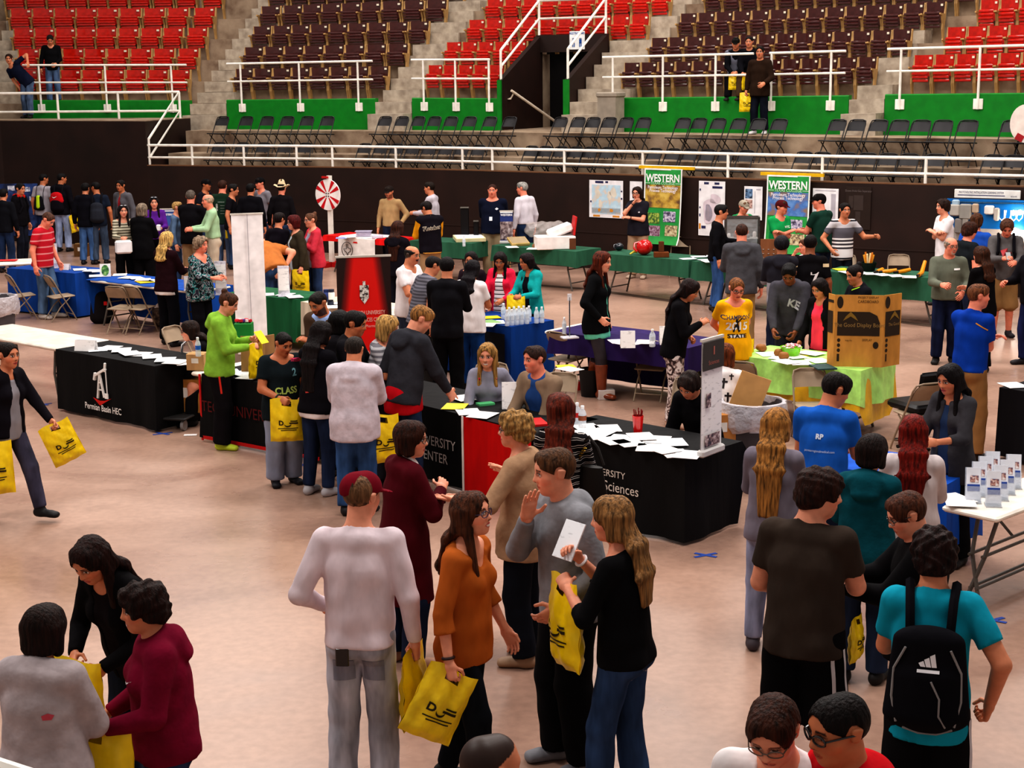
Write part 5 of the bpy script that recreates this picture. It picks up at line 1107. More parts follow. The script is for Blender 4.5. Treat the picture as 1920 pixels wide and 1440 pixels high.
bottle(372, 668, 'water bottle with a blue label on the cardboard box', lc='2a6ad0', h=.20, z=.936); bottle(870, 462, 'tiny clear bottle among the dark equipment', h=.20)
# red cup with pens, bowl, potatoes
p = at(1196, 812, TZ+.004); root = empty('pen_cup', tuple(p), 0, 'red cup full of red pens on the Human Sciences table', 'cup'); mb = MB(); mb.lathe([(.038, 0), (.05, .16), (.046, .16), (.035, .01)], n=18); mb.obj('cup', mat('gloss', 'cc1414'), root)
for i in range(9): a_ = i*.7; MB().tube([(.02*math.cos(a_), .02*math.sin(a_), .02), (.04*math.cos(a_), .04*math.sin(a_), .205+.008*(i % 3))], .005, 6).obj('pen', mat('plain', '7a1414', .4), root)
p = at(1483, 668, TZ+.01); root = empty('bowl', tuple(p), 0, 'lime green bowl of wrapped sweets on the lime cloth', 'bowl'); mb = MB(); mb.lathe([(.08, 0), (.085, .01), (.125, .11), (.118, .11), (.07, .012)], n=24); mb.obj('bowl_body', mat('gloss', '7ad018'), root)
o = None
mb = MB(); r5 = random.Random(5)
for i in range(40): a_ = r5.uniform(0, 2*PI); q = r5.uniform(0, .1); mb.lathe([(.001, -.012), (.018, 0), (.001, .012)], (math.cos(a_)*q, math.sin(a_)*q, .105+r5.uniform(0, .02)+.02*(1-q*10)), 6, 1.4, .8)
o = mb.obj('sweets', mat('photo', 'e8a0a8', 'f4f0f0', 'c83048', 60.0), root); o['kind'] = 'stuff'
def blob(name, px, py, r, col, lab, cat, group=None, z=TZ+.01, sx=1.3, sy=1.0, sz=.85, kind='plain'):
    p = at(px, py, z); T = [Prim((-r*(sx-1), 0, r*sz), (r*(sx-1), 0, r*sz), (r*sy, r*sz), (r*sy*.92, r*sz*.9), (0, 1, 0), .01)]; P_, Q_ = implicit(T, r*.28, lambda d, x, y, z: d+r*.05*np.sin(x/r*3+1)*np.sin(z/r*4)); me = np_mesh(name, P_, Q_); o = link(name, me, mat(kind, col)); o.location = p; o.rotation_euler = (0, 0, px % 3); return tag(o, lab, cat, group)
for i, (x, y, lb) in enumerate(((1396, 662, 'brown potato, front one of the pair at the cloth end'), (1405, 657, 'brown potato, rear one of the pair at the cloth end'), (1427, 659, 'long brown potato behind the white sheet'), (1461, 668, 'brown potato beside the green bowl'), (1470, 674, 'brown potato nearest the front cloth edge'))): blob('potato', x, y, .052, '94602c', lb, 'potato', 'potatoes on the lime cloth', sx=1.6 if i == 2 else 1.35)
# cardboard display board on the lime cloth
p0, p1, p2, p3 = at(1550, 683, TZ+.012), at(1562, 687, TZ+.012), at(1653, 689, TZ+.012), at(1686, 683, TZ+.012)
root = empty('display_board', tuple(p1), 0, 'large brown cardboard display board with dark printed panels on the lime cloth', 'display board'); Hb = .78; KRAFT = mat('cloth', 'cb9048'); DK = mat('plain', '33261a', .8)
def panel(a, b, name, prints):
    a, b = a-p1, b-p1; d = b-a; w = d.length; ux = d/w; n = Vector((ux.y, -ux.x, 0)); mb = MB(); q = lambda s, z, o=0: a+ux*s+n*o+Vector((0, 0, z))
    mb.raw([q(0, 0), q(w, 0), q(w, Hb), q(0, Hb), q(0, 0, -.008), q(w, 0, -.008), q(w, Hb, -.008), q(0, Hb, -.008)], [(0, 1, 2, 3), (7, 6, 5, 4), (0, 4, 5, 1), (1, 5, 6, 2), (2, 6, 7, 3), (3, 7, 4, 0)]); o = mb.obj(name, KRAFT, root, smooth=False)
    mb = MB(); mt = MB(); me_ = MB()
    for k in prints:
        if k[0] == 'r':
            pts = [(k[1], k[2]), (k[3], k[2])]+([(k[3], k[4]-.12), (k[3]-.03, k[4]-.04), (k[3]-.11, k[4])] if k[5] else [(k[3], k[4])])+[(k[1], k[4])]; mb.raw([q(x, z, .004) for x, z in pts], [tuple(range(len(pts)))])
        elif k[0] == 'e': mb.raw([q(k[1]+k[3]*math.cos(t), k[2]+k[4]*math.sin(t), .004) for t in np.linspace(0, 2*PI, 16, endpoint=False)], [tuple(range(16))])
        elif k[0] == 't': lettering(mt if k[5] else mb, k[4], k[3], q(k[1], k[2], .007), ux, (0, 0, 1), sx=.85)
        elif k[0] == 's': me_.raw([q(k[1]+dx, k[2]+dz_, .007) for dx, dz_ in ((-.08, 0), (-.05, .05), (0, .10), (.05, .05), (.08, 0), (.03, .03), (0, .05), (-.03, .03))], [tuple(range(8))])
    if mb.v: mb.obj('dark_print', DK, o, smooth=False)
    if mt.v: mt.obj('pale_lettering', mat('plain', '9a7a48', .8), o, smooth=False)
    if me_.v: me_.obj('sun_emblem', mat('plain', '8a6a2a', .8), o, smooth=False)
W1 = (p2-p1).length; W2 = (p3-p2).length; W0 = (p1-p0).length
panel(p1, p2, 'front_panel', [('r', .03, .34, W1-.035, .60, 1), ('e', .055, .70, .033, .065), ('t', W1*.68, .755, .032, 'PROJECT DISPLAY', 0), ('t', W1*.68, .71, .042, 'CARDBOARD', 0), ('t', W1*.52, .455, .062, 'The Good Display Board', 1), ('s', W1*.33, .50), ('e', .05, .29, .017, .02), ('e', .05, .235, .017, .02), ('e', .05, .18, .017, .02), ('r', .035, .06, .06, .14, 0), ('t', W1*.30, .29, .024, 'keep dry', 0), ('t', W1*.68, .295, .032, 'DISPLAY', 0), ('e', W1*.86, .24, .03, .038)])
panel(p2, p3, 'right_panel', [('r', .03, .33, W2-.02, .60, 0), ('e', .06, .70, .04, .065), ('s', W2*.6, .50), ('t', W2*.58, .455, .05, 'The Good', 1), ('e', .06, .29, .02, .02), ('e', .06, .235, .02, .02), ('e', .06, .18, .02, .02), ('r', .05, .06, .07, .14, 0)])
panel(p0, p1, 'left_panel', [('r', .0, .36, W0-.03, .60, 0), ('r', .0, .69, W0-.02, .72, 0)])
# ------------------------------------------------------------------ bins
def bin_(px, py, r, h, lab, bagc, card=False):
    p = at(px, py); root = empty('trash_can', tuple(p), 0, lab, 'trash can'); mb = MB(); mb.lathe([(r*.80, 0), (r*.82, .02), (r*.98, h-.06), (r*1.05, h-.05), (r*1.05, h), (r*.98, h), (r*.9, h-.12)], n=32); mb.obj('bin_body', mat('plain', '4c474a', .5), root)
    mb = MB(); V = [(r*.93, h-.25), (r*.97, h+.015), (r*1.09, h+.012), (r*1.16, h-.10), (r*1.13, h-.20), (r*1.04, h-.25)]; n = 40; PV = []
    for k, (rr, z) in enumerate(V):
        for i in range(n): a_ = 2*PI*i/n; w = 1+.035*math.sin(i*1.7+k)*(k > 1)+.02*math.sin(i*.9); PV.append((math.cos(a_)*rr*w, math.sin(a_)*rr*w, z+.02*math.sin(i*.8+k*.7)*(k > 2)))
    mb.raw(PV, [(k*n+i, k*n+(i+1) % n, (k+1)*n+(i+1) % n, (k+1)*n+i) for k in range(len(V)-1) for i in range(n)]); mb.obj('bin_liner', mat('film', bagc, .62), root)
    return root, p
root, p = bin_(1408, 905, .29, .80, 'grey trash can with a clear liner beside the small standing banner', 'e6e0e6'); bin_(-4, 655, .30, .78, 'grey trash can with a clear liner at the left edge', 'e4dce0')
mb = MB(); mb.box((0, 0, .13), (.30, .01, .34), 0, 0, Matrix.Rotation(.35, 3, 'Y')); o = mb.obj('cardboard_scrap', mat('plain', 'd8a468', .8), None, smooth=False); o.location = (p.x-.02, p.y+.02, .76); tag(o, 'torn cardboard flap sticking out of the trash can', 'cardboard')
p = at(1350, 872); root = empty('bucket', tuple(p), 0, 'white bucket with a red band beside the trash can', 'bucket'); mb = MB(); mb.lathe([(.13, 0), (.155, .36), (.165, .365), (.165, .39), (.15, .39), (.125, .02)], n=24); mb.obj('bucket_body', mat('plain', 'eae6e4', .4), root); mb = MB(); mb.lathe([(.1345, .05), (.1395, .10)], n=24, cap=False); mb.obj('red_band', mat('plain', 'd02020', .4), root)
def box_item(px, py, d, rz, col, lab, name='cardboard_box', cat='box', z=0, flap=True):
    p = at(px, py, z); root = empty(name, tuple(p), math.radians(rz), lab, cat); mb = MB(); mb.box((0, 0, d[2]/2), d, 0, .004); mb.obj('box_body', mat('cloth', col), root)
    mb = MB(); mb.box((0, -d[1]/2-.002, d[2]*.6), (d[0]*.4, .003, d[2]*.3)); mb.obj('box_label', mat('plain', 'e8e2da', .6), root, smooth=False)
    if flap: mb = MB(); mb.box((0, 0, d[2]+.002), (d[0], .05, .003)); mb.obj('tape', mat('gloss', 'c8a878'), root, smooth=False)
    return root
box_item(1343, 830, (.30, .28, .30), 10, 'b47a44', 'brown cardboard box between the standing banner and the trash can', z=.42); box_item(368, 768, (.34, .32, .38), -15, 'a8743c', 'brown cardboard box on the hand cart', z=.16)
box_item(372, 692, (.20, .18, .18), -10, 'b89064', 'small brown box with a white label on the red-edged table', z=TZ+.006); box_item(935, 500, (.5, .34, .3), 0, 'b48c60', 'cardboard box stored under the green table'); box_item(155, 480, (.3, .3, .28), 0, '6a4a2c', 'brown box on the floor behind the far blue table')
p = at(476, 699, TZ+.006); mb = MB(); mb.box((0, 0, .20), (.26, .012, .40), 0, 0, Matrix.Rotation(-.1, 3, 'X')); mb.box((.16, .06, .20), (.16, .012, .40), .8); o = mb.obj('cardboard_sheet', mat('cloth', 'b88a5c'), None, smooth=False); o.location = p; tag(o, 'folded brown cardboard sheet standing on the red-edged table', 'cardboard')
# hand cart beside the pump jack table
p = at(350, 792); root = empty('hand_cart', tuple(p), math.radians(-104), 'grey platform cart with a bent tube handle beside the pump jack table', 'cart'); mb = MB(); mb.box((0.1, 0, .14), (.75, .42, .03), 0, .01); mb.obj('platform', mat('plain', '2a2828', .5), root)
MB().tube([(-.22, -.2, .15), (-.34, -.2, .60), (-.36, -.18, .84), (-.33, -.1, .90), (-.33, .1, .90), (-.36, .18, .84), (-.34, .2, .6), (-.22, .2, .15)], .016, 8).obj('handle', mat('metal', 'b0aeb0'), root)
for x in (-.2, .4):
    for y in (-.16, .16): mb = MB(); M_ = Matrix.Rotation(PI/2, 4, 'X'); pr = [(.001, -.018), (.06, -.018), (.06, .018), (.001, .018)]; t_ = MB(); t_.lathe(pr, n=14); mb.raw([(v[0]+x, v[2]+y, v[1]+.062) for v in t_.v], t_.f); mb.obj('wheel', mat('plain', '8a8686', .5), root)
# ------------------------------------------------------------------ banners
def rollup(px, py, z0, w, h, rz, lab, front, backc, draw=None, name='banner_stand', m=None):
    p = at(px, py, z0); root = empty(name, tuple(p), math.radians(rz), lab, 'banner'); mb = MB(); mb.box((0, 0, .03), (w+.03, .12 if h > 1 else .07, .06), 0, .012); mb.obj('base', mat('plain', 'c8c4c2', .4), root)
    o = None; mb = MB(); mb.sheet(10, 16, lambda a, b: (-w/2+w*a, .004*math.sin(a*3), .06+(h-.07)*b)); o = mb.obj('panel', m or mat('plain', front, .6), root); mb = MB(); mb.sheet(2, 4, lambda a, b: (w/2-w*a, .006+.004*math.sin((1-a)*3), .06+(h-.07)*b)); mb.obj('panel_back', mat('plain', backc, .6), root)
    MB().tube([(0, .03, .05), (0, .03, h)], .010, 6).obj('pole', mat('metal', '9a989a'), root); mb = MB(); mb.box((0, .005, h), (w+.02, .022, .022)); mb.obj('top_bar', mat('plain', 'd0c8be', .4), root)
    if draw: draw(root, o, w, h)
    return root
def d_white(root, o, w, h): mb = MB(); mb.box((-.0, -.02, h/2), (.006, .012, h)); mb.obj('support_pole', mat('plain', '9a949a', .5), root)
rollup(474, 668, 0, .44, 2.02, 18, 'tall plain white back of a roll-up banner above the green hoodie', 'f2ecec', 'e8e2e2', d_white)
def red_glow():
    m, nt, b = base_mat('banner_print', 'c81010', .5, .3); tc = nt.add('TexCoord'); s = nt.add('SeparateXYZ'); nt.link(tc, 'Object', s, 'Vector'); ab = nt.add('Math', operation='ABSOLUTE'); nt.link(s, 'X', ab, 0)
    hw = nt.add('MapRange'); nt.link(s, 'Z', hw, 'Value'); hw.inputs['From Min'].default_value = .5; hw.inputs['From Max'].default_value = 1.9; hw.inputs['To Min'].default_value = .30; hw.inputs['To Max'].default_value = .13
    sb = nt.add('Math', operation='SUBTRACT'); nt.link(ab, 0, sb, 0); nt.link(hw, 'Result', sb, 1); mr = nt.add('MapRange'); nt.link(sb, 0, mr, 'Value'); mr.inputs['From Min'].default_value = -.03; mr.inputs['From Max'].default_value = .07
    r = ramp(nt, [(0, 'e81810'), (.5, '8a1210'), (1, '2a1614')]); nt.link(mr, 'Result', r, 'Fac'); nt.link(r, 'Color', b, 'Base Color'); return m
def d_tech(root, o, w, h):
    mb = MB(); y = -.012; lettering(mb, 'TEXAS TECH UNIVERSITY', .062, (0, y, 1.30), (1, 0, 0), (0, 0, 1), sx=.64, bold=.01); lettering(mb, 'HEALTH SCIENCES CENTER', .062, (0, y, 1.22), (1, 0, 0), (0, 0, 1), sx=.62, bold=.01); lettering(mb, 'School of Pharmacy', .045, (0, y, 1.15), (1, 0, 0), (0, 0, 1), sx=.85)
    lettering(mb, 'Abilene \u2022 Amarillo', .058, (0, y, .85), (1, 0, 0), (0, 0, 1), sx=.8, bold=.02); lettering(mb, 'Dallas/Fort Worth \u2022 Lubbock', .058, (0, y, .76), (1, 0, 0), (0, 0, 1), sx=.72, bold=.02); mb.obj('lettering', mat('plain', 'f0c4b8', .6), root, smooth=False)
    mb = MB(); sh = [(-.05, .11), (.05, .11), (.05, -.03), (0, -.10), (-.05, -.03)]; mb.raw([(p[0], y, 1.50+p[1]) for p in sh], [(0, 1, 2, 3, 4)]); mb.box((0, y, 1.63), (.03, .004, .05)); mb.obj('shield', mat('photo', 'e8e0d8', 'f4f0ec', '3a3030', 30.0), root, smooth=False)
    mb = MB(); mb.sheet(4, 2, lambda a, b: (-w/2+.02+(w-.04)*a, -.013, .30+.24*b)); mb.obj('photo_strip', mat('photo', 'c09a9a', 'e8dede', '5a2028', 14.0), root)
rollup(690, 800, 0, .60, 1.93, 12, 'black and red roll-up banner of the School of Pharmacy', 'c81010', '2a2020', d_tech, m=red_glow())
def d_small(root, o, w, h):
    mb = MB(); mb.box((0, -.012, h*.86), (w, .004, h*.24)); mb.obj('dark_header', mat('plain', '3c3836', .5), root, smooth=False); mb = MB(); mb.box((0, -.016, h*.90), (.02, .002, .07)); lettering(mb, 'Sciences', .05, (0, -.016, h*.80), (1, 0, 0), (0, 0, 1)); mb.obj('header_print', mat('plain', 'b0685c', .5), root, smooth=False)
    mb = MB(); mb.box((-.07, -.012, h*.48), (.07, .004, .12)); mb.box((0, -.012, h*.13), (w*.7, .004, .10)); mb.obj('picture', mat('photo', '8a7070', 'd8c8c8', '3a3444', 30.0), root, smooth=False)
rollup(1333, 851, TZ+.006, .33, .98, 52, 'white table-top roll-up banner standing on the Human Sciences table', 'efe9ea', 'e4dede', d_small, m=PAP)
def d_west(root, o, w, h):
    mb = MB(); lettering(mb, 'WESTERN', .055, (0, -.012, h*.88), (1, 0, 0), (0, 0, 1), sx=.9, bold=.03); mb.box((0, -.012, h*.96), (w, .004, .02)); mb.obj('lettering', mat('plain', 'f2f2f4', .5), root, smooth=False); mb = MB(); mb.sheet(3, 3, lambda a, b: (-w/2+w*a, -.012, .08+h*.55*b)); mb.obj('picture', mat('photo', '8a7878', 'c0b4b8', '4a3a40', 16.0), root)
rollup(950, 457, TZ+.006, .24, .62, 0, 'small blue banner on the green table in front of the navy polo man', '2a3a7a', '808080', d_west); rollup(318, 478, .30, .44, .95, 5, 'blue Western banner behind the purple shirt woman', '38589c', '808080', d_west)
# Western banners hung from the railing
def hung(label, TLp, TRp, h, upper, name='hanging_banner'):
    t = WALL.find((TLp[0]+TRp[0])/2, -.08, ZW+.1); p, n = WALL.at(t, -.10); a_ = math.atan2(-n[0], n[1]); zt = min((abs(proj((p[0], p[1], z))[1]-TLp[1]), z) for z in np.arange(1.4, 2.6, .01))[1]
    w = (TRp[0]-TLp[0])/proj((p[0], p[1], zt))[2]/math.cos(a_)*1.0; root = empty(name, (p[0], p[1], zt), a_, label, 'banner'); y = lambda z: -.02-.10*(-z/h)**2*1.0-(.06*max(0, -z/h-.9)*10)
    mb = MB(); mb.sheet(6, 24, lambda a, b: (-w/2+w*a, y(-h*(1-b))+.012*math.sin(a*5), -h*(1-b))); mb.obj('panel', mat('plain', '2f9a48', .5), root)
    mb = MB(); [mb.sheet(1, 24, lambda a, b, s=s: (s*(w/2-.012)+(a-.5)*.028, y(-h*(1-b))+.012*math.sin((s/2+.5)*5)-.004, -h*(1-b))) for s in (-1, 1)]; mb.box((0, -.02, 0), (w, .008, .03)); mb.obj('white_edge', mat('plain', 'f4f2ee', .5), root)
    def L_(txt_, sz, z, col, nm, sx=.9, bd=.02): mb = MB(); lettering(mb, txt_, sz, (0, y(z)-.018, z), (1, 0, 0), (0, .0, 1), sx=sx, bold=bd); mb.obj(nm, mat('plain', col, .5), root, smooth=False)
    def pic(x0, x1, z0, z1, m, nm='picture'): mb = MB(); mb.sheet(4, 8, lambda a, b: (x0+(x1-x0)*a, y(z0+(z1-z0)*b)+.012*math.sin(((x0+(x1-x0)*a)/w+.5)*5)-.006, z0+(z1-z0)*b)); mb.obj(nm, m, root)
    L_('WESTERN', w*.235, -.17*h/1.4, 'f8f8f4', 'title', .84, .03); L_('TEXAS COLLEGE', w*.085, -.26*h/1.4, 'bfe4c4', 'subtitle', 1.0, .01); mb = MB(); [mb.box((s*w*.40, y(-.26)-.016, -.26*h/1.4), (w*.14, .003, .008)) for s in (-1, 1)]; mb.obj('rules', mat('plain', 'e8f4e8', .5), root, smooth=False)
    pic(-w/2+.03, w/2-.03, -.72*h/1.4, -.29*h/1.4, upper); L_('Petroleum Technology', w*.10, -.34*h/1.4, 'f4ecf0', 'heading', .86, .015); L_('Process Technology', w*.10, -.40*h/1.4, 'f4ecf0', 'heading', .86, .015)
    for x0, z0, m in ((.02, -.98, mat('photo', '8a80a0', 'd8d0dc', '3a3444', 24.0)), (.06, -1.24, mat('photo', 'b8a078', 'd8cca8', '5a4a44', 24.0)), (-.24, -1.02, mat('photo', '7a9a40', 'c0c860', '3a5a30', 24.0)), (-.22, -1.26, mat('photo', 'a07a90', 'c8b0c0', '6a3a50', 24.0))): pic(x0*w/.6, (x0+.2)*w/.6, z0*h/1.4, (z0+.20)*h/1.4, m)
    mb = MB(); mb.box((.04*w, .04, .03), (w*1.45, .05, .06)); mb.obj('yellow_bar', mat('plain', 'e0b014', .5), root); return root
hung('green Western banner with a gold picture, hung behind the woman in the dark polo', (1213, 318), (1279, 318), 1.45, mat('photo', 'b8923c', 'd8b85c', '6a4a34', 5.0)); hung('green Western banner with a blue picture, hung behind the maroon cap', (1445, 330), (1517, 332), 1.42, mat('photo', '4a74b4', '6a92c8', '8a7060', 5.0))
# posters on the wall
def poster(label, x0, x1, ytop, ybot, prints, col='ece8ea', name='poster'):
    t = WALL.find((x0+x1)/2, -.02, 1.3); p, n = WALL.at(t, -.022); a_ = math.atan2(-n[0], n[1]); zz = np.arange(.2, 2.4, .01); z1 = min((abs(proj((p[0], p[1], z))[1]-ytop), z) for z in zz)[1]; z0 = min((abs(proj((p[0], p[1], z))[1]-ybot), z) for z in zz)[1]
    ta, tb = WALL.find(x0, -.02, 1.3), WALL.find(x1, -.02, 1.3); w = tb-ta; h = z1-z0; root = empty(name, (p[0], p[1], z0), a_, label, 'poster'); mb = MB(); mb.box((0, 0, h/2), (w, .008, h)); mb.obj('sheet', mat('plain', col, .6), root, smooth=False)
    for nm, m, rects in prints:
        mb = MB()
        for r in rects:
            if isinstance(r[0], str): lettering(mb, r[0], r[3]*h, (w*(r[1]-.5), -.008, h*r[2]), (1, 0, 0), (0, 0, 1), sx=.85)
            elif len(r) == 4: mb.box((w*((r[0]+r[2])/2-.5), -.0055, h*(r[1]+r[3])/2), (w*(r[2]-r[0]), .004, h*(r[3]-r[1])))
            else: mb.raw([(w*(r[0]-.5)+w*r[2]*math.cos(q)*(1+.18*math.sin(3*q+r[4])), -.0085, h*r[1]+h*r[3]*math.sin(q)*(1+.15*math.sin(2*q+r[4]))) for q in np.linspace(0, 2*PI, 22, endpoint=False)], [tuple(range(22))])
        mb.obj(nm, m, root, smooth=False)
    return root
NAV = mat('plain', '2a2c54', .5); GRY = mat('plain', 'b4aeb6', .6); ORG = mat('plain', 'd08a30', .6)
poster('world oil map poster with a pale blue sea on the dark wall', 1105, 1168, 338, 408, [('sea', mat('photo', 'b4d0e0', 'c4dce8', 'd8c8b8', 7.0), [(.08, .10, .93, .88)]), ('continents', mat('plain', 'd8cfc0', .6), [(.25, .62, .07, .14, 1), (.33, .38, .05, .12, 2), (.60, .60, .06, .12, 3), (.72, .68, .10, .12, 4)]), ('map_inset', mat('plain', 'ece8e6', .6), [(.08, .12, .93, .26)]), ('shapes', ORG, [(.30, .20, .04, .05, 1), (.66, .20, .05, .05, 2), (.12, .02, .32, .07), (.70, .02, .9, .07)]), ('logos', NAV, [(.18, .92, .42, .98), (.48, .93, .56, .98), (.03, .4, .07, .45), (.94, .5, .98, .55), (.94, .7, .98, .74)])])
poster('narrow white poster beside the woman in the dark polo', 1181, 1204, 340, 402, [('print', GRY, [(.2, .3, .7, .32), (.2, .4, .7, .42), (.2, .55, .8, .57)])])
poster('white map poster of an oil field on the dark wall', 1310, 1359, 340, 442, [('field_map', mat('plain', 'd8c8d0', .6), [(.42, .45, .26, .26, 1), (.62, .68, .2, .1, 2)]), ('field_core', mat('plain', 'c8c0d4', .6), [(.38, .42, .14, .18, 2)]), ('logos', NAV, [(.2, .94, .38, .98), (.60, .94, .78, .98), (.52, .87, .9, .91), (.03, .82, .08, .86), (.03, .5, .08, .53), (.03, .35, .08, .4), (.12, .13, .28, .18)]), ('legend', ORG, [(.02, .12, .09, .22)])])
poster('white poster with a ship picture behind the grey cap', 1395, 1429, 350, 412, [('ship_picture', mat('photo', '5a7aa0', '8aa4c0', '2a3444', 18.0), [(.06, .64, .46, .92)]), ('brown_picture', mat('photo', 'c09a90', 'd8c0b8', '7a5a54', 14.0), [(.06, .35, .46, .60)]), ('print', GRY, [(.58, .2, .61, .86), (.66, .9, .9, .93)])])
poster('plain white poster behind the black cap', 1523, 1571, 353, 418, [('print', GRY, [(.1, .93, .9, .95), (.72, .1, .9, .85)])]); poster('dark gas separator poster on the dark wall', 1585, 1632, 350, 430, [('lettering', mat('plain', '6a5e5c', .6), [('Down-Hole Gas Separator', .5, .90, .07)]), ('diagram', mat('plain', '3c302c', .6), [(.12, .50, .30, .78), (.32, .45, .70, .80), (.40, .12, .60, .42)])], '2a1c16')
# blue training board with lamps
tA, tB = WALL.find(1776, -.3, 1.4), WALL.find(2030, -.3, 1.4); pa, n = WALL.at((tA+tB)/2, -.35); a_ = math.atan2(-n[0], n[1]); w = tB-tA; root = empty('training_board', (pa[0], pa[1], .30), a_, 'blue and grey training board with wiring and lit lamps at the right edge', 'display board')
mb = MB(); mb.box((0, 0, 1.16), (w, .05, .50)); mb.obj('blue_panel', mat('plain', '0a62a8', .4), root, smooth=False); mb = MB(); mb.box((0, 0, .60), (w, .05, .62)); mb.obj('grey_panel', mat('plain', 'a8a09a', .6), root, smooth=False); mb = MB(); mb.box((0, -.02, 1.36), (w, .04, .02)); mb.obj('rail', mat('metal', '6aa0c8'), root)
for s in (-1, 1): mb = MB(); mb.box((s*(w/2-.1), .02, .05), (.05, .05, .70)); mb.box((s*(w/2-.1), 0, -.28), (.06, .4, .04)); mb.obj('leg', mat('plain', '585252', .5), root)
x_ = lambda px: -w/2+w*(WALL.find(px, -.35, 1.3)-tA)/(tB-tA)
for px, z, d, c_ in ((1792, 1.22, (.17, .12, .20), 'a8a29a'), (1812, 1.20, (.20, .12, .26), '8e8a84'), (1830, 1.26, (.11, .1, .16), 'b09a84'), (1793, 1.35, (.13, .06, .10), '9ab0c0'), (1856, 1.24, (.16, .1, .15), 'e8e2dc'), (1870, 1.17, (.09, .1, .22), 'b0a8a0'), (1800, .95, (.12, .12, .26), '7a7470'), (1812, .98, (.1, .1, .3), '908a84')): mb = MB(); mb.box((x_(px), -.08, z), d, 0, .02); mb.obj('control_box', mat('plain', c_, .5), root)
for i, px in enumerate((1880, 1890, 1902, 1912)): xx = x_(px); MB().tube([(xx-.06, -.05, 1.24), (xx-.05, -.09, 1.12), (xx, -.10, 1.07), (xx+.05, -.09, 1.12), (xx+.06, -.05, 1.24)], .010, 6).obj('cable', mat('plain', 'e8e8ee', .5), root)
for px, z, r_ in ((1902, 1.21, .045), (1914, 1.22, .045), (1907, .86, .10)):
    mb = MB(); mb.lathe([(.001, -r_), (r_*.7, -r_*.7), (r_, 0), (r_*.7, r_*.7), (.001, r_)], (x_(px), -.16, z), 14); mb.obj('lamp_bulb', mat('emit', 'fff0dc', 30.0), root)
t0_ = WALL.find(1850, -.06, 1.58); p, n = WALL.at(t0_, -.06); root = empty('wall_sign', (p[0], p[1], 1.78), math.atan2(-n[0], n[1]), 'white photovoltaic learning system sign above the blue board', 'sign'); mb = MB(); mb.box((0, 0, 0), (1.12, .03, .155), 0, .01); mb.obj('panel', mat('plain', 'ece6de', .5), root); mb = MB(); lettering(mb, 'PHOTOVOLTAIC INSTALLATION LEARNING SYSTEM', .052, (-.10, -.018, .025), (1, 0, 0), (0, 0, 1), sx=.62); mb.box((-.10, -.017, -.022), (.80, .003, .012)); lettering(mb, 'SOLAR', .035, (.45, -.018, -.03), (1, 0, 0), (0, 0, 1)); mb.obj('lettering', mat('plain', '2c2a5a', .5), root, smooth=False)
# blue display at the far left wall
p = at(38, 470); root = empty('display_board', tuple(p), .05, 'blue display board with pictures behind the crowd at far left', 'display board'); mb = MB(); mb.box((0, 0, .95), (1.0, .03, 1.2)); mb.obj('panel', mat('photo', '1c3060', '2a4a8a', '101c3c', 5.0), root); mb = MB(); [mb.box((x, -.02, z), (.16, .006, .11)) for x, z in ((-.3, 1.3), (.25, 1.42), (.38, 1.2), (-.1, 1.45), (-.35, 1.0))]; mb.obj('picture', mat('photo', 'a8b0c8', 'e0e0e8', '4a3a5a', 20.0), root, smooth=False); mb = MB(); [mb.box((s*.4, .02, .18), (.04, .3, .36)) for s in (-1, 1)]; mb.obj('leg', mat('plain', '242020', .5), root)
# prize wheel
p = at(621, 500); root = empty('prize_wheel', tuple(p), -.55, 'red and white prize wheel on a white post by the dark wall', 'prize wheel'); mb = MB(); mb.box((0, .03, .96), (.09, .07, 1.86)); mb.obj('post', WHITE, root); mb = MB(); mb.box((0, 0, .05), (.55, .10, .10)); mb.box((0, 0, .05), (.10, .55, .10)); mb.obj('base', mat('plain', 'b81818', .5), root)
Rw = .32; zc = 1.50
def seg(a0_, a1_, r0, r1, y): n_ = 6; return [(r0*math.sin(a0_+(a1_-a0_)*i/n_), y, zc+r0*math.cos(a0_+(a1_-a0_)*i/n_)) for i in range(n_+1)]+[(r1*math.sin(a1_+(a0_-a1_)*i/n_), y, zc+r1*math.cos(a1_+(a0_-a1_)*i/n_)) for i in range(n_+1)]
mb = MB(); t_ = MB(); t_.lathe([(Rw, -.012), (Rw, .012)], n=40); mb.raw([(v[0], v[2]-.03, v[1]+zc) for v in t_.v], t_.f); wheel = mb.obj('wheel_disc', mat('plain', 'f2ece8', .5), root)
mb = MB()
for k in range(4):
    for o_ in (-.29, .29): a1_ = PI/4+k*PI/2+o_; q = seg(a1_-.14, a1_+.14, .07, Rw-.004, -.046); mb.raw(q, [tuple(range(len(q)))])
mb.obj('red_segments', mat('plain', 'c41420', .5), wheel, smooth=False); mb = MB(); [mb.box((.04*math.cos(a), -.05, zc+.04*math.sin(a)), (.02, .02, .02)) for a in np.linspace(PI/4, 2*PI+PI/4, 4, endpoint=False)]; mb.obj('hub', mat('plain', '2a2222', .5), wheel); mb = MB(); mb.box((-.05, -.05, zc+Rw+.04), (.14, .05, .04)); mb.obj('pointer', mat('plain', 'c01818', .5), root)
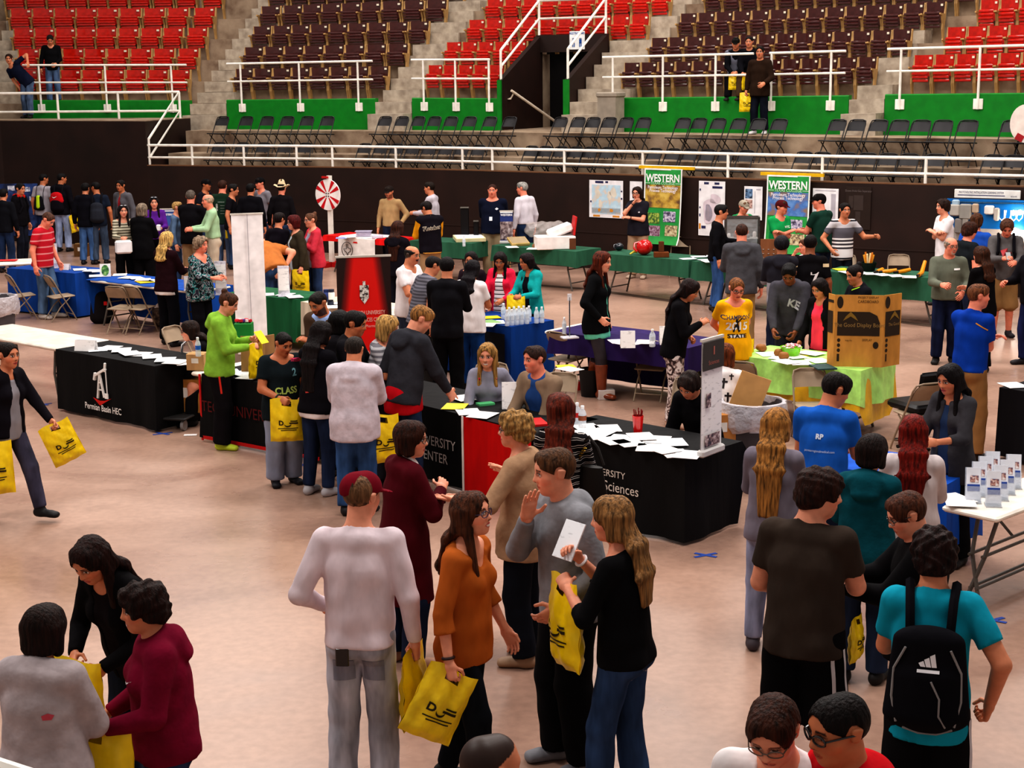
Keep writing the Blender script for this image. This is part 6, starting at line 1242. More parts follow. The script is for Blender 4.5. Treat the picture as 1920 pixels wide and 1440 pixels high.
# things on the wall-side tables
p = at(682, 444, TZ+.006); root = empty('storage_tub', tuple(p), 0, 'clear plastic tub of sweets on the red table', 'tub'); mb = MB(); mb.box((0, 0, .055), (.30, .2, .11), 0, .02); mb.box((0, 0, .115), (.34, .24, .012), 0, .005); mb.obj('tub_body', mat('film', 'c8c0d8', .6), root); mb = MB(); mb.box((0, 0, .05), (.26, .17, .08), 0, .02); o = mb.obj('contents', mat('photo', 'b090a8', 'd8d0e0', '6a3a6a', 30.0), root); o['kind'] = 'stuff'
p = at(708, 447, TZ+.006); root = empty('storage_tub', tuple(p), 0, 'low clear tub right of the taller one on the red table', 'tub'); mb = MB(); mb.box((0, 0, .035), (.22, .16, .07), 0, .015); mb.obj('tub_body', mat('film', 'd0c8e0', .6), root)
for i, (px, py, h_, w_, lb) in enumerate(((795, 452, .50, .16, 'black equipment tower behind the letterman jacket'), (872, 450, .62, .16, 'tall black equipment tower on the green table'), (893, 450, .36, .10, 'slim dark equipment post on the green table'))):
    p = at(px, py, TZ+.006); root = empty('equipment_tower', tuple(p), 0, lb, 'equipment'); mb = MB(); mb.box((0, 0, h_/2), (w_, .14, h_), 0, .01); mb.obj('cabinet', mat('plain', '0e0c0e', .4), root); mb = MB(); mb.box((0, -.02, h_+.01), (w_*1.05, .16, .02), 0, .005); mb.obj('lid', mat('plain', '5a5650', .4), root)
def tilted_box(px, py, d, rz, tilt, col, top, lab): p = at(px, py, TZ+.006); root = empty('sample_board', tuple(p), math.radians(rz), lab, 'board'); R_ = Matrix.Rotation(tilt, 3, 'X'); mb = MB(); mb.box((0, 0, d[2]/2+abs(math.sin(tilt))*d[1]/2), d, 0, .004, R_); mb.obj('board', mat('plain', col, .6), root); mb = MB(); mb.box(R_@Vector((0, 0, d[2]/2+.002))+Vector((0, 0, d[2]/2+abs(math.sin(tilt))*d[1]/2)), (d[0]*.9, d[1]*.85, .004), 0, 0, R_); mb.obj('print', top, root, smooth=False)
tilted_box(880, 452, (.58, .40, .07), 12, .10, 'd8cca0', PAPB, 'pale sample board with blue print on the green table'); tilted_box(972, 460, (.36, .3, .05), 20, .35, 'b89a5c', mat('plain', '9a8668', .6), 'tilted brown wooden display on the green table')
p = at(1040, 466, TZ+.006); root = empty('machine_box', tuple(p), math.radians(8), 'large white equipment box with its lid raised on the green table', 'equipment'); mb = MB(); mb.box((0, 0, .12), (.72, .40, .24), 0, .012); mb.obj('box_body', mat('plain', 'ece4e0', .4), root); mb = MB(); mb.box((.10, .05, .33), (.46, .30, .16), 0, .03, Matrix.Rotation(-.35, 3, 'Y')); mb.obj('tray', mat('plain', 'f2eeec', .4), root); mb = MB(); mb.box((.36, .0, .42), (.03, .34, .34), 0, .006, Matrix.Rotation(.12, 3, 'Y')); mb.obj('red_lid', mat('plain', 'c82020', .4), root); mb = MB(); mb.box((.30, -.203, .10), (.12, .004, .2)); mb.obj('brown_side', mat('plain', '6a3c24', .6), root, smooth=False)
p = at(1022, 455, TZ+.006); T = [Prim((-.25, .1, .25), (.30, .1, .28), (.24, .14), (.14, .12), (0, 1, 0), .02)]; P_, Q_ = implicit(T, .03, lambda d, x, y, z: d+.02*np.sin(x*30)*np.sin(z*38+x*9)); o = link('plastic_bag', np_mesh('plastic_bag', P_, Q_), mat('film', 'd8ccc8', .32)); o.location = p; tag(o, 'billowing clear plastic bag behind the white equipment box', 'plastic bag')
def helmet(px, py, r, col, lab): p = at(px, py, TZ+.006); root = empty('helmet', tuple(p), 0, lab, 'helmet'); T = [Prim((0, 0, r), (.02, 0, r*1.05), r, None, None, .02)]; P_, Q_ = implicit(T, r*.12, lambda d, x, y, z: np.maximum(d, -z)); link('shell', np_mesh('shell', P_, Q_), mat('gloss', col), root); MB().tube([(-r*.9, -r*.5, r*.5), (-r*1.3, -r*.3, r*.9), (-r*1.2, 0, r*1.5), (-r*.6, 0, r*1.7)], r*.14, 8).obj('crest', mat('gloss', col), root)
helmet(1207, 478, .135, 'b80808', 'shiny red round helmet on the green table'); helmet(1160, 470, .07, '141a24', 'small dark blue gadget left of the red helmet')
p = at(1187, 478, TZ+.006); mb = MB(); mb.tube([(-.06, -.04, .02), (.02, 0, .06), (.08, .04, .03)], [.012, .022, .008], 8); o = mb.obj('banana', mat('plain', 'd8c040', .5)); o.location = p; tag(o, 'yellow banana-shaped piece beside the red helmet', 'model piece')
p = at(1240, 482, TZ+.006); root = empty('wooden_block', tuple(p), 0, 'brown wooden block with an upright post on the green table', 'wooden block'); mb = MB(); mb.box((0, 0, .045), (.26, .16, .09), 0, .006); mb.obj('block', mat('cloth', '6a3a20'), root); mb = MB(); mb.box((0, .03, .17), (.09, .08, .20), 0, .006); mb.obj('post', mat('cloth', '5c3420'), root)
for i, (px, py, lb) in enumerate(((1003, 465, 'brown rock sample nearest the white equipment box'), (1012, 464, 'tan rock sample among the three on green'), (1022, 466, 'reddish rock sample among the three on green'))): blob('rock_sample', px, py, .05, ('8a6040', 'b09050', '7a4a38')[i], lb, 'rock', None)
# glass cabinet and brown board
p = at(1390, 490, TZ+.006); root = empty('display_cabinet', tuple(p), math.radians(-6), 'grey framed glass display cabinet with shelves of samples', 'cabinet'); w_, h_, d_ = .56, .76, .30
mb = MB()
for x in (-w_/2, w_/2):
    for y in (-d_/2, d_/2): mb.box((x, y, h_/2), (.025, .025, h_))
for z in (.012, h_-.012): [mb.box((0, y, z), (w_, .025, .025)) for y in (-d_/2, d_/2)]; [mb.box((x, 0, z), (.025, d_, .025)) for x in (-w_/2, w_/2)]
mb.obj('frame', mat('metal', '8a8886'), root, smooth=False); mb = MB(); mb.box((0, d_/2-.01, h_/2), (w_-.03, .01, h_-.03)); mb.obj('back_panel', mat('plain', '5c5450', .6), root, smooth=False)
for z in (.2, .4): mb = MB(); mb.box((0, 0, z), (w_-.03, d_-.04, .012)); mb.obj('shelf', mat('plain', 'a8a4a0', .3), root)
rr = random.Random(9)
for z in (.03, .21, .41):
    for k in range(5): mb = MB(); x = -.2+.1*k+rr.uniform(-.02, .02); mb.lathe([(.03, 0), (.032, .05+.03*(k % 3)), (.02, .07+.03*(k % 3))], (x, -.03, z), 8); mb.obj('sample', mat('plain', ('c8c0bc', '8a5a4a', 'a8a098', '6a6460')[k % 4], .4), root)
mb = MB(); mb.box((0, -d_/2, h_/2), (w_-.05, .006, h_-.05)); mb.obj('glass_pane', mat('film', 'c8ccd0', .18), root, smooth=False)
p = at(1450, 498, TZ+.006); root = empty('knob_board', tuple(p), math.radians(-8), 'brown board with rows of chrome knobs before the green t-shirt', 'display board'); mb = MB(); mb.box((0, 0, .22), (.44, .03, .44), 0, .004, Matrix.Rotation(-.1, 3, 'X')); mb.obj('panel', mat('cloth', '7a4e34'), root)
for r in range(4):
    for c_ in range(5): mb = MB(); mb.lathe([(.001, -.012), (.018, -.006), (.018, .006), (.001, .012)], (-.17+.085*c_, -.035-.01*r*-1, .06+.07*r), 8); mb.obj('knob', mat('metal', 'd8d0c8'), root)
# tools on the last green table
for px, py, L_, rz, lb in ((1728, 516, .34, 60, 'long yellow tool leaning at the table end'), (1695, 512, .22, 20, 'short yellow and black tool on the green cloth'), (1668, 512, .22, -10, 'yellow tool lying left of the black one'), (1650, 511, .14, 40, 'small yellow gauge on the green cloth')):
    p = at(px, py, TZ+.02); root = empty('hand_tool', tuple(p), math.radians(rz), lb, 'tool'); MB().tube([(-L_/2, 0, .02), (0, 0, .03), (L_/2, 0, .05 if L_ < .3 else .20)], [.03, .035, .028], 8).obj('handle', mat('plain', 'e08c10', .4), root); MB().tube([(-L_/2-.08, 0, .02), (-L_/2, 0, .02)], .02, 6).obj('tool_head', mat('plain', '1a1818', .4), root)
p = at(1628, 508, TZ+.006); root = empty('tool_bag', tuple(p), 0, 'dark open bag of yellow handled tools on the green table', 'bag'); mb = MB(); mb.lathe([(.10, 0), (.13, .14), (.12, .14), (.09, .02)], n=16); mb.obj('bag_body', mat('cloth', '16201a'), root)
for i in range(6): a_ = i*1.05; MB().tube([(.04*math.cos(a_), .04*math.sin(a_), .1), (.08*math.cos(a_), .07*math.sin(a_), .26+.02*(i % 3))], .016, 6).obj('tool_handle', mat('plain', ('e8a030', 'f0d8a0', 'd07820')[i % 3], .4), root)
# acrylic stands, jars on cream cloth, green box, red backpack and bits under tables
for px, py, lb in ((415, 553, 'frosted acrylic stand beside the patterned blouse'), (533, 556, 'frosted acrylic stand right of the white banner'), (100, 503, 'tall white acrylic stand behind the red polo man'), (356, 545, 'small white card stand behind the maroon sweater')):
    h_ = {533: .45, 415: .5, 100: .42, 356: .22}[px]; p = at(px, py, TZ+.006); root = empty('acrylic_stand', tuple(p), 0, lb, 'stand'); mb = MB(); mb.box((0, 0, h_/2), (.17, .01, h_), 0, .003); mb.box((0, .03, .005), (.17, .14, .01)); mb.obj('stand_body', mat('film', 'e4e0ec', .7), root); mb = MB(); mb.box((0, -.007, h_*.55), (.15, .003, h_*.7)); mb.obj('insert', PAP, root, smooth=False)
for px, py, h_, c_, cc, lb in ((604, 566, .12, 'c8c4cc', '8a8a98', 'small clear jar at the left of the cream cloth'), (612, 565, .17, '3a4a8a', '24305c', 'blue jar on the cream cloth'), (622, 566, .18, 'e8e4dc', '2a2a3a', 'white jar with a dark lid on the cream cloth'), (620, 573, .08, '222838', '10141c', 'small dark jar at the cloth front')):
    p = at(px, py, TZ+.006); root = empty('jar', tuple(p), 0, lb, 'jar'); mb = MB(); mb.lathe([(.045, 0), (.047, h_*.7), (.035, h_*.8)], n=14); mb.obj('jar_body', mat('plain', c_, .3), root); mb = MB(); mb.lathe([(.04, h_*.78), (.04, h_), (.03, h_)], n=14); mb.obj('lid', mat('plain', cc, .4), root)
p = at(458, 632, .387); root = empty('gift_box', tuple(p), 0, 'green box topped with red flowers left of the white banner', 'box'); mb = MB(); mb.box((0, 0, .10), (.24, .2, .2), 0, .006); mb.obj('box_body', mat('plain', '167a30', .5), root)
for i in range(7): mb = MB(); mb.lathe([(.001, 0), (.035, .02), (.03, .05), (.001, .045)], (-.09+.03*i, .05*math.sin(i*2), .2), 8); mb.obj('flower', mat('plain', ('d02030', 'e8d0d0', 'b01828', '5a2a7a')[i % 4], .5), root)
box_item(458, 632.01, (.34, .3, .385), 0, '8a7a6c', 'plain grey box under the green flower box', flap=False, z=.0)
p0_ = at(458, 632, .387); [setattr(o, 'location', (p0_.x, p0_.y, 0)) for o in bpy.data.objects if o.get('label') == 'plain grey box under the green flower box']
p = at(192, 606); root = empty('backpack', tuple(p), .3, 'black backpack with a red tag under the blue runner table', 'backpack'); P_, Q_ = implicit([Prim((0, 0, .10), (0, 0, .42), (.19, .13), (.16, .10), (1, 0, 0), .02)], .02, lambda d, x, y, z: np.maximum(d, -z)); link('bag_body', np_mesh('bag', P_, Q_), mat('cloth', '1a1618'), root); mb = MB(); mb.box((.06, -.13, .34), (.05, .02, .06)); mb.obj('red_tag', mat('plain', 'd81818', .5), root)
p = at(300, 612); root = empty('shopping_bag', tuple(p), .2, 'patterned tote bag with white tissue at the maroon sweater woman', 'bag'); P_, Q_ = implicit([Prim((0, 0, .06), (0, 0, .26), (.11, .07), (.12, .07), (1, 0, 0), .02)], .02, lambda d, x, y, z: np.maximum(d, -z)); link('bag_body', np_mesh('bag', P_, Q_), mat('photo', '5a4638', '8a7460', '2a1c18', 14.0), root); P_, Q_ = implicit([Prim((0, 0, .30), (.03, 0, .38), (.08, .05), (.03, .03), (1, 0, 0), .02)], .015, lambda d, x, y, z: d+.012*np.sin(x*70)*np.sin(z*60)); link('tissue', np_mesh('tissue', P_, Q_), mat('plain', 'eeeaea', .8), root)
p = at(1735, 842, TZ+.006) if 0 else at(1733, 838, TZ+.006); root = empty('sign_card', tuple(p), 0, 'red and white card sign standing before the dark cardigan woman', 'sign'); mb = MB(); mb.box((0, 0, .13), (.115, .012, .26)); mb.obj('panel', mat('plain', 'eeeae8', .5), root, smooth=False); mb = MB(); mb.box((0, -.008, .215), (.115, .004, .085)); mb.obj('red_band', mat('plain', 'c82428', .5), root, smooth=False); mb = MB(); lettering(mb, '4', .09, (.02, -.008, .06), (1, 0, 0), (0, 0, 1)); mb.obj('numeral', mat('plain', '1a1a1a', .5), root, smooth=False)
p = at(1068, 634, TZ+.006); root = empty('sign_stand', tuple(p), .3, 'thin clear sign stand on the end of the purple cloth', 'stand'); mb = MB(); mb.box((0, 0, .01), (.2, .14, .02), 0, .004); mb.obj('base', mat('film', 'e0dce4', .7), root); MB().tube([(0, 0, .01), (0, 0, .50)], .008, 6).obj('pole', mat('metal', 'b8b8c0'), root); mb = MB(); mb.box((0, 0, .50), (.05, .012, .08)); mb.obj('clip', mat('plain', 'ece8ec', .5), root)
p = at(1108, 742); root = empty('waste_bin', tuple(p), 0, 'black waste bin under the purple cloth beside the boots', 'bin'); mb = MB(); mb.lathe([(.12, 0), (.15, .34), (.14, .34), (.11, .02)], n=18); mb.obj('bin_body', mat('plain', '121012', .5), root); p = at(1083, 731); o = MB().lathe([(.04, 0), (.05, .10), (.046, .10), (.036, .01)], n=14).obj('plastic_cup', mat('gloss', 'cc1818')); o.location = p; tag(o, 'red plastic cup on the floor beside the black bin', 'cup')
box_item(1136, 748, (.20, .12, .12), 10, 'd8d0cc', 'low white box on the floor between the boots', flap=False)
for i, (px, py, lb) in enumerate(((305, 813, 'blue tape cross on the floor before the pump jack table'), (1323, 1041, 'blue tape cross on the floor right of the Human Sciences table'), (1861, 1163, 'blue tape cross on the floor below the white table'), (573, 872, 'blue tape cross half hidden behind the yellow bag'), (80, 758, 'blue tape piece by the white table legs'))):
    p = at(px, py, .002); mb = MB(); mb.box((0, 0, .001), (.22, .035, .002), .5); mb.box((0, 0, .002), (.20, .035, .002), -.6); o = mb.obj('tape_mark', mat('plain', '2c4a9c', .6), None, smooth=False); o.location = p; tag(o, lb, 'tape')
p = at(357, 816, .002); mb = MB(); mb.box((0, 0, .003), (.14, .07, .004), .1); o = mb.obj('paper_scrap', PAP, None, smooth=False); o.location = p; tag(o, 'white paper scrap on the floor before the hand cart', 'paper')
p = at(1325, 790 if 0 else 1030)
# pipe railing at the near stand
root = empty('guard_rail', tuple(aty(20, 1434, 4.0)), 0, 'end of a white pipe railing in the bottom corner near the camera', 'railing'); o = Vector(root.location); q0, q1 = aty(62, 1456, 4.0), aty(-260, 1350, 4.4); MB().tube([q0-o, q1-o], .022, 8).obj('top_rail', WHITE, root); MB().tube([q1-o, Vector((q1.x, q1.y, 0))-o], .022, 8).obj('post', WHITE, root); MB().tube([q0-o, Vector((q0.x, q0.y, 0))-o], .022, 8).obj('post', WHITE, root)
# phone on table, mints etc
sheet_item('phone', 878, 753, .075, .14, 20, mat('gloss', '2a1418'), 'dark phone lying on the table before the blonde woman', 'phone'); sheet_item('soap_card', 910, 757, .16, .10, 25, mat('plain', '58b878', .5), 'green pastel gadget on the table before the blonde woman', 'gadget', t=.02)
# fan-shaped white round thing on the last terrace chair
t = WALL.find(1922, 1.42, ZB+.6); p, n = WALL.at(t, 1.35); root = empty('round_sign', (p[0], p[1], ZB+.47), math.atan2(-n[0], n[1]), 'round white and red disc propped on a black chair at the right edge', 'disc'); mb = MB(); t_ = MB(); t_.lathe([(.26, -.01), (.26, .01)], n=28, sy=1.3); mb.raw([(v[0], v[2], v[1]+.33) for v in t_.v], t_.f); mb.obj('disc', mat('plain', 'ecdcd2', .5), root); mb = MB(); mb.box((-.08, -.015, .08), (.14, .006, .12), 0, 0, Matrix.Rotation(.5, 3, 'Y')); mb.obj('red_print', mat('plain', 'a82028', .5), root, smooth=False)
# ------------------------------------------------------------------ people
BK, NV, WH, GY = '141214', '1c2236', 'eae2e2', '7a7678'
def jeans(c='2c3c58'): return ('jeans', c)
# --- left foreground
person('L1', (148, 1016), 1.66, -32, 'woman with long dark hair in a black jacket looking down into a yellow bag', sex='f', skin='t', hair=('long', '24100c', 1.7), front=-2, top=[('tee', '1a1416'), ('jacket', '121012', {'open': (.03, .02), 'o': .016})], bot=('jeans', '20283c'), lean=20, side=0, hp=34, hy=-6, armR=((.06, .17, -.17), (.7, -.3, -.7)), armL=((.05, .17, -.20), (.7, -.3, -.7)), handR='grip', handL='grip', twist=0, glasses=0)
person('L2', (86, 1124), 1.60, 168, 'woman with short dark hair in a grey fleece pullover, seen from behind', sex='f', g=1.12, skin='t', hair=('bob', '20100c', .22), top=('fleece', 'a89c9e', {'loose': 1.08, 'hem': -.10}), bot=jeans('2a3448'), armR='chest', armL='hold', handL='grip', hp=14)
person('L3', (258, 1088), 1.60, -72, 'smiling woman in a maroon hoodie standing beside the grey fleece', sex='f', g=1.14, skin='t', hair=('pixie', '22100c'), top=('hoodie', '70102c', {'loose': 1.0}), bot=jeans('2a3450'), armR='low', armL=((.08, .17, -.20), (.5, -.6, -.6)), handL='grip', handR='grip', hp=8, smile=1)
person('L4', (14, 637), 1.63, 62, 'girl in a black jacket striding in at the left edge with two yellow bags', sex='f', skin='t', hair=('pony', '1c100c', .8), top=[('tee', '8a868c'), ('jacket', '17141a', {'open': (.015, .05)})], bot=('skinny', '3a3848'), armL=((.13, .20, -.25), (.5, -.7, -.3)), armR='down', handL='grip', handR='grip', feet=((.05, -.16), (.05, .17)), lift=(.02, 0), shoes='141214', lean=4)
# --- group at the pump jack and red-edged tables
person('G5', (437, 546), 1.70, 88, 'woman with a hair bun in a lime green hoodie and black track pants', sex='f', g=1.05, skin='p', hair=('bun', '4a2c1c'), top=('hoodie', '86b440', {'loose': 1.05, 'hem': -.06}), bot=('baggy', '161316'), shoes='b8c838', armR=((.05, .19, -.15), (.5, -.5, -.8)), armL=((.05, .18, -.12), (.5, -.5, -.8)), handR='grip', handL='hold', hp=24, lean=4, group=None)
person('G6', (352, 598), 1.62, -78, 'seated woman with dark hair and glasses looking at her phone', sex='f', sit=.46, skin='p', hair=('long', '24140f', .95), front=0, glasses=1, top=('long', '141215'), bot=('slacks', '181618'), armR=((.02, .24, -.12), (.6, -.3, -.8)), armL=((.02, .24, -.11), (.6, -.3, -.8)), handR='hold', handL='hold', hp=8, lean=36)
person('G7', (536, 622), 1.52, 25, 'short young man in a dark CLASS t-shirt holding a yellow bag', g=1.16, skin='o', hair=('fade', '15100e'), top=('tee', '1a2226', {'loose': 1.10, 'hem': -.10}), bot=('baggy', '8a90a4', 1), shoes='17151a', armR=((.06, .16, -.215), (.7, -.4, -.6)), armL='low', handR='grip', hp=22, hy=-14, lean=3)
person('G8', (607, 598), 1.66, 148, 'girl with long dark hair in a black t-shirt with pink sleeve lettering', sex='f', skin='t', hair=('long', '170f10', 1.9), front=-2, top=[('tee', 'e4dcdc', {'hem': -.078}), ('tee', '131116', {'hem': -.05, 'o': .017})], bot=('skinny', '202a42'), shoes='b8b4b8', armR='hold', armL='hold', hp=18, lean=4)
person('G9', (665, 626), 1.62, 172, 'stocky dark haired person in a pale grey hoodie, back turned', g=1.22, skin='t', hair=('short', '2c2420'), top=('hoodie', 'c4b8c0', {'loose': 1.1, 'hem': -.09}), bot=jeans('34507a'), shoes='201c1e', armR='hold', armL='chest', hp=10)
person('G10', (588, 547), 1.73, -25, 'bearded man in a brown sweater over a blue collar, looking down', skin='o', hair=('fade', '1c1412'), beard=('2a1812', .75), top=[('shirt', '9ab0dc'), ('long', '4c3a2e', {'neck': .03, 'o': .024})], bot=('slacks', '2a2624'), armR='cross', armL='cross', hp=26, hy=12, lean=8)
person('G11', (672, 580), 1.73, 78, 'young dark haired man in a black jacket before the roll-up banner', skin='o', hair=('crop', '140e0e'), top=('jacket', '19171b'), bot=jeans('1c2230'), armR='hold', armL='hold', hp=14)
person('G12', (636, 578), 1.66, 160, 'dark haired person in a dark coat behind the young man in black', sex='f', skin='t', hair=('bob', '100c0d', .3), top=('jacket', '1c1a1e'), bot=jeans('1c2030'))
person('G13', (733, 589), 1.66, 82, 'woman with a blonde bob and a grey striped top beside the dark hoodie', sex='f', skin='p', hair=('bob', 'b08850', .35), top=('cardigan', mat('stripes', 'a8a8ac', ((0, 'c4c2c6'), (.5, '77757c')), .05, 0.0)), bot=('slacks', '2a2a30'), armR='chest', armL='chest', hp=16)
person('G14', (806, 573), 1.84, 132, 'tall boy in a dark grey hoodie leaning his hand on the table', skin='p', hair=('short', '8a6034'), top=[('tee', 'b81420', {'hem': -.085, 'loose': 1.04}), ('hoodie', '34343a', {'loose': 1.06, 'hem': -.045})], bot=jeans('1f2a40'), armR=((.10, .23, -.27), (.6, -.5, -.5)), armL='down', handR='point', hp=34, hy=30, lean=10)
person('G15', (912, 640), 1.68, -2, 'seated blonde woman in a grey shirt with a red necklace, smiling', sex='f', sit=.46, skin='p', hair=('long', '9c7440', .95), top=('shirt', '8c8a9a'), bot=('slacks', '2a2a34'), armR='table', armL=((.14, .06, -.26), (.7, -.6, -.3)), handR='flat', smile=1, hp=8, hy=8, lean=6)
person('G16', (1000, 645), 1.80, -42, 'seated man in a tan blazer and blue shirt, laughing to the side', sit=.46, g=1.08, skin='r', hair=('spike', '34201a'), top=[('shirt', '2a4a80'), ('blazer', '8a7460', {'open': (.012, .05)})], bot=('slacks', '2a2422'), armR='table', armL='lap', smile=1, hp=4, hy=14, lean=12)
# --- centre foreground
person('C20', (680, 877), 1.84, 176, 'man in a maroon cap and white sweater with pale jeans, back turned', skin='p', hair=('fade', '6a4c34'), cap=('701020', -28), top=('long', 'ddccd2', {'hem': -.03, 'loose': 1.0}), bot=('jeans', 'a0a0aa'), shoes='302420', armR='down', armL=((.115, .085, -.235), (.55, -.8, -.1)), handR='grip', hy=24, hp=6)
person('C19', (772, 784), 1.67, 118, 'woman with short brown hair and glasses in a long burgundy coat', sex='f', g=1.05, skin='p', hair=('bob', '32180f', .12), glasses=1, top=[('shirt', 'e8e4e4', {'neck': .052}), ('coat', '4c0e18', {'hem': -.26})], bot=('slacks', '1c2236'), shoes='a87a60', armR='chest', armL='hold', hy=36, hp=4)
person('C21', (878, 914), 1.72, 66, 'woman in an orange blouse and glasses swinging a yellow bag', sex='f', skin='p', hair=('long', '4c2a1a', 1.0), front=2, glasses='3a2a4a', top=('blouse', 'ab5a24', {'loose': 1.06, 'hem': -.07}), bot=('skinny', '17191f'), shoes='1c1818', armR='down', armL='downf', handR='grip', hp=-6, smile=1, feet=((.05, .08), (.05, -.10)))
person('C18', (966, 766), 1.72, -112, 'woman with short curly blonde hair and glasses in a tan cardigan', sex='f', g=1.1, skin='p', hair=('pixie', '9a7444'), glasses=1, top=('cardigan', 'a8866a', {'loose': 1.1, 'hem': -.09, 'sleeve': 1.75}), bot=('slacks', '161820'), shoes='9a7a60', armR='out', armL=((.16, .21, -.13), (.5, -.4, -.8)), handR='flat', handL=('flat', (.5, .5, .1), (0, 0, 1)), hy=-20, hp=0)
person('C22', (1032, 834), 1.88, -64, 'tall boy in a grey hoodie and black trousers, hand at his chin', skin='p', hair=('short', '503420'), top=('hoodie', '85858a', {'loose': 1.0}), bot=('baggy', '131214'), shoes='7c7c82', armR=((-.01, .13, -.01), (.6, .0, -.9)), armL=((.10, .08, -.26), (.6, -.7, -.1)), handR=('flat', (-.1, -.1, 1.0)), hy=14, hp=8)
person('C23', (1143, 922), 1.75, -118, 'girl with long blonde hair in a black sweater, with leaflet and yellow bag', sex='f', skin='p', hair=('long', '85603a', 1.4), front=2, top=('threeq', '121113', {'hem': -.04, 'sleeve': 1.3}), bot=('boot', '2c3e5c'), shoes='6a4a3a', armR=((.03, .16, -.03), (.6, -.1, -.9)), armL=((.05, .16, -.10), (.6, -.2, -.8)), handR='hold', handL='grip', hy=-12, hp=6, feet=((.06, -.02), (.055, .06)))
person('C17', (1048, 731), 1.68, 166, 'woman with very long auburn hair in a black and white patterned top', sex='f', skin='p', hair=('long', '5a2214', 2.7), front=0, top=('long', mat('aztec', '1a1618', ((0, '161316'), (.72, '161316'), (.74, 'e4dcd8'), (.86, 'e4dcd8'), (.88, '161316')), 7.0)), bot=('skinny', '1c1a20'), armR='hold', armL='hold', hy=-35)
person('C24', (927, 1361), 1.78, 150, 'man with a dark buzz cut at the bottom edge of the crowd', skin='t', hair=('buzz', '24140f'), top=('tee', '34343a'), hy=25, hp=8)
person('C25', (1440, 1322), 1.76, -14, 'young man in glasses and a white shirt, looking down at bottom', skin='p', hair=('crop', '381c12'), glasses='6a5a50', top=('tee', 'e4dcdc', {'neck': .034}), bot=jeans(), hp=30, hy=12, lean=5)
person('C26', (1563, 1294), 1.80, -74, 'dark haired man in thick black glasses and a red shirt at bottom', skin='o', hair=('fade', '140c0b'), glasses='dark', top=('hoodie', 'c01620', {'hood': 1}), bot=jeans(), hp=10, hy=-6)
# --- right foreground
person('R27', (1458, 758), 1.68, 158, 'girl with long wavy blonde hair in a mauve grey sweater', sex='f', skin='p', hair=('long', '9a6a36', 2.1), front=0, top=('long', '77707c', {'loose': 1.08, 'hem': -.06}), bot=('skinny', '8488a0'), shoes='4a4248', armR='hold', armL='hold', hp=10)
person('R28', (1582, 696), 1.76, 152, 'boy in a bright blue t-shirt with small white lettering on the back', skin='t', hair=('crop', '17100f'), top=('tee', '1f5cb4', {'loose': 1.08, 'hem': -.08}), bot=jeans('20283c'), armR='hold', armL='hold', handR='hold', hy=45, hp=24, lean=6)
person('R29', (1714, 771), 1.64, 168, 'woman with straight dyed red hair in a white sweater', sex='f', g=1.12, skin='p', hair=('long', '6a160e', 1.55), front=0, top=('long', 'c8bcbc', {'loose': 1.06}), bot=('skinny', '1c2030'), armR='hold', armL='hold', hp=6)
person('R30', (1640, 808), 1.63, 158, 'dark haired woman in a deep teal hooded top', sex='f', g=1.05, skin='p', hair=('bob', '1e1210', .05), top=('hoodie', '0d4650', {'loose': 1.08, 'hem': -.12}), bot=jeans('20283a'), armR='hold', armL='hold', hp=12, hy=14)
person('R31', (1548, 872), 1.86, 150, 'tall guy in a brown t-shirt and black shorts with white side stripes', skin='p', g=1.1, hair=('shaggy', '2c1610'), top=('tee', '3c322c', {'loose': 1.10, 'hem': -.065}), bot=('shorts', '0f0e10'), shoes='1c1a1c', armR='hold', armL='low', hy=58, hp=10)
person('R32', (1682, 921), 1.67, -98, 'young man with glasses and brown hair in a black jacket holding a lit phone', skin='p', g=1.12, hair=('crop', '4c2a1c'), glasses=1, top=('jacket', '111012', {'loose': 1.12, 'hem': -.10}), bot=jeans('1c3050'), armR=((.03, .24, -.12), (.6, -.4, -.7)), armL=((.05, .24, -.13), (.6, -.4, -.7)), handR='hold', handL='hold', hp=24, hy=-10)
person('R33', (1752, 984), 1.76, 162, 'guy with wavy dark hair in a teal t-shirt wearing a black backpack', skin='t', hair=('curly', '241311'), top=('tee', '1490a8', {'loose': 1.08, 'hem': -.09}), bot=('shorts', '121113'), armR=((.16, .02, -.28), (.6, -.6, 0)), armL='chest', handR='grip', hy=-8, hp=12)
person('R34', (1776, 680), 1.64, -52, 'dark haired woman in a charcoal cardigan behind the red and white card', sex='f', skin='t', hair=('long', '130d0f', 1.2), top=[('tee', '2a3a58'), ('cardigan', '3c3a3e', {'open': (.01, .04), 'sleeve': 1.5, 'hem': -.12})], bot=('slacks', '141316'), armR='hold', armL='hold', hp=16, hy=2)
person('R35', (1838, 528), 1.80, 128, 'man in a royal blue polo and khaki trousers, arms folded', skin='r', hair=('short', '6a4028'), top=('polo', '103a94', {'hem': -.02}), bot=('slacks', '8f6840', 1), shoes='2a1c14', armR='cross', armL='cross', hy=32, hp=4)
person('R36', (1785, 442), 1.72, -10, 'balding man with glasses and goatee in a grey green shirt', g=1.12, skin='r', hair=('balding', '8a7a6c'), glasses='6a5040', goatee='c8b8ac', top=('shirt', '66695c', {'loose': 1.1}), bot=('jeans', '1a2038'), shoes='1a1616', armR='hold', armL='low', handR='hold', hy=-25, hp=6)
person('R37', (1840, 458), 1.66, -150, 'woman with wavy brown hair in a black top facing the goatee man', sex='f', g=1.12, skin='p', hair=('long', '3c2012', 1.0), front=2, top=('long', '0f0d0f', {'loose': 1.1, 'hem': -.08}), bot=('slacks', '0f0e10'), armR='hold', armL='cross', hp=2)
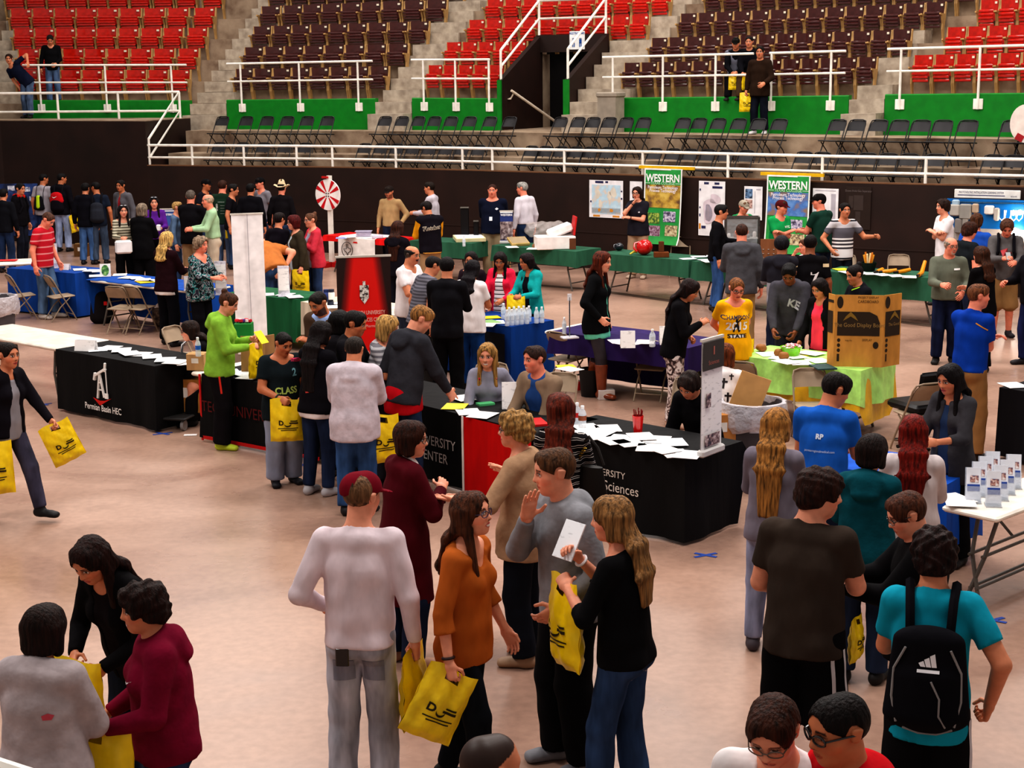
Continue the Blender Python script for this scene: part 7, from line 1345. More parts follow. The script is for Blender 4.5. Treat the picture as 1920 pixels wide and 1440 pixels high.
# --- lime table group
person('T38', (1598, 494), 1.66, -72, 'woman with a high dark bun in a black jacket behind the cardboard board', sex='f', g=1.08, skin='t', hair=('bun', '170f10'), top=('jacket', '16161c', {'loose': 1.08}), bot=('slacks', '141316'), armR='hold', armL='hold', hp=16, hy=0)
person('T39', (1532, 521), 1.58, -48, 'dark haired girl in a pink t-shirt and open black jacket', sex='f', skin='t', hair=('long', '170d0d', .75), front=0, top=[('tee', 'ee4058'), ('jacket', '161417', {'open': (.035, .055), 'o': .016})], bot=('skinny', '1c2030'), armR='downf', armL='down', hp=22)
person('T40', (1478, 497), 1.74, -18, 'boy with black hair in a grey hoodie bending over the lime table', skin='b', hair=('spike', '0f0b0c'), top=('hoodie', '47454c', {'hood': 1}), bot=('jeans', '2c2c34'), armR=((.08, .22, -.25), (.7, -.4, -.5)), armL=((.06, .20, -.26), (.7, -.4, -.5)), handR='hold', handL='hold', hp=36, lean=12)
person('T41', (1384, 520), 1.66, 8, 'girl in glasses and a bright yellow CHAMPIONS t-shirt, mouth open', sex='f', g=1.1, skin='r', hair=('pony', '7a4a28', .9), glasses=1, top=('tee', 'f0ac14', {'loose': 1.1, 'hem': -.10}), bot=jeans('5a6070'), armR='back', armL='back', hp=20)
person('T42', (1305, 523), 1.70, 76, 'woman with long dark hair, black jacket and floral white trousers', sex='f', skin='t', hair=('long', '20100f', 1.5), front=-2, top=('jacket', '131114', {'hem': -.06}), bot=('slacks', mat('floral', 'c8b8b4', ((0, '3a2c2c'), (.40, '3a2c2c'), (.43, '9a8480'), (.52, 'd8ccc8'), (1, 'd8ccc8')), 13.0)), shoes='b89480', armR='chest', armL=((.10, .08, -.22), (.6, -.6, -.4)), handL='fist', hp=30, lean=8)
person('T43', (1132, 468), 1.80, 70, 'woman in a black blazer, mint blouse and tall brown boots', sex='f', skin='p', hair=('long', '54200f', 1.05), top=[('tee', '6cc8ac', {'hem': -.125}), ('blazer', '101012', {'open': (.003, .012), 'hem': -.088, 'loose': 1.05})], bot=('leggings', '3a3438', 1), boots=True, shoes='7a3416', armR='pocket', armL='down', hp=8, hy=6, feet=((.07, .06), (.05, -.06)))
person('T44', (1362, 640), 1.64, 160, 'seated woman with auburn hair in a white vest printed with black crosses', sex='f', g=1.1, sit=.46, skin='p', hair=('bob', '6a3418', .25), top=[('long', '121113'), ('tank', 'e8e0de', {'o': .022, 'hem': -.05, 'neck': .035})], bot=('slacks', '1a181c'), armR='table', armL='table', hp=14, lean=10)
person('T45', (1285, 703), 1.72, -42, 'slumped seated man with messy dark hair in a black sweater', sit=.44, skin='t', hair=('shaggy', '241612'), top=('hoodie', '121013', {'hood': 0}), bot=('jeans', '1a1a22'), armR=((.12, .22, -.28), (.7, -.4, -.4)), armL='lap', handR='hold', hp=38, lean=22, hr=-8)
# --- blue bottles group
person('B99', (775, 458), 1.74, 62, 'bald man with a moustache in a white t-shirt', g=1.1, skin='t', hair=('balding', '1c1614'), stache='1c1412', top=('tee', 'e6dedf', {'loose': 1.08}), bot=jeans('2a2e3c'), armR='hold', armL='hold', handR='grip', hp=10)
person('B100', (818, 478), 1.70, 120, 'man in a grey striped polo half hidden by the black sweater', g=1.1, skin='t', hair=('short', '1a1313'), top=('polo', mat('stripes', '585660', ((0, '4a4850'), (.5, '6c6a74')), .04, 0.0), {'loose': 1.1}), bot=('slacks', '2a2828'), hp=20, lean=12)
person('B101', (838, 478), 1.78, 168, 'man in a black sweater with his back turned at the blue table', g=1.06, skin='t', hair=('crop', '140e0f'), top=('long', '17161a', {'loose': 1.08, 'hem': -.07, 'neck': .04}), bot=('slacks', '0f0e10'), armR='hold', armL='hold', hp=8, hy=-10)
person('B102', (888, 484), 1.64, 156, 'dark haired woman in a white t-shirt leaning at the blue table', sex='f', g=1.2, skin='o', hair=('long', '150f14', .95), front=0, top=('tee', 'e2dada', {'loose': 1.1, 'hem': -.08}), bot=jeans('163a70'), armR='hold', armL='hold', hp=12, lean=6)
person('B103', (882, 469), 1.56, -15, 'dark haired woman peering out behind the white t-shirt', sex='f', skin='t', hair=('long', '170f10', .9), top=('long', '2a1c24'), bot=jeans(), hp=8)
person('B104', (936, 472), 1.57, -18, 'dark haired girl in a bright pink cardigan over a striped top', sex='f', skin='o', hair=('long', '180e0e', 1.35), top=[('tee', mat('stripes', 'e8e2e2', ((0, 'ece6e6'), (.75, '2a2426')), .055, 0.0)), ('cardigan', 'e02848', {'open': (.02, .055)})], bot=('skinny', '1a1c28'), armR=((.10, .18, -.26), (.6, -.6, -.4)), armL=((.06, .16, -.22), (.6, -.6, -.4)), hp=24, hy=-8)
person('B105', (984, 472), 1.57, -40, 'dark haired girl in a turquoise zip hoodie holding a yellow bag', sex='f', skin='o', hair=('long', '1a0e10', 1.1), front=2, top=[('tee', '14121a'), ('hoodie', '1a9a98', {'open': (.02, .045), 'o': .018})], bot=('skinny', '17171f'), armR='hold', armL='hold', handR='hold', handL='grip', hy=25, hp=12)
# --- along the wall, right
person('W48', (1391, 416), 1.82, 176, 'big guy in a dark grey hoodie and khakis before the glass cabinet', g=1.12, skin='r', hair=('fade', '3c2218'), top=('hoodie', '4b4a4e', {'loose': 1.1, 'hem': -.07}), bot=('slacks', '9a7c54', 1), armR='down', armL='hold')
person('W49', (1354, 381), 1.78, 84, 'young man in a black sweater standing sideways beside the cabinet', skin='t', hair=('crop', '120d0e'), top=('long', '111014'), bot=('jeans', '34507c'), shoes='2a2018', armR='down', armL='hold')
person('W50', (1397, 374), 1.66, 24, 'man in a light grey cap behind the glass cabinet', skin='r', hair=('short', '6a4a34'), cap=('a09484', 0), top=('tee', '1f8a50'), bot=jeans(), hp=14)
person('W51', (1467, 373), 1.76, 32, 'man in a maroon cap and green t-shirt with folded arms', skin='r', hair=('short', '3c2418'), cap=('4c1418', 0), top=('tee', '1c9a54', {'loose': 1.05}), bot=jeans('2a3a5a'), armR='cross', armL='cross', hp=4, hy=-16)
person('W52', (1535, 361), 1.86, -140, 'tall man in a black cap and dark green t-shirt, turned away', g=1.08, skin='r', hair=('short', '1c1210'), cap=('14100f', 0), top=('tee', '1c3a30', {'loose': 1.06}), bot=jeans('1c2436'), armR='hold', armL='hold', hy=-38)
person('W53', (1585, 378), 1.76, 10, 'man in a white and grey striped shirt gesturing with one hand', skin='t', hair=('crop', '17100f'), top=('tee', mat('stripes', 'e8e2e4', ((0, 'ece6e6'), (.05, '3a363c'), (.10, 'ece6e6'), (.15, '3a363c'), (.20, 'ece6e6'), (.25, '3a363c'), (.30, 'ece6e6'), (.34, '5c5860'), (.62, 'b8b2b6'), (.78, '1c1a20'), (.82, 'ece6e6')), .62, -.55), {'loose': 1.06, 'hem': -.07}), bot=('jeans', '171a24'), armR='pocket', armL='out', handL='hold', hp=2)
person('W54', (1768, 371), 1.80, -78, 'man in a plain white t-shirt with crossed arms by the blue board', skin='p', hair=('shaggy', '2c1a14'), top=('tee', 'ece4e6', {'loose': 1.08, 'hem': -.08}), bot=jeans(), armR='cross', armL='cross', hp=2)
person('W55', (1832, 398), 1.76, 158, 'brown haired man in a blue t-shirt facing the blue board', skin='r', hair=('shaggy', '4c2c1a'), top=('tee', '2450a8'), bot=jeans(), hp=2)
person('W56', (1822, 414), 1.76, 116, 'man with tousled brown hair in a charcoal t-shirt beside the blue one', skin='r', hair=('shaggy', '3a1e14'), top=('tee', '1c2024', {'loose': 1.1}), bot=jeans('20283c'), hp=10)
person('W57', (1890, 412), 1.78, -12, 'young man in a grey sweatshirt and khaki shorts looking at his phone', skin='r', hair=('shaggy', '4c2c1c'), top=('hoodie', '5c5858'), bot=('shorts', '8c6a44'), shoes='242024', armR=((.03, .20, -.13), (.6, -.4, -.7)), armL='hold', handR='hold', hp=30)
person('W58', (1934, 440), 1.74, -70, 'person in a dark jacket cut by the right edge with a yellow bag', skin='r', hair=('short', '2c1a14'), top=('jacket', '17151a'), bot=jeans('20264a'), armR='hold', armL='down', handR='hold', handL='grip', shoes='242024')
person('W46', (1466, 440), 1.74, 172, 'person with a dark hood up in a black and grey jacket', skin='o', hair=('hood', '1c1a20'), top=('hoodie', mat('stripes', '1c1b22', ((0, '8a868c'), (.35, '24222a')), 1.6, -.35)), bot=jeans('1c2030'), armR='hold', armL='hold')
person('W47', (1520, 437), 1.76, 174, 'young man in a black jersey with a white number seven', skin='b', hair=('crop', '140d0d'), top=('tee', '121013', {'loose': 1.1, 'hem': -.09, 'sleeve': .8}), bot=('shorts', '1a181c'), armR='down', armL='down', hy=6)
person('W59', (1508, 446), 1.62, -66, 'woman in a pale top resting her chin on her hand behind the knob board', sex='f', sit=.46, skin='p', hair=('short', '4c2c1c'), top=('tee', 'c8b8c0'), bot=jeans(), armR='face', armL='table', hp=6)
person('W60', (1194, 348), 1.78, -28, 'woman in a dark polo and khakis touching her neck, glasses on', sex='f', g=1.16, skin='p', hair=('long', '24120f', .6), front=0, glasses=1, top=('polo', '24222a', {'loose': 1.08, 'hem': -.06}), bot=('slacks', 'a88a70', 1), shoes='b09a88', armR=((.0, .13, .015), (.7, .1, -.8)), armL=((-.04, .14, -.14), (.7, -.2, -.7)), hp=6)
person('W61', (978, 339), 1.84, -136, 'grey haired man in a white shirt and dark jeans by the green table', skin='r', hair=('short', '98948e'), top=('shirt', 'd4ccd4', {'hem': .02}), bot=('slacks', '1c2a44'), shoes='17141a', armR='down', armL='down', hy=-24)
person('W62', (923, 343), 1.84, -6, 'big man in a navy polo with a name badge round his neck', g=1.26, skin='r', hair=('fade', '3c2018'), top=('polo', '14182a', {'loose': 1.08, 'sleeve': 1.2}), bot=('slacks', '94846a', 1), armR='back', armL='back', hp=2)
person('W63', (804, 339), 1.80, -108, 'dark haired man in a pale shirt by the dark wall', skin='t', hair=('short', '20150f'), top=('shirt', 'bcb4bc', {'hem': .02}), bot=('slacks', '242430'), armR='hold', armL='hold')
person('W64', (795, 376), 1.76, -158, 'young man in a black letterman jacket with yellow sleeves', g=1.06, skin='t', hair=('crop', '1a1110'), top=[('jacket', 'e09a1c', {'loose': .98, 'o': .018}), ('tank', '17131a', {'o': .027, 'neck': .042, 'sleeve': .08, 'hem': -.055, 'scoop': 0})], bot=('slacks', '9a7c5c', 1), armR='hold', armL='hold', hp=20, hy=-30)
person('W66', (746, 411), 1.68, 158, 'girl with long brown hair in a black hoodie by the red table', sex='f', skin='p', hair=('long', '3a1c12', 1.7), front=0, top=('hoodie', '17131a'), bot=('skinny', '17171f'), armR='hold', armL='hold')
person('W67', (728, 347), 1.74, -14, 'man in a dark cap and tan work shirt by the dark wall', skin='t', hair=('short', '241812'), beard=('3a2014', .5), cap=('221a18', 0), top=('shirt', 'a88a62', {'hem': .0}), bot=('jeans', '1c2438'), armR='down', armL='pocket', hp=10, hy=10)
# --- along the wall, middle left
person('M68', (581, 397), 1.68, -62, 'woman in a coral pink cardigan eating, with a yellow bag', sex='f', g=1.1, skin='p', hair=('bun', '5a3a28'), glasses='6a5048', top=[('tee', '9a98ac'), ('cardigan', 'c83a4a', {'open': (.03, .06)})], bot=('skinny', '2a3a58'), armR='chest', armL='chest', handL='grip', handR='hold')
person('M69', (549, 401), 1.68, -68, 'woman with short dark red hair and glasses in an olive cardigan', sex='f', g=1.12, skin='p', hair=('bob', '4c100f', .1), glasses=1, top=[('tee', 'b0b8bc'), ('cardigan', '3a3226', {'open': (.02, .05)})], bot=('slacks', '161418'), armR='hold', armL='down', handL='grip')
person('M70', (524, 396), 1.70, 150, 'dark haired person in black behind the tall white banner', skin='t', hair=('crop', '1a0f0e'), top=('tee', '17131a'), bot=jeans())
person('M71', (482, 436), 1.74, -150, 'heavy person in a rust orange shirt bending over behind the white banner', g=1.35, skin='p', hair=('short', '5a3020'), top=('tee', 'b06a38', {'loose': 1.1}), bot=jeans(), lean=52, hp=40, armR='hip', armL='hip')
person('M72', (528, 340), 1.78, 172, 'man in a pale cowboy hat and black shirt, back turned', skin='r', hair=('short', '1a1210'), cap=('cowboy', 0, 'dcc4a0'), top=('shirt', '161316'), bot=jeans())
person('M73', (486, 331), 1.78, -40, 'man in a black cap and grey t-shirt near the cowboy hat', skin='r', hair=('short', '1a1210'), cap=('121012', 0), top=('tee', '7c7880'), bot=jeans(), hy=10)
person('M74', (470, 342), 1.78, 172, 'person in a black jacket with back turned beside the grey t-shirt', skin='t', hair=('crop', '0f0c0d'), top=('jacket', '111015'), bot=('jeans', '4a5a78'))
person('M75', (417, 336), 1.82, 174, 'man in a dark green printed t-shirt wearing a tool belt', g=1.12, skin='r', hair=('crop', '3a2016'), top=('tee', '1c3024', {'loose': 1.08, 'hem': -.03}), bot=('jeans', '46526a'), armR='hold', armL='hold')
person('M76', (438, 343), 1.76, 86, 'dark haired young man looking right behind the green t-shirt', skin='t', hair=('crop', '120e0e'), top=('tee', '17151a'), bot=jeans())
person('M77', (387, 334), 1.76, 70, 'man in a black cap looking right behind the light green shirt', skin='o', hair=('short', '120d0d'), cap=('121012', 0), top=('tee', '1c1a22'), bot=jeans())
person('M78', (388, 362), 1.80, -72, 'older man in a mint green shirt and pale trousers, smiling', skin='r', hair=('balding', 'b09a84'), top=('shirt', 'a4c49c', {'hem': .02}), bot=('slacks', 'b8a894', 1), shoes='2a1c14', armR='hold', armL='hold', smile=1)
person('M79', (357, 354), 1.84, 164, 'tall grey haired man in a black jacket and khakis, back turned', g=1.06, skin='r', hair=('short', '5c524a'), top=('jacket', '131115', {'loose': 1.08, 'hem': -.08}), bot=('slacks', '97795a', 1), armR='hold', armL='hold', hy=-20)
person('M80', (333, 376), 1.60, 96, 'blonde woman half hidden behind the tall black jacket', sex='f', skin='p', hair=('short', 'a88450'), top=('long', '5a708c'), bot=jeans())
person('M81', (288, 366), 1.68, 14, 'woman in a purple shirt with sunglasses pushed up on dark hair', sex='f', g=1.05, skin='p', hair=('long', '170f12', .8), top=('shirt', '5a2484', {'loose': 1.05}), bot=('slacks', '141216'), armR='hold', armL='hold', handL='fist')
person('M82', (266, 379), 1.68, 172, 'woman with grey bobbed hair in a long black coat', sex='f', g=1.14, skin='p', hair=('bob', '807060', .3), top=('coat', '0f0e10', {'hem': -.12}), bot=('slacks', '0f0e10'), armR='hold', armL='hold')
person('M83', (230, 381), 1.66, 24, 'dark haired woman in a cream striped top carrying a white handbag', sex='f', skin='p', hair=('long', '1a1013', .6), top=('long', mat('stripes', 'a8a088', ((0, 'b8b09a'), (.6, '4c463a')), .05, 0.0)), bot=('slacks', '0f0e10'), armR='hold', armL='low', handR='grip')
person('M84', (313, 431), 1.70, 152, 'woman with straight blonde hair in a dark maroon sweater', sex='f', skin='p', hair=('long', 'c09a5c', .85), front=0, top=[('tee', 'e4dedc', {'hem': -.075}), ('cardigan', '240f14', {'hem': -.05})], bot=('slacks', '0f0f14'), armR='hold', armL='hold', feet=((.05, .0), (.10, .06)))
person('M85', (377, 441), 1.64, 62, 'woman with short grey curls in a teal and black patterned blouse', sex='f', g=1.16, skin='r', hair=('pixie', '8a7460'), top=('blouse', mat('floral', '4a5a60', ((0, '17171c'), (.42, '17171c'), (.45, '2c7070'), (.52, 'a8a0a4'), (.58, '2c2c38')), 11.0), {'loose': 1.12, 'hem': -.10, 'sleeve': 1.8}), bot=('slacks', '121115'), armR='hold', armL='hold', hp=4)
person('M86', (98, 399), 1.80, 74, 'man in a red striped polo and blue jeans looking down', g=1.06, skin='r', hair=('fade', '4c3024'), top=('polo', mat('stripes', 'b01828', ((0, 'b81c2c'), (.80, 'd88888')), .11, 0.0), {'loose': 1.06}), bot=('jeans', '4a607c'), shoes='b8aca4', armR='down', armL='downf', hp=36, lean=5, feet=((.05, -.01), (.06, .06)))
person('M87', (225, 336), 1.76, -30, 'young man in a grey jacket over red, at the far wall', skin='o', hair=('crop', '120d0d'), top=[('tee', '9a2830'), ('jacket', '5c5a60', {'open': (.01, .04)})], bot=jeans('2a3040'), hy=-10)
person('M88', (178, 339), 1.76, 188, 'young man in a dark t-shirt wearing a grey backpack', skin='o', hair=('fade', '100c0d'), top=('tee', '1c2230'), bot=('jeans', '3a4658'), hy=-42)
person('M89', (160, 341), 1.74, 172, 'person in a black jacket and blue jeans beside the grey backpack', skin='t', hair=('crop', '0f0b0c'), top=('jacket', '121118', {'hem': -.07}), bot=('jeans', '42608c'))
person('M90', (116, 323), 1.80, 168, 'young man with a red and black backpack and pale jeans', skin='o', hair=('fade', '0f0b0c'), top=('jacket', '131117', {'hem': -.06}), bot=('jeans', '8a96b4'), armR='down', armL='hold', handR='grip', hy=40)
person('M91', (82, 324), 1.78, 164, 'person in a grey t-shirt with a neon yellow drawstring bag', skin='o', hair=('fade', '0f0b0c'), top=('tee', '9c969e', {'loose': 1.08}), bot=jeans('1f2a4a'), hy=30, handR='grip')
person('M92', (38, 342), 1.74, 74, 'person in black with a red hood at the blue display', skin='t', hair=('crop', '100c0d'), top=('hoodie', '131115', {'hood': 1}), bot=('jeans', '1c1e28'), hy=10)
person('M93', (6, 352), 1.72, 172, 'dark clad person cut by the left edge at the blue display', skin='t', hair=('crop', '100c0d'), top=('jacket', '141419'), bot=jeans('22304c'))
# --- on the stands
t_ = BOWL.find(98, .35, 3.8)
person('S94', (93, 40), 1.74, 14, 'young man in a black sweater standing among the red seats', skin='t', hair=('spike', '1c1210'), top=('long', '0f0e11', {'neck': .03}), bot=('jeans', '4c6080'), base=Z0+dz(t_), armR='down', armL=((.06, .14, -.24), (.5, -.6, -.4)), hp=30, pos=tuple(BOWL.at(t_, .42)[0]))
t_ = BOWL.find(56, -.3, 3.6)
person('S95', (15, 97), 1.74, -12, 'young man in a navy t-shirt climbing over the railing at far left', skin='t', hair=('crop', '2c1a12'), top=('tee', '171c30', {'loose': 1.05}), bot=('jeans', '4a5a74'), base=2.95, lean=16, side=38, hp=6, hy=-20, armL=((.24, .02, -.12), (.6, -.6, .2)), armR=((.16, .02, -.28), (.6, -.6, 0)), feet=((.06, -.02), (.06, .06)), pos=tuple(BOWL.at(t_, -.45)[0]))
t_ = BOWL.find(1373, .30, 3.8)
person('S96', (1385, 68), 1.72, -14, 'person in a black cap and grey vest sitting on the lowest brown row', sit=.45, skin='t', hair=('short', '120e0e'), cap=('14120f', 0), top=[('hoodie', '101014', {'o': .016, 'hood': 0}), ('tank', '6c6c78', {'o': .020, 'neck': .03, 'sleeve': .12})], bot=('slacks', '131114'), base=Z0+dz(t_), armR=((.03, .22, -.20), (.7, -.3, -.5)), armL=((.03, .22, -.19), (.7, -.3, -.5)), handR='grip', handL='hold', hp=14, lean=16, pos=tuple(BOWL.at(t_, .50)[0]))
t_ = BOWL.find(1399, .30, 3.8)
person('S97', (1408, 76), 1.72, -20, 'person in black seated beside the grey vest on the brown row', sit=.45, skin='t', hair=('short', '120e0e'), top=('jacket', '111015'), bot=('slacks', '4a3828'), base=Z0+dz(t_), handR='grip', armR=((.05, .22, -.22), (.7, -.3, -.5)), armL='lap', lean=12, pos=tuple(BOWL.at(t_, .50)[0]))
t_ = BOWL.find(1430, -.40, 3.4)
person('S98', (1424, 77), 1.78, -28, 'man in a brown jacket standing before the green wall with a yellow bag', skin='t', hair=('crop', '1a1210'), top=('jacket', '2a1c14', {'loose': 1.1, 'hem': -.10}), bot=('jeans', '141620'), shoes='c8c4c4', base=ZC, armR='down', armL='low', handR='grip', hy=-10, pos=tuple(BOWL.at(t_, -.54)[0]))
# ------------------------------------------------------------------ lettering, stripes and small things worn
P_ = PEOPLE
def deco(k, polys, center, face, col, name, size, **kw): f = P_[k]; return decal(f, f.bvh['top'], polys, center, face, mat('plain', col, .7), name, f.root, size, **kw)
deco('G7', [txt('CLASS', .9, .03)], (-.005, -.185), 1, 'b8cc6a', 'lettering', .088, roll=0); deco('G7', [txt('2', .9, .03)], (-.062, -.075), 1, '6a98a0', 'lettering', .10)
deco('G8', [txt('TECH', 1, .03)], (-.118, -.045, -.02), -1, 'e83068', 'sleeve_lettering', .045); deco('G8', [poly([(-.5, .2), (.1, .5), (.5, .1), (.2, -.4), (-.3, -.3)])], (-.0, -.17), -1, '9098b0', 'back_print', .13); deco('G8', [poly([(-.5, .1), (.4, .3), (.2, -.2), (-.4, -.3)])], (.01, -.20), -1, 'b83c34', 'back_print', .10)
deco('T41', [txt('CHAMPIONS', .9, .02)], (0, -.085), 1, '3a3a58', 'lettering', .066); deco('T41', [txt('2015', 1.0, .03)], (0, -.145), 1, 'f4f0ec', 'numerals', .125); deco('T41', [poly([(-.08, .5), (.08, .5), (.1, .2), (.3, -.4), (.15, -.5), (0, -.1), (-.2, -.5), (-.3, -.4), (-.12, .1)]), poly([(.05, .3), (.35, .6), (.4, .55), (.1, .2)])], (.005, -.14), 1, '17151a', 'batter_figure', .15); deco('T41', [grid_patch(1.5, .28)], (0, -.21), 1, 'e8e4e0', 'print', .11); deco('T41', [txt('STATE', 1.3, .03)], (0, -.21), 1, '17151a', 'print', .06, lift=.008)
deco('T40', [txt('KE', 1.0, .04)], (-.035, -.10), 1, 'b4b2b8', 'lettering', .125, roll=-14)
deco('W47', [txt('7', .9, .03)], (.03, -.15), -1, 'e6e0e0', 'number', .24); [deco('W47', [grid_patch(.9, .5)], (s*.118, -.045, -.01), -1, 'e0c8a0', 'sleeve_band', .09) for s in (-1, 1)]
deco('W64', [txt('Fletcher', 1, .05)], (0, -.085), -1, 'e8d8c0', 'lettering_edge', .098, roll=6); deco('W64', [txt('Fletcher', 1, .005)], (0, -.085), -1, '17101a', 'lettering', .098, roll=6, lift=.009); deco('W64', [grid_patch(2.6, .16, 12, 2)], (0, -.33), -1, 'd8a048', 'hem_band', .135)
deco('R28', [txt('RP', 1, .05)], (0, -.085), -1, 'd8e0f0', 'logo', .05); deco('R28', [txt('permianregionalmedical.com', .8, .01)], (0, -.145), -1, 'b8c8e4', 'lettering', .024)
deco('M75', [txt('SPEED', 1, .04)], (-.045, -.12), -1, 'c8ccc4', 'lettering', .055, roll=90); deco('M75', [grid_patch(1, .05)], (.005, -.06), -1, 'a8b0a8', 'print', .14); [deco('M75', [grid_patch(1, .06)], (.02, -.10-.03*i), -1, 'a8b0a8', 'print', .09) for i in range(4)]
deco('L3', [poly([(-.5, .15), (-.35, -.1), (-.1, -.18), (.5, .2), (-.1, -.04), (-.35, .0)])], (-.055, -.085), 1, 'e8e0e4', 'swoosh_mark', .06)
deco('L2', [poly([(-.5, .1), (.0, .3), (.5, .1), (.3, -.3), (-.4, -.3)])], (.06, -.095), -1, 'c04a58', 'brand_patch', .05)
deco('W51', [txt('WTC', 1, .05)], (-.05, -.075), 1, 'd8f0e0', 'logo', .05); deco('W62', [poly([(-.5, 0), (0, .4), (.5, 0), (0, -.3)])], (-.05, -.07), 1, 'e4e4ea', 'chest_emblem', .07); deco('W62', [grid_patch(.8, 1)], (.012, -.17), 1, 'e4e6ee', 'name_badge', .075, lift=.012); deco('W60', [poly([(-.5, 0), (0, .4), (.5, 0), (0, -.3)])], (-.05, -.085), 1, 'd8d4d8', 'chest_emblem', .045)
deco('R35', [grid_patch(1, .1)], (.085, -.045), -1, 'e09830', 'shoulder_stripe', .12, roll=-32); deco('T38', [grid_patch(1, .14)], (-.03, .012), 1, 'a8e030', 'collar_stripe', .10, roll=24); deco('R36', [grid_patch(1, .3)], (-.06, -.06), 1, 'f0ece8', 'name_tag', .08, lift=.008); deco('W57', [poly([(-.5, .2), (.1, .4), (.5, 0), (.2, -.4), (-.4, -.2)])], (0, -.10), 1, '9a3438', 'chest_print', .16); deco('B105', [grid_patch(.5, 1)], (.01, -.17), 1, 'e8e4ec', 'name_badge', .13, lift=.02)
for cx, cz, s in ((-.05, -.02, .10), (.02, -.05, .10), (-.04, -.12, .09), (.05, -.13, .09), (0, -.19, .09), (-.06, -.20, .06), (.06, -.01, .06), (.0, -.10, .05)): deco('T44', [grid_patch(.2, 1, 2, 4), ([(p[0], p[1]+.15) for p in grid_patch(.7, .2)[0]], grid_patch(.7, .2)[1])], (cx, cz), -1, '221a1e', 'cross_print', s)
# side stripes on trousers and shorts
def leg_strip(k, nm, off, col, t0, t1, wid=.022, out=None):
    f = P_[k]; hp_, kn, an, toe = f.leg[nm]; s = 1 if nm == 'R' else -1; o = nrm(V3(s*1.0, off, 0)); pts = []
    for i in range(13):
        t = t0+(t1-t0)*i/12; pts.append(hp_+(kn-hp_)*t if t <= 1 else kn+(an-kn)*(t-1))
    return strip(f.bvh['bot'], pts, o, nrm(np.cross(o, V3(0, 0, 1))), wid, mat('plain', col, .7), 'side_stripe', f.root)
leg_strip('R31', 'R', -.1, 'c8c4c8', .1, 1.12); leg_strip('R31', 'R', -1.0, 'c8c4c8', .1, 1.12); leg_strip('G5', 'R', .2, 'd03020', .1, .62, .02); leg_strip('G5', 'L', .2, 'd03020', .1, .62, .02); leg_strip('R33', 'R', -.2, 'b8b4ba', .1, 1.1, .05)
# belts, back pocket phone, watch, pockets
def band(k, s, col, name='belt', wid=.036):
    f = P_[k]; c = f.P+f.u*s*f.H; V = []; n = 28
    for i in range(n):
        a = 2*PI*i/n; d = V3(math.sin(a), math.cos(a), 0)
        for z in (-wid/2, wid/2):
            h, _ = surf_hit(f.bvh['bot'], c+d*.6+f.u*z, -d); h2, _ = surf_hit(f.bvh['top'], c+d*.6+f.u*z, -d)
            q = h if h is not None else c+d*.16+f.u*z; V.append(q+d*.007)
    mb = MB(); mb.raw(V, [(2*i, 2*((i+1) % n), 2*((i+1) % n)+1, 2*i+1) for i in range(n)]); mb.obj(name, mat('plain', col, .5), f.root)
for k in ('M78', 'W61', 'R35'): band(k, .035, '1c1412')
band('M75', .02, '4a3020', 'tool_belt', .07)
f = P_['C20']; hit, n_ = surf_hit(f.bvh['bot'], f.P+V3(-.075, -.6, -.10), V3(0, 1, 0)); mb = MB(); q = f.world(hit+V3(0, -.008, .01)); mb.box((0, 0, 0), (.07, .012, .10), 0, .004); o = mb.obj('phone', mat('gloss', '141012')); o.location = q; o.rotation_euler = (0, 0, math.radians(f.az+180)); tag(o, 'dark phone sticking out of the pale jeans back pocket', 'phone')
for s in (-1, 1): deco_ = decal(f, f.bvh['bot'], [grid_patch(.115, .12)], (s*.043, -.385), -1, mat('denim', '7c7c88'), 'back_pocket', f.root, 1.0)
f = P_['C23']; [decal(f, f.bvh['bot'], [poly([(-.06, .07), (.06, .07), (.06, -.05), (0, -.075), (-.06, -.05)])], (s*.045, -.325), -1, mat('photo', '5a6078', 'b8b0b4', '2c3a58', 60.0), 'jewelled_pocket', f.root, 1.0) for s in (-1, 1)]
def wrist(k, nm, col, name, t=.90, r=.03):
    f = P_[k]; sh, el, w = f.arm[nm]; c = el+(w-el)*t; d = nrm(w-el); u = nrm(np.cross(d, V3(.3, .2, 1))); v = np.cross(d, u); MB().tube([c+(u*math.cos(a)+v*math.sin(a))*r for a in np.linspace(0, 2*PI, 14, endpoint=False)], .008, 6, True).obj(name, mat('plain', col, .5), f.root)
wrist('G7', 'R', '2c3a34', 'wristband', .88, .034); wrist('C21', 'R', '2a1414', 'hair_tie'); wrist('C23', 'R', 'eeeaec', 'wristband', .88, .032); wrist('W60', 'L', '16141a', 'watch', .92); wrist('W60', 'R', '16141a', 'watch', .92)
f = P_['G15']; mb = MB(); mb.tube([f.S+f.xr*.055*math.cos(a)*f.H*.9+f.yf*(.058+.02*math.sin(a))*f.H+f.u*(-.015+.06*math.sin(a)-.0)*f.H for a in np.linspace(PI, 2*PI, 12)], .010, 6); mb.obj('necklace', mat('gloss', 'b02030'), f.root)
f = P_['M81']; h_ = f.hs; q_ = lambda x, y, z: f.Hc+(f.hx*x+f.hf*y+f.hz*z)*h_; mb = MB(); [mb.lathe([(.001, -.01), (.03, 0), (.001, .01)], tuple(q_(s*.14, .26, .47)), 8) for s in (-1, 1)]; mb.obj('sunglasses', mat('gloss', 'b8c0c8'), f.root); f = P_['M83']; h_ = f.hs; mb = MB(); [mb.lathe([(.001, -.01), (.03, 0), (.001, .01)], tuple(f.Hc+(f.hx*s*.14+f.hf*.26+f.hz*.47)*h_), 8) for s in (-1, 1)]; mb.obj('sunglasses', mat('gloss', 'c8c8cc'), f.root)
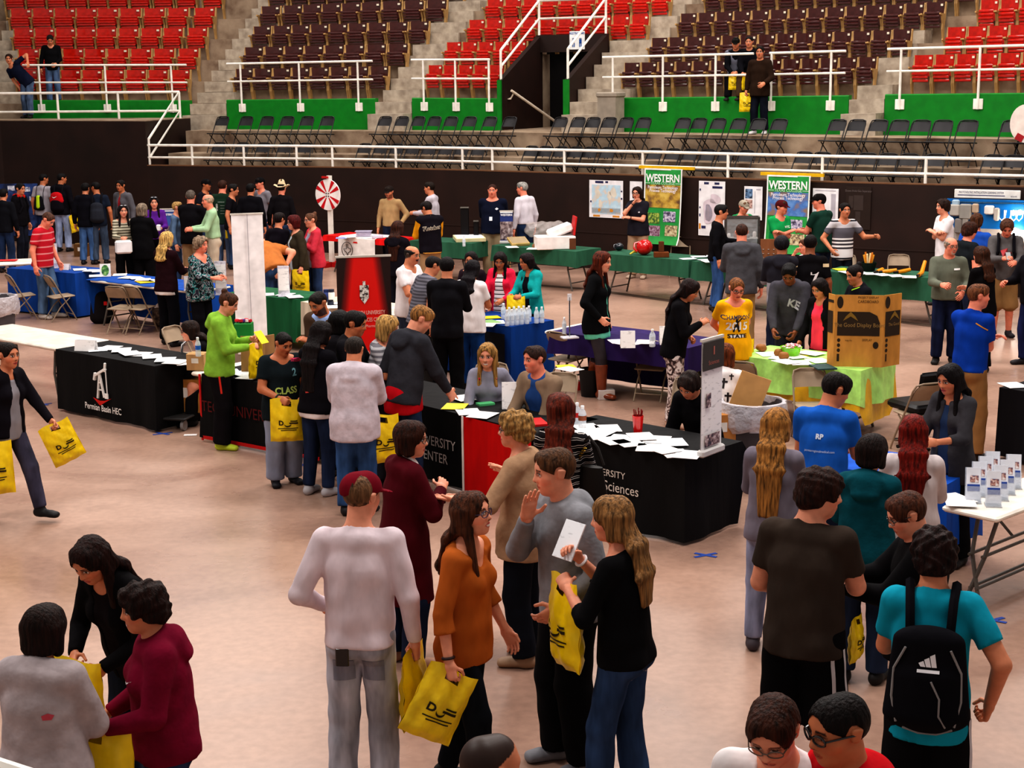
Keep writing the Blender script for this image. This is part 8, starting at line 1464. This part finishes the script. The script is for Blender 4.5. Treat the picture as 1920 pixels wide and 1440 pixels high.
# ------------------------------------------------------------------ bags and held things
YEL = mat('poly', 'ecc808')
def bag_proto():
    root = empty('yellow_bag', (0, -70, 0)); w, h, T = .30, .40, .055; mb = MB()
    def sh(s):
        def g(a, b):
            bl = (max(0, math.sin(PI*a))**.6)*min(1, (1-b)*2.2)**.8*min(1, b*6+.35); wv = .010*math.sin(a*17+b*9)*math.sin(b*13+s)
            return ((a-.5)*w*(1+.05*(1-b)), s*(T*bl+wv*min(1, (1-b)*4)), .035-h*(1-b)+.012*math.sin(a*6)*b)
        return g
    hole = lambda a, b: .36 < a < .64 and .86 < b < .95
    mb.sheet(14, 18, sh(-1), hole); mb.sheet(14, 18, lambda a, b: sh(1)(1-a, b), hole)
    bt = [sh(-1)(i/14, 0) for i in range(15)]+[sh(1)(1-i/14, 0) for i in range(15)]; mb.raw(bt, [tuple(range(29, -1, -1))]); mb.obj('bag_body', YEL, root)
    mb = MB(); g = sh(-1); bend = lambda p: Vector((p[0], g(p[0]/w+.5, (p[2]-.035)/h+1)[1]-.004, p[2]))
    lettering(mb, 'D', .062, (-.055, 0, -.185), (1, 0, 0), (0, 0, 1), bold=.04, bend=bend); mb.raw([bend(Vector((-.025+.035*(1-math.cos(q))*.9, 0, -.20-.022*math.sin(q)+o))) for o, qs in ((0, np.linspace(0, PI, 8)), (.012, np.linspace(PI, 0, 8))) for q in qs], [tuple(range(16))])
    for z, x0, x1, t in ((-.168, .03, .095, .010), (-.188, .02, .10, .014), (-.235, -.085, .10, .007), (-.252, -.06, .085, .007)): mb.sheet(8, 1, lambda a, b: bend(Vector((x0+(x1-x0)*a, 0, z+t*(b-.5)))))
    mb.obj('print', mat('plain', '2a2008', .6), root, smooth=False); KIDS[root.name] = list(root.children); return root
BAG = bag_proto(); nb = [0]
def bag(lab, k, hand, az, sc=1.0, tilt=0, off=(0, 0, 0), pitch=0, at_=None):
    if at_ is None: f = P_[k]; w = f.world(f.palm[hand][0])+Vector(off)
    else: w = Vector(at_)
    o = BAG if nb[0] == 0 else dup(BAG, w, 0, lab); nb[0] += 1; o.location = w; o.rotation_euler = (math.radians(pitch), math.radians(tilt), math.radians(az)); o.scale = (sc,)*3; o['label'] = lab; o['category'] = 'bag'; o['group'] = 'yellow plastic give-away bags'; return o
bag('yellow plastic bag in the hand of the short man in the CLASS shirt', 'G7', 'R', 8, 1.02); bag('yellow plastic bag hanging beside the pale jeans of the white sweater man', 'C20', 'R', 74, 1.05); bag('tilted yellow plastic bag swung by the woman in the orange blouse', 'C21', 'R', 20, .98, tilt=28); bag('yellow plastic bag held against her front by the blonde girl in black', 'C23', 'L', -70, 1.2, tilt=-6, off=(0, 0, -.03))
bag('yellow plastic bag hanging from the maroon hoodie woman', 'L3', 'L', -10, 1.25, off=(0, 0, 0)); bag('yellow plastic bag opened by the long haired woman in the black jacket', 'L1', 'R', -20, 1.05, off=(0, -.03, 0)); bag('yellow plastic bag peeping out left of the grey fleece', 'L2', 'L', 160, .9); bag('yellow plastic bag swung forward by the striding girl', 'L4', 'L', 30, .95, tilt=-22); bag('large yellow plastic bag at the side of the striding girl', 'L4', 'R', 20, 1.2)
bag('narrow yellow bag held by the woman in the lime green hoodie', 'G5', 'R', 70, .9, tilt=4); bag('yellow plastic bag held by the girl in the turquoise hoodie', 'B105', 'L', 0, .8); bag('yellow plastic bag held by the woman in the coral cardigan', 'M68', 'L', -30, 1.0); bag('yellow plastic bag hanging from the woman in the olive cardigan', 'M69', 'L', -20, 1.0); bag('yellow plastic bag dangling beside the red and black backpack', 'M90', 'R', 60, 1.0, tilt=-10); bag('yellow plastic bag beside the neon drawstring bag', 'M91', 'R', 60, 1.0, tilt=-10, off=(.1, -.05, 0))
bag('yellow plastic bag in front of the brown jacket on the terrace', 'S98', 'R', 0, .95); bag('yellow plastic bag on the knees of the person in the grey vest', 'S96', 'R', 0, .8, off=(0, -.05, 0)); bag('narrow yellow bag of the person seated beside the grey vest', 'S97', 'R', 70, .8, off=(0, -.03, 0)); bag('yellow plastic bag at the right edge by the khaki shorts', 'W58', 'L', 40, 1.1)
p = P_['M75'].world(P_['M75'].P+V3(.16, .02, -.05)); bag('yellow plastic bag hanging at the tool belt', None, None, 30, .8, at_=p+Vector((0, -.05, 0))); p = P_['M75'].world(P_['M75'].P+V3(.26, .05, -.05)); bag('yellow plastic bag behind the tool belt, before the black jacket', None, None, 60, .95, at_=p)
p = P_['G9'].world(P_['G9'].P+V3(.22, .12, -.0)); bag('yellow plastic bag half hidden right of the pale grey hoodie', None, None, 30, 1.1, at_=p); p = P_['T41'].world(P_['T41'].P+V3(-.17, -.14, .0)); bag('yellow plastic bag behind the girl in the yellow t-shirt', None, None, 30, .9, at_=p); p = P_['R31'].world(P_['R31'].P+V3(.22, .2, .02)); bag('yellow plastic bag corner between the brown t-shirt and the black jacket', None, None, 60, .6, at_=p)
def held(name, k, hand, d, m, lab, cat, rz=0, rx=0, off=(0, 0, 0), bev=.001):
    f = P_[k]; w = f.world(f.palm[hand][0])+Vector(off); mb = MB(); mb.box((0, 0, 0), d, 0, bev); o = mb.obj(name, m); o.location = w; o.rotation_euler = (math.radians(rx), 0, math.radians(rz)); return tag(o, lab, cat)
held('phone', 'R32', 'R', (.072, .012, .14), mat('emit', 'dfe4ff', 1.2), 'lit white phone in the hands of the black jacket guy', 'phone', 20, -35, (-.02, 0, .05)); held('phone', 'G6', 'R', (.07, .012, .13), mat('gloss', '8a98a8'), 'phone held by the seated woman in glasses', 'phone', -60, -35, (-.03, 0, .05)); held('phone', 'W57', 'R', (.07, .012, .13), mat('gloss', '1a181c'), 'dark phone held by the grey sweatshirt guy', 'phone', 0, -40, (0, 0, .04))
held('leaflet', 'C23', 'R', (.15, .008, .21), PAPB, 'blue and white leaflet held up by the blonde girl in black', 'leaflet', -50, -30, (.0, .04, .05)); held('paper_sheet', 'G5', 'L', (.12, .004, .16), mat('plain', 'f0dc30', .7), 'yellow paper held by the lime green hoodie woman', 'paper', 60, -40, (.06, 0, .02)); held('snack', 'M68', 'R', (.09, .05, .04), mat('plain', 'c07028', .7), 'orange snack held by the coral cardigan woman', 'snack', 0, 0, (0, -.02, .02)); held('handbag', 'M83', 'R', (.30, .10, .24), mat('plain', 'eae6e6', .5), 'white handbag held by the dark haired woman in stripes', 'handbag', 20, 0, (-.02, -.04, -.14), .03); held('drink_cup', 'B99', 'R', (.08, .08, .11), mat('plain', 'd02818', .5), 'red cup held by the man with the moustache', 'cup', 0, 0, (0, 0, .04), .02); held('phone', 'R28', 'R', (.07, .012, .13), mat('gloss', '17151a'), 'dark phone held by the boy in bright blue', 'phone', 30, -30, (.02, 0, .04))
f = P_['M81']; o = held('paper_cup', 'M81', 'L', (.08, .08, .12), mat('plain', 'ece8ea', .5), 'white cup held by the woman in purple', 'cup', 0, 0, (0, -.03, .03), .015)
# sign card goes into the hands of the woman in the dark cardigan
for o in list(bpy.data.objects):
    if o.name.startswith('sign_card'): f = P_['R34']; w = f.world((f.palm['R'][0]+f.palm['L'][0])/2); o.location = (w.x-.05, w.y-.10, w.z-.16)
# backpacks
def backpack(k, lab, c1, c2=None, sc=1.0, draws=None, thin=False):
    f = P_[k]; H = f.H; c = f.S-f.yf*(.085*H+(.03 if thin else .05))-f.u*.17*H; d = .05 if thin else .085
    root = empty('backpack', tuple(f.world(c)), math.radians(f.az+180), lab, 'backpack'); Mi = (Matrix.Translation(root.location) @ Matrix.Rotation(math.radians(f.az+180), 4, 'Z')).inverted(); loc = lambda q: Mi @ f.world(q)
    if thin: T = [Prim((0, 0, -.16), (0, 0, .10), (.15, d), (.10, d*.7), (1, 0, 0), .03)]
    else: T = [Prim((0, 0, -.17*sc), (0, 0, .13*sc), (.165*sc, d), (.135*sc, d*.85), (1, 0, 0), .03), Prim((0, -.06, -.15*sc), (0, -.055, .0), (.125*sc, .06), (.11*sc, .05), (1, 0, 0), .03)]
    P2, Q2 = implicit(T, .012 if H and math.hypot(*root.location[:2]) < 15 else .02); me = np_mesh('bag', P2, Q2); link('bag_body', me, mat('cloth', c1), root); bv = BVHTree.FromPolygons([tuple(t) for t in P2], [tuple(int(i) for i in t) for t in Q2])
    if c2:
        fl = [Prim((0, .0, .02*sc), (0, 0, .135*sc), (.172*sc, d+.008), (.142*sc, d*.9+.006), (1, 0, 0), .03)] if not thin else [Prim((0, -.0, -.12), (0, 0, .10), (.07, d+.012), (.06, d*.9), (1, 0, 0), .03)]
        P3, Q3 = implicit(fl, .012 if math.hypot(*root.location[:2]) < 15 else .018, lambda dd, x, y, z: np.maximum(dd, (y-.02))); link('front_flap', np_mesh('flap', P3, Q3), mat('cloth', c2), root)
    for s in (-1, 1):
        path = [(f.S+f.xr*s*.048*H-f.u*.20*H-f.yf*.075*H), (f.S+f.xr*s*.052*H-f.u*.06*H-f.yf*.074*H), (f.S+f.xr*s*.056*H+f.u*.012*H-f.yf*.050*H), (f.S+f.xr*s*.060*H+f.u*.042*H-f.yf*.005*H), (f.S+f.xr*s*.060*H+f.u*.012*H+f.yf*.052*H), (f.S+f.xr*s*.062*H-f.u*.09*H+f.yf*.084*H), (f.S+f.xr*s*.085*H-f.u*.17*H+f.yf*.05*H)]
        MB().tube([loc(q) for q in path], .006 if thin else .024, 6).obj('strap', mat('cloth', '17151a' if c1 != '5a5a64' else '3a3a44'), root)
    def on(pts): V = []; [V.append((lambda h: (h[0]+V3(0, -.005, 0)) if h[0] is not None else V3(p[0], -.12, p[1]))(surf_hit(bv, V3(p[0], -.6, p[1]), V3(0, 1, 0)))) for p in pts]; return V
    return root, on
root, on = backpack('R33', 'black backpack with grey piping and a white triangular emblem', '131217', None, 1.2)
for s in (-1, 1): MB().tube([tuple(q) for q in on([(s*.10, .14), (s*.15, .03), (s*.155, -.10), (s*.13, -.22)])], .006, 5).obj('piping', mat('plain', '8a8888', .5), root)
MB().tube([tuple(q) for q in on([(-.10, -.25), (-.03, -.28), (.05, -.28), (.12, -.24)])], .006, 5).obj('piping', mat('plain', '8a8888', .5), root); MB().tube([tuple(q) for q in on([(.02, .0), (.06, -.08), (.06, -.16), (.09, -.22)])], .005, 5).obj('piping', mat('plain', '8a8888', .5), root)
mb = MB()
for i in range(3): x = -.03+.025*i; h_ = .015+.018*i; mb.raw([tuple(q) for q in on([(x, .06), (x+.022, .06), (x+.022-.01, .06+h_+.012), (x-.01, .06+h_)])], [(0, 1, 2, 3)])
mb.raw([tuple(q) for q in on([(-.045, .035), (.055, .035), (.055, .048), (-.045, .048)])], [(0, 1, 2, 3)]); mb.obj('emblem', mat('plain', 'e4e4e8', .5), root, smooth=False)
root, on = backpack('M90', 'red and black backpack with a white tick on the pale jeans guy', '17131a', 'b81820', 1.0); mb = MB(); mb.raw([(a-.0, -.105, z+.10) for a, z in ((-.06, .02), (-.04, -.01), (-.01, -.02), (.07, .03), (-.01, 0), (-.04, .005))], [(0, 1, 2, 3, 4, 5)]); mb.obj('tick_mark', mat('plain', 'f0ecec', .5), root, smooth=False)
backpack('M91', 'neon yellow and black drawstring bag on the grey t-shirt', '17161a', 'b8d824', 1.0, thin=True); backpack('M88', 'grey backpack on the young man in the dark t-shirt', '2a2c34', None, .95); backpack('M92', 'dark backpack on the person with the red hood', '1c181a', None, .95); backpack('W57', 'dark backpack behind the grey sweatshirt', '1a181e', None, .9)
# purse of the auburn haired woman, red hood
f = P_['C17']; p = f.world(f.S+f.xr*.135*f.H-f.u*.17*f.H-f.yf*.03*f.H); root = empty('purse', tuple(p), math.radians(-35), 'black shoulder purse with gold chain beside the auburn hair', 'purse'); mb = MB(); mb.lathe([(.001, -.15), (.13, -.15), (.135, -.13), (.09, .10), (.001, .10)], n=20, sy=.42); mb.obj('bag_body', mat('plain', '120d0b', .6), root); MB().tube([(-.10, 0, .12), (-.09, 0, .24), (-.02, 0, .31), (.05, 0, .24), (.10, 0, .12)], .012, 6).obj('strap', mat('plain', '1a1412', .5), root); mb = MB(); [mb.lathe([(.001, -.01), (.016, 0), (.001, .01)], (-.09+.012*i, -.02, .15+.02*i), 6) for i in range(5)]; mb.obj('chain', mat('metal', 'd8a840'), root)
f = P_['M92']; P2, Q2 = implicit([Prim(f.S+f.xr*s*.045*f.H+f.yf*.02*f.H+f.u*.016*f.H, f.S-f.yf*.05*f.H+f.u*.016*f.H, .034*f.H, .038*f.H, None, .02) for s in (-1, 1)], .018); link('red_hood', np_mesh('hood', P2, Q2), mat('knit', 'c02418'), f.root)
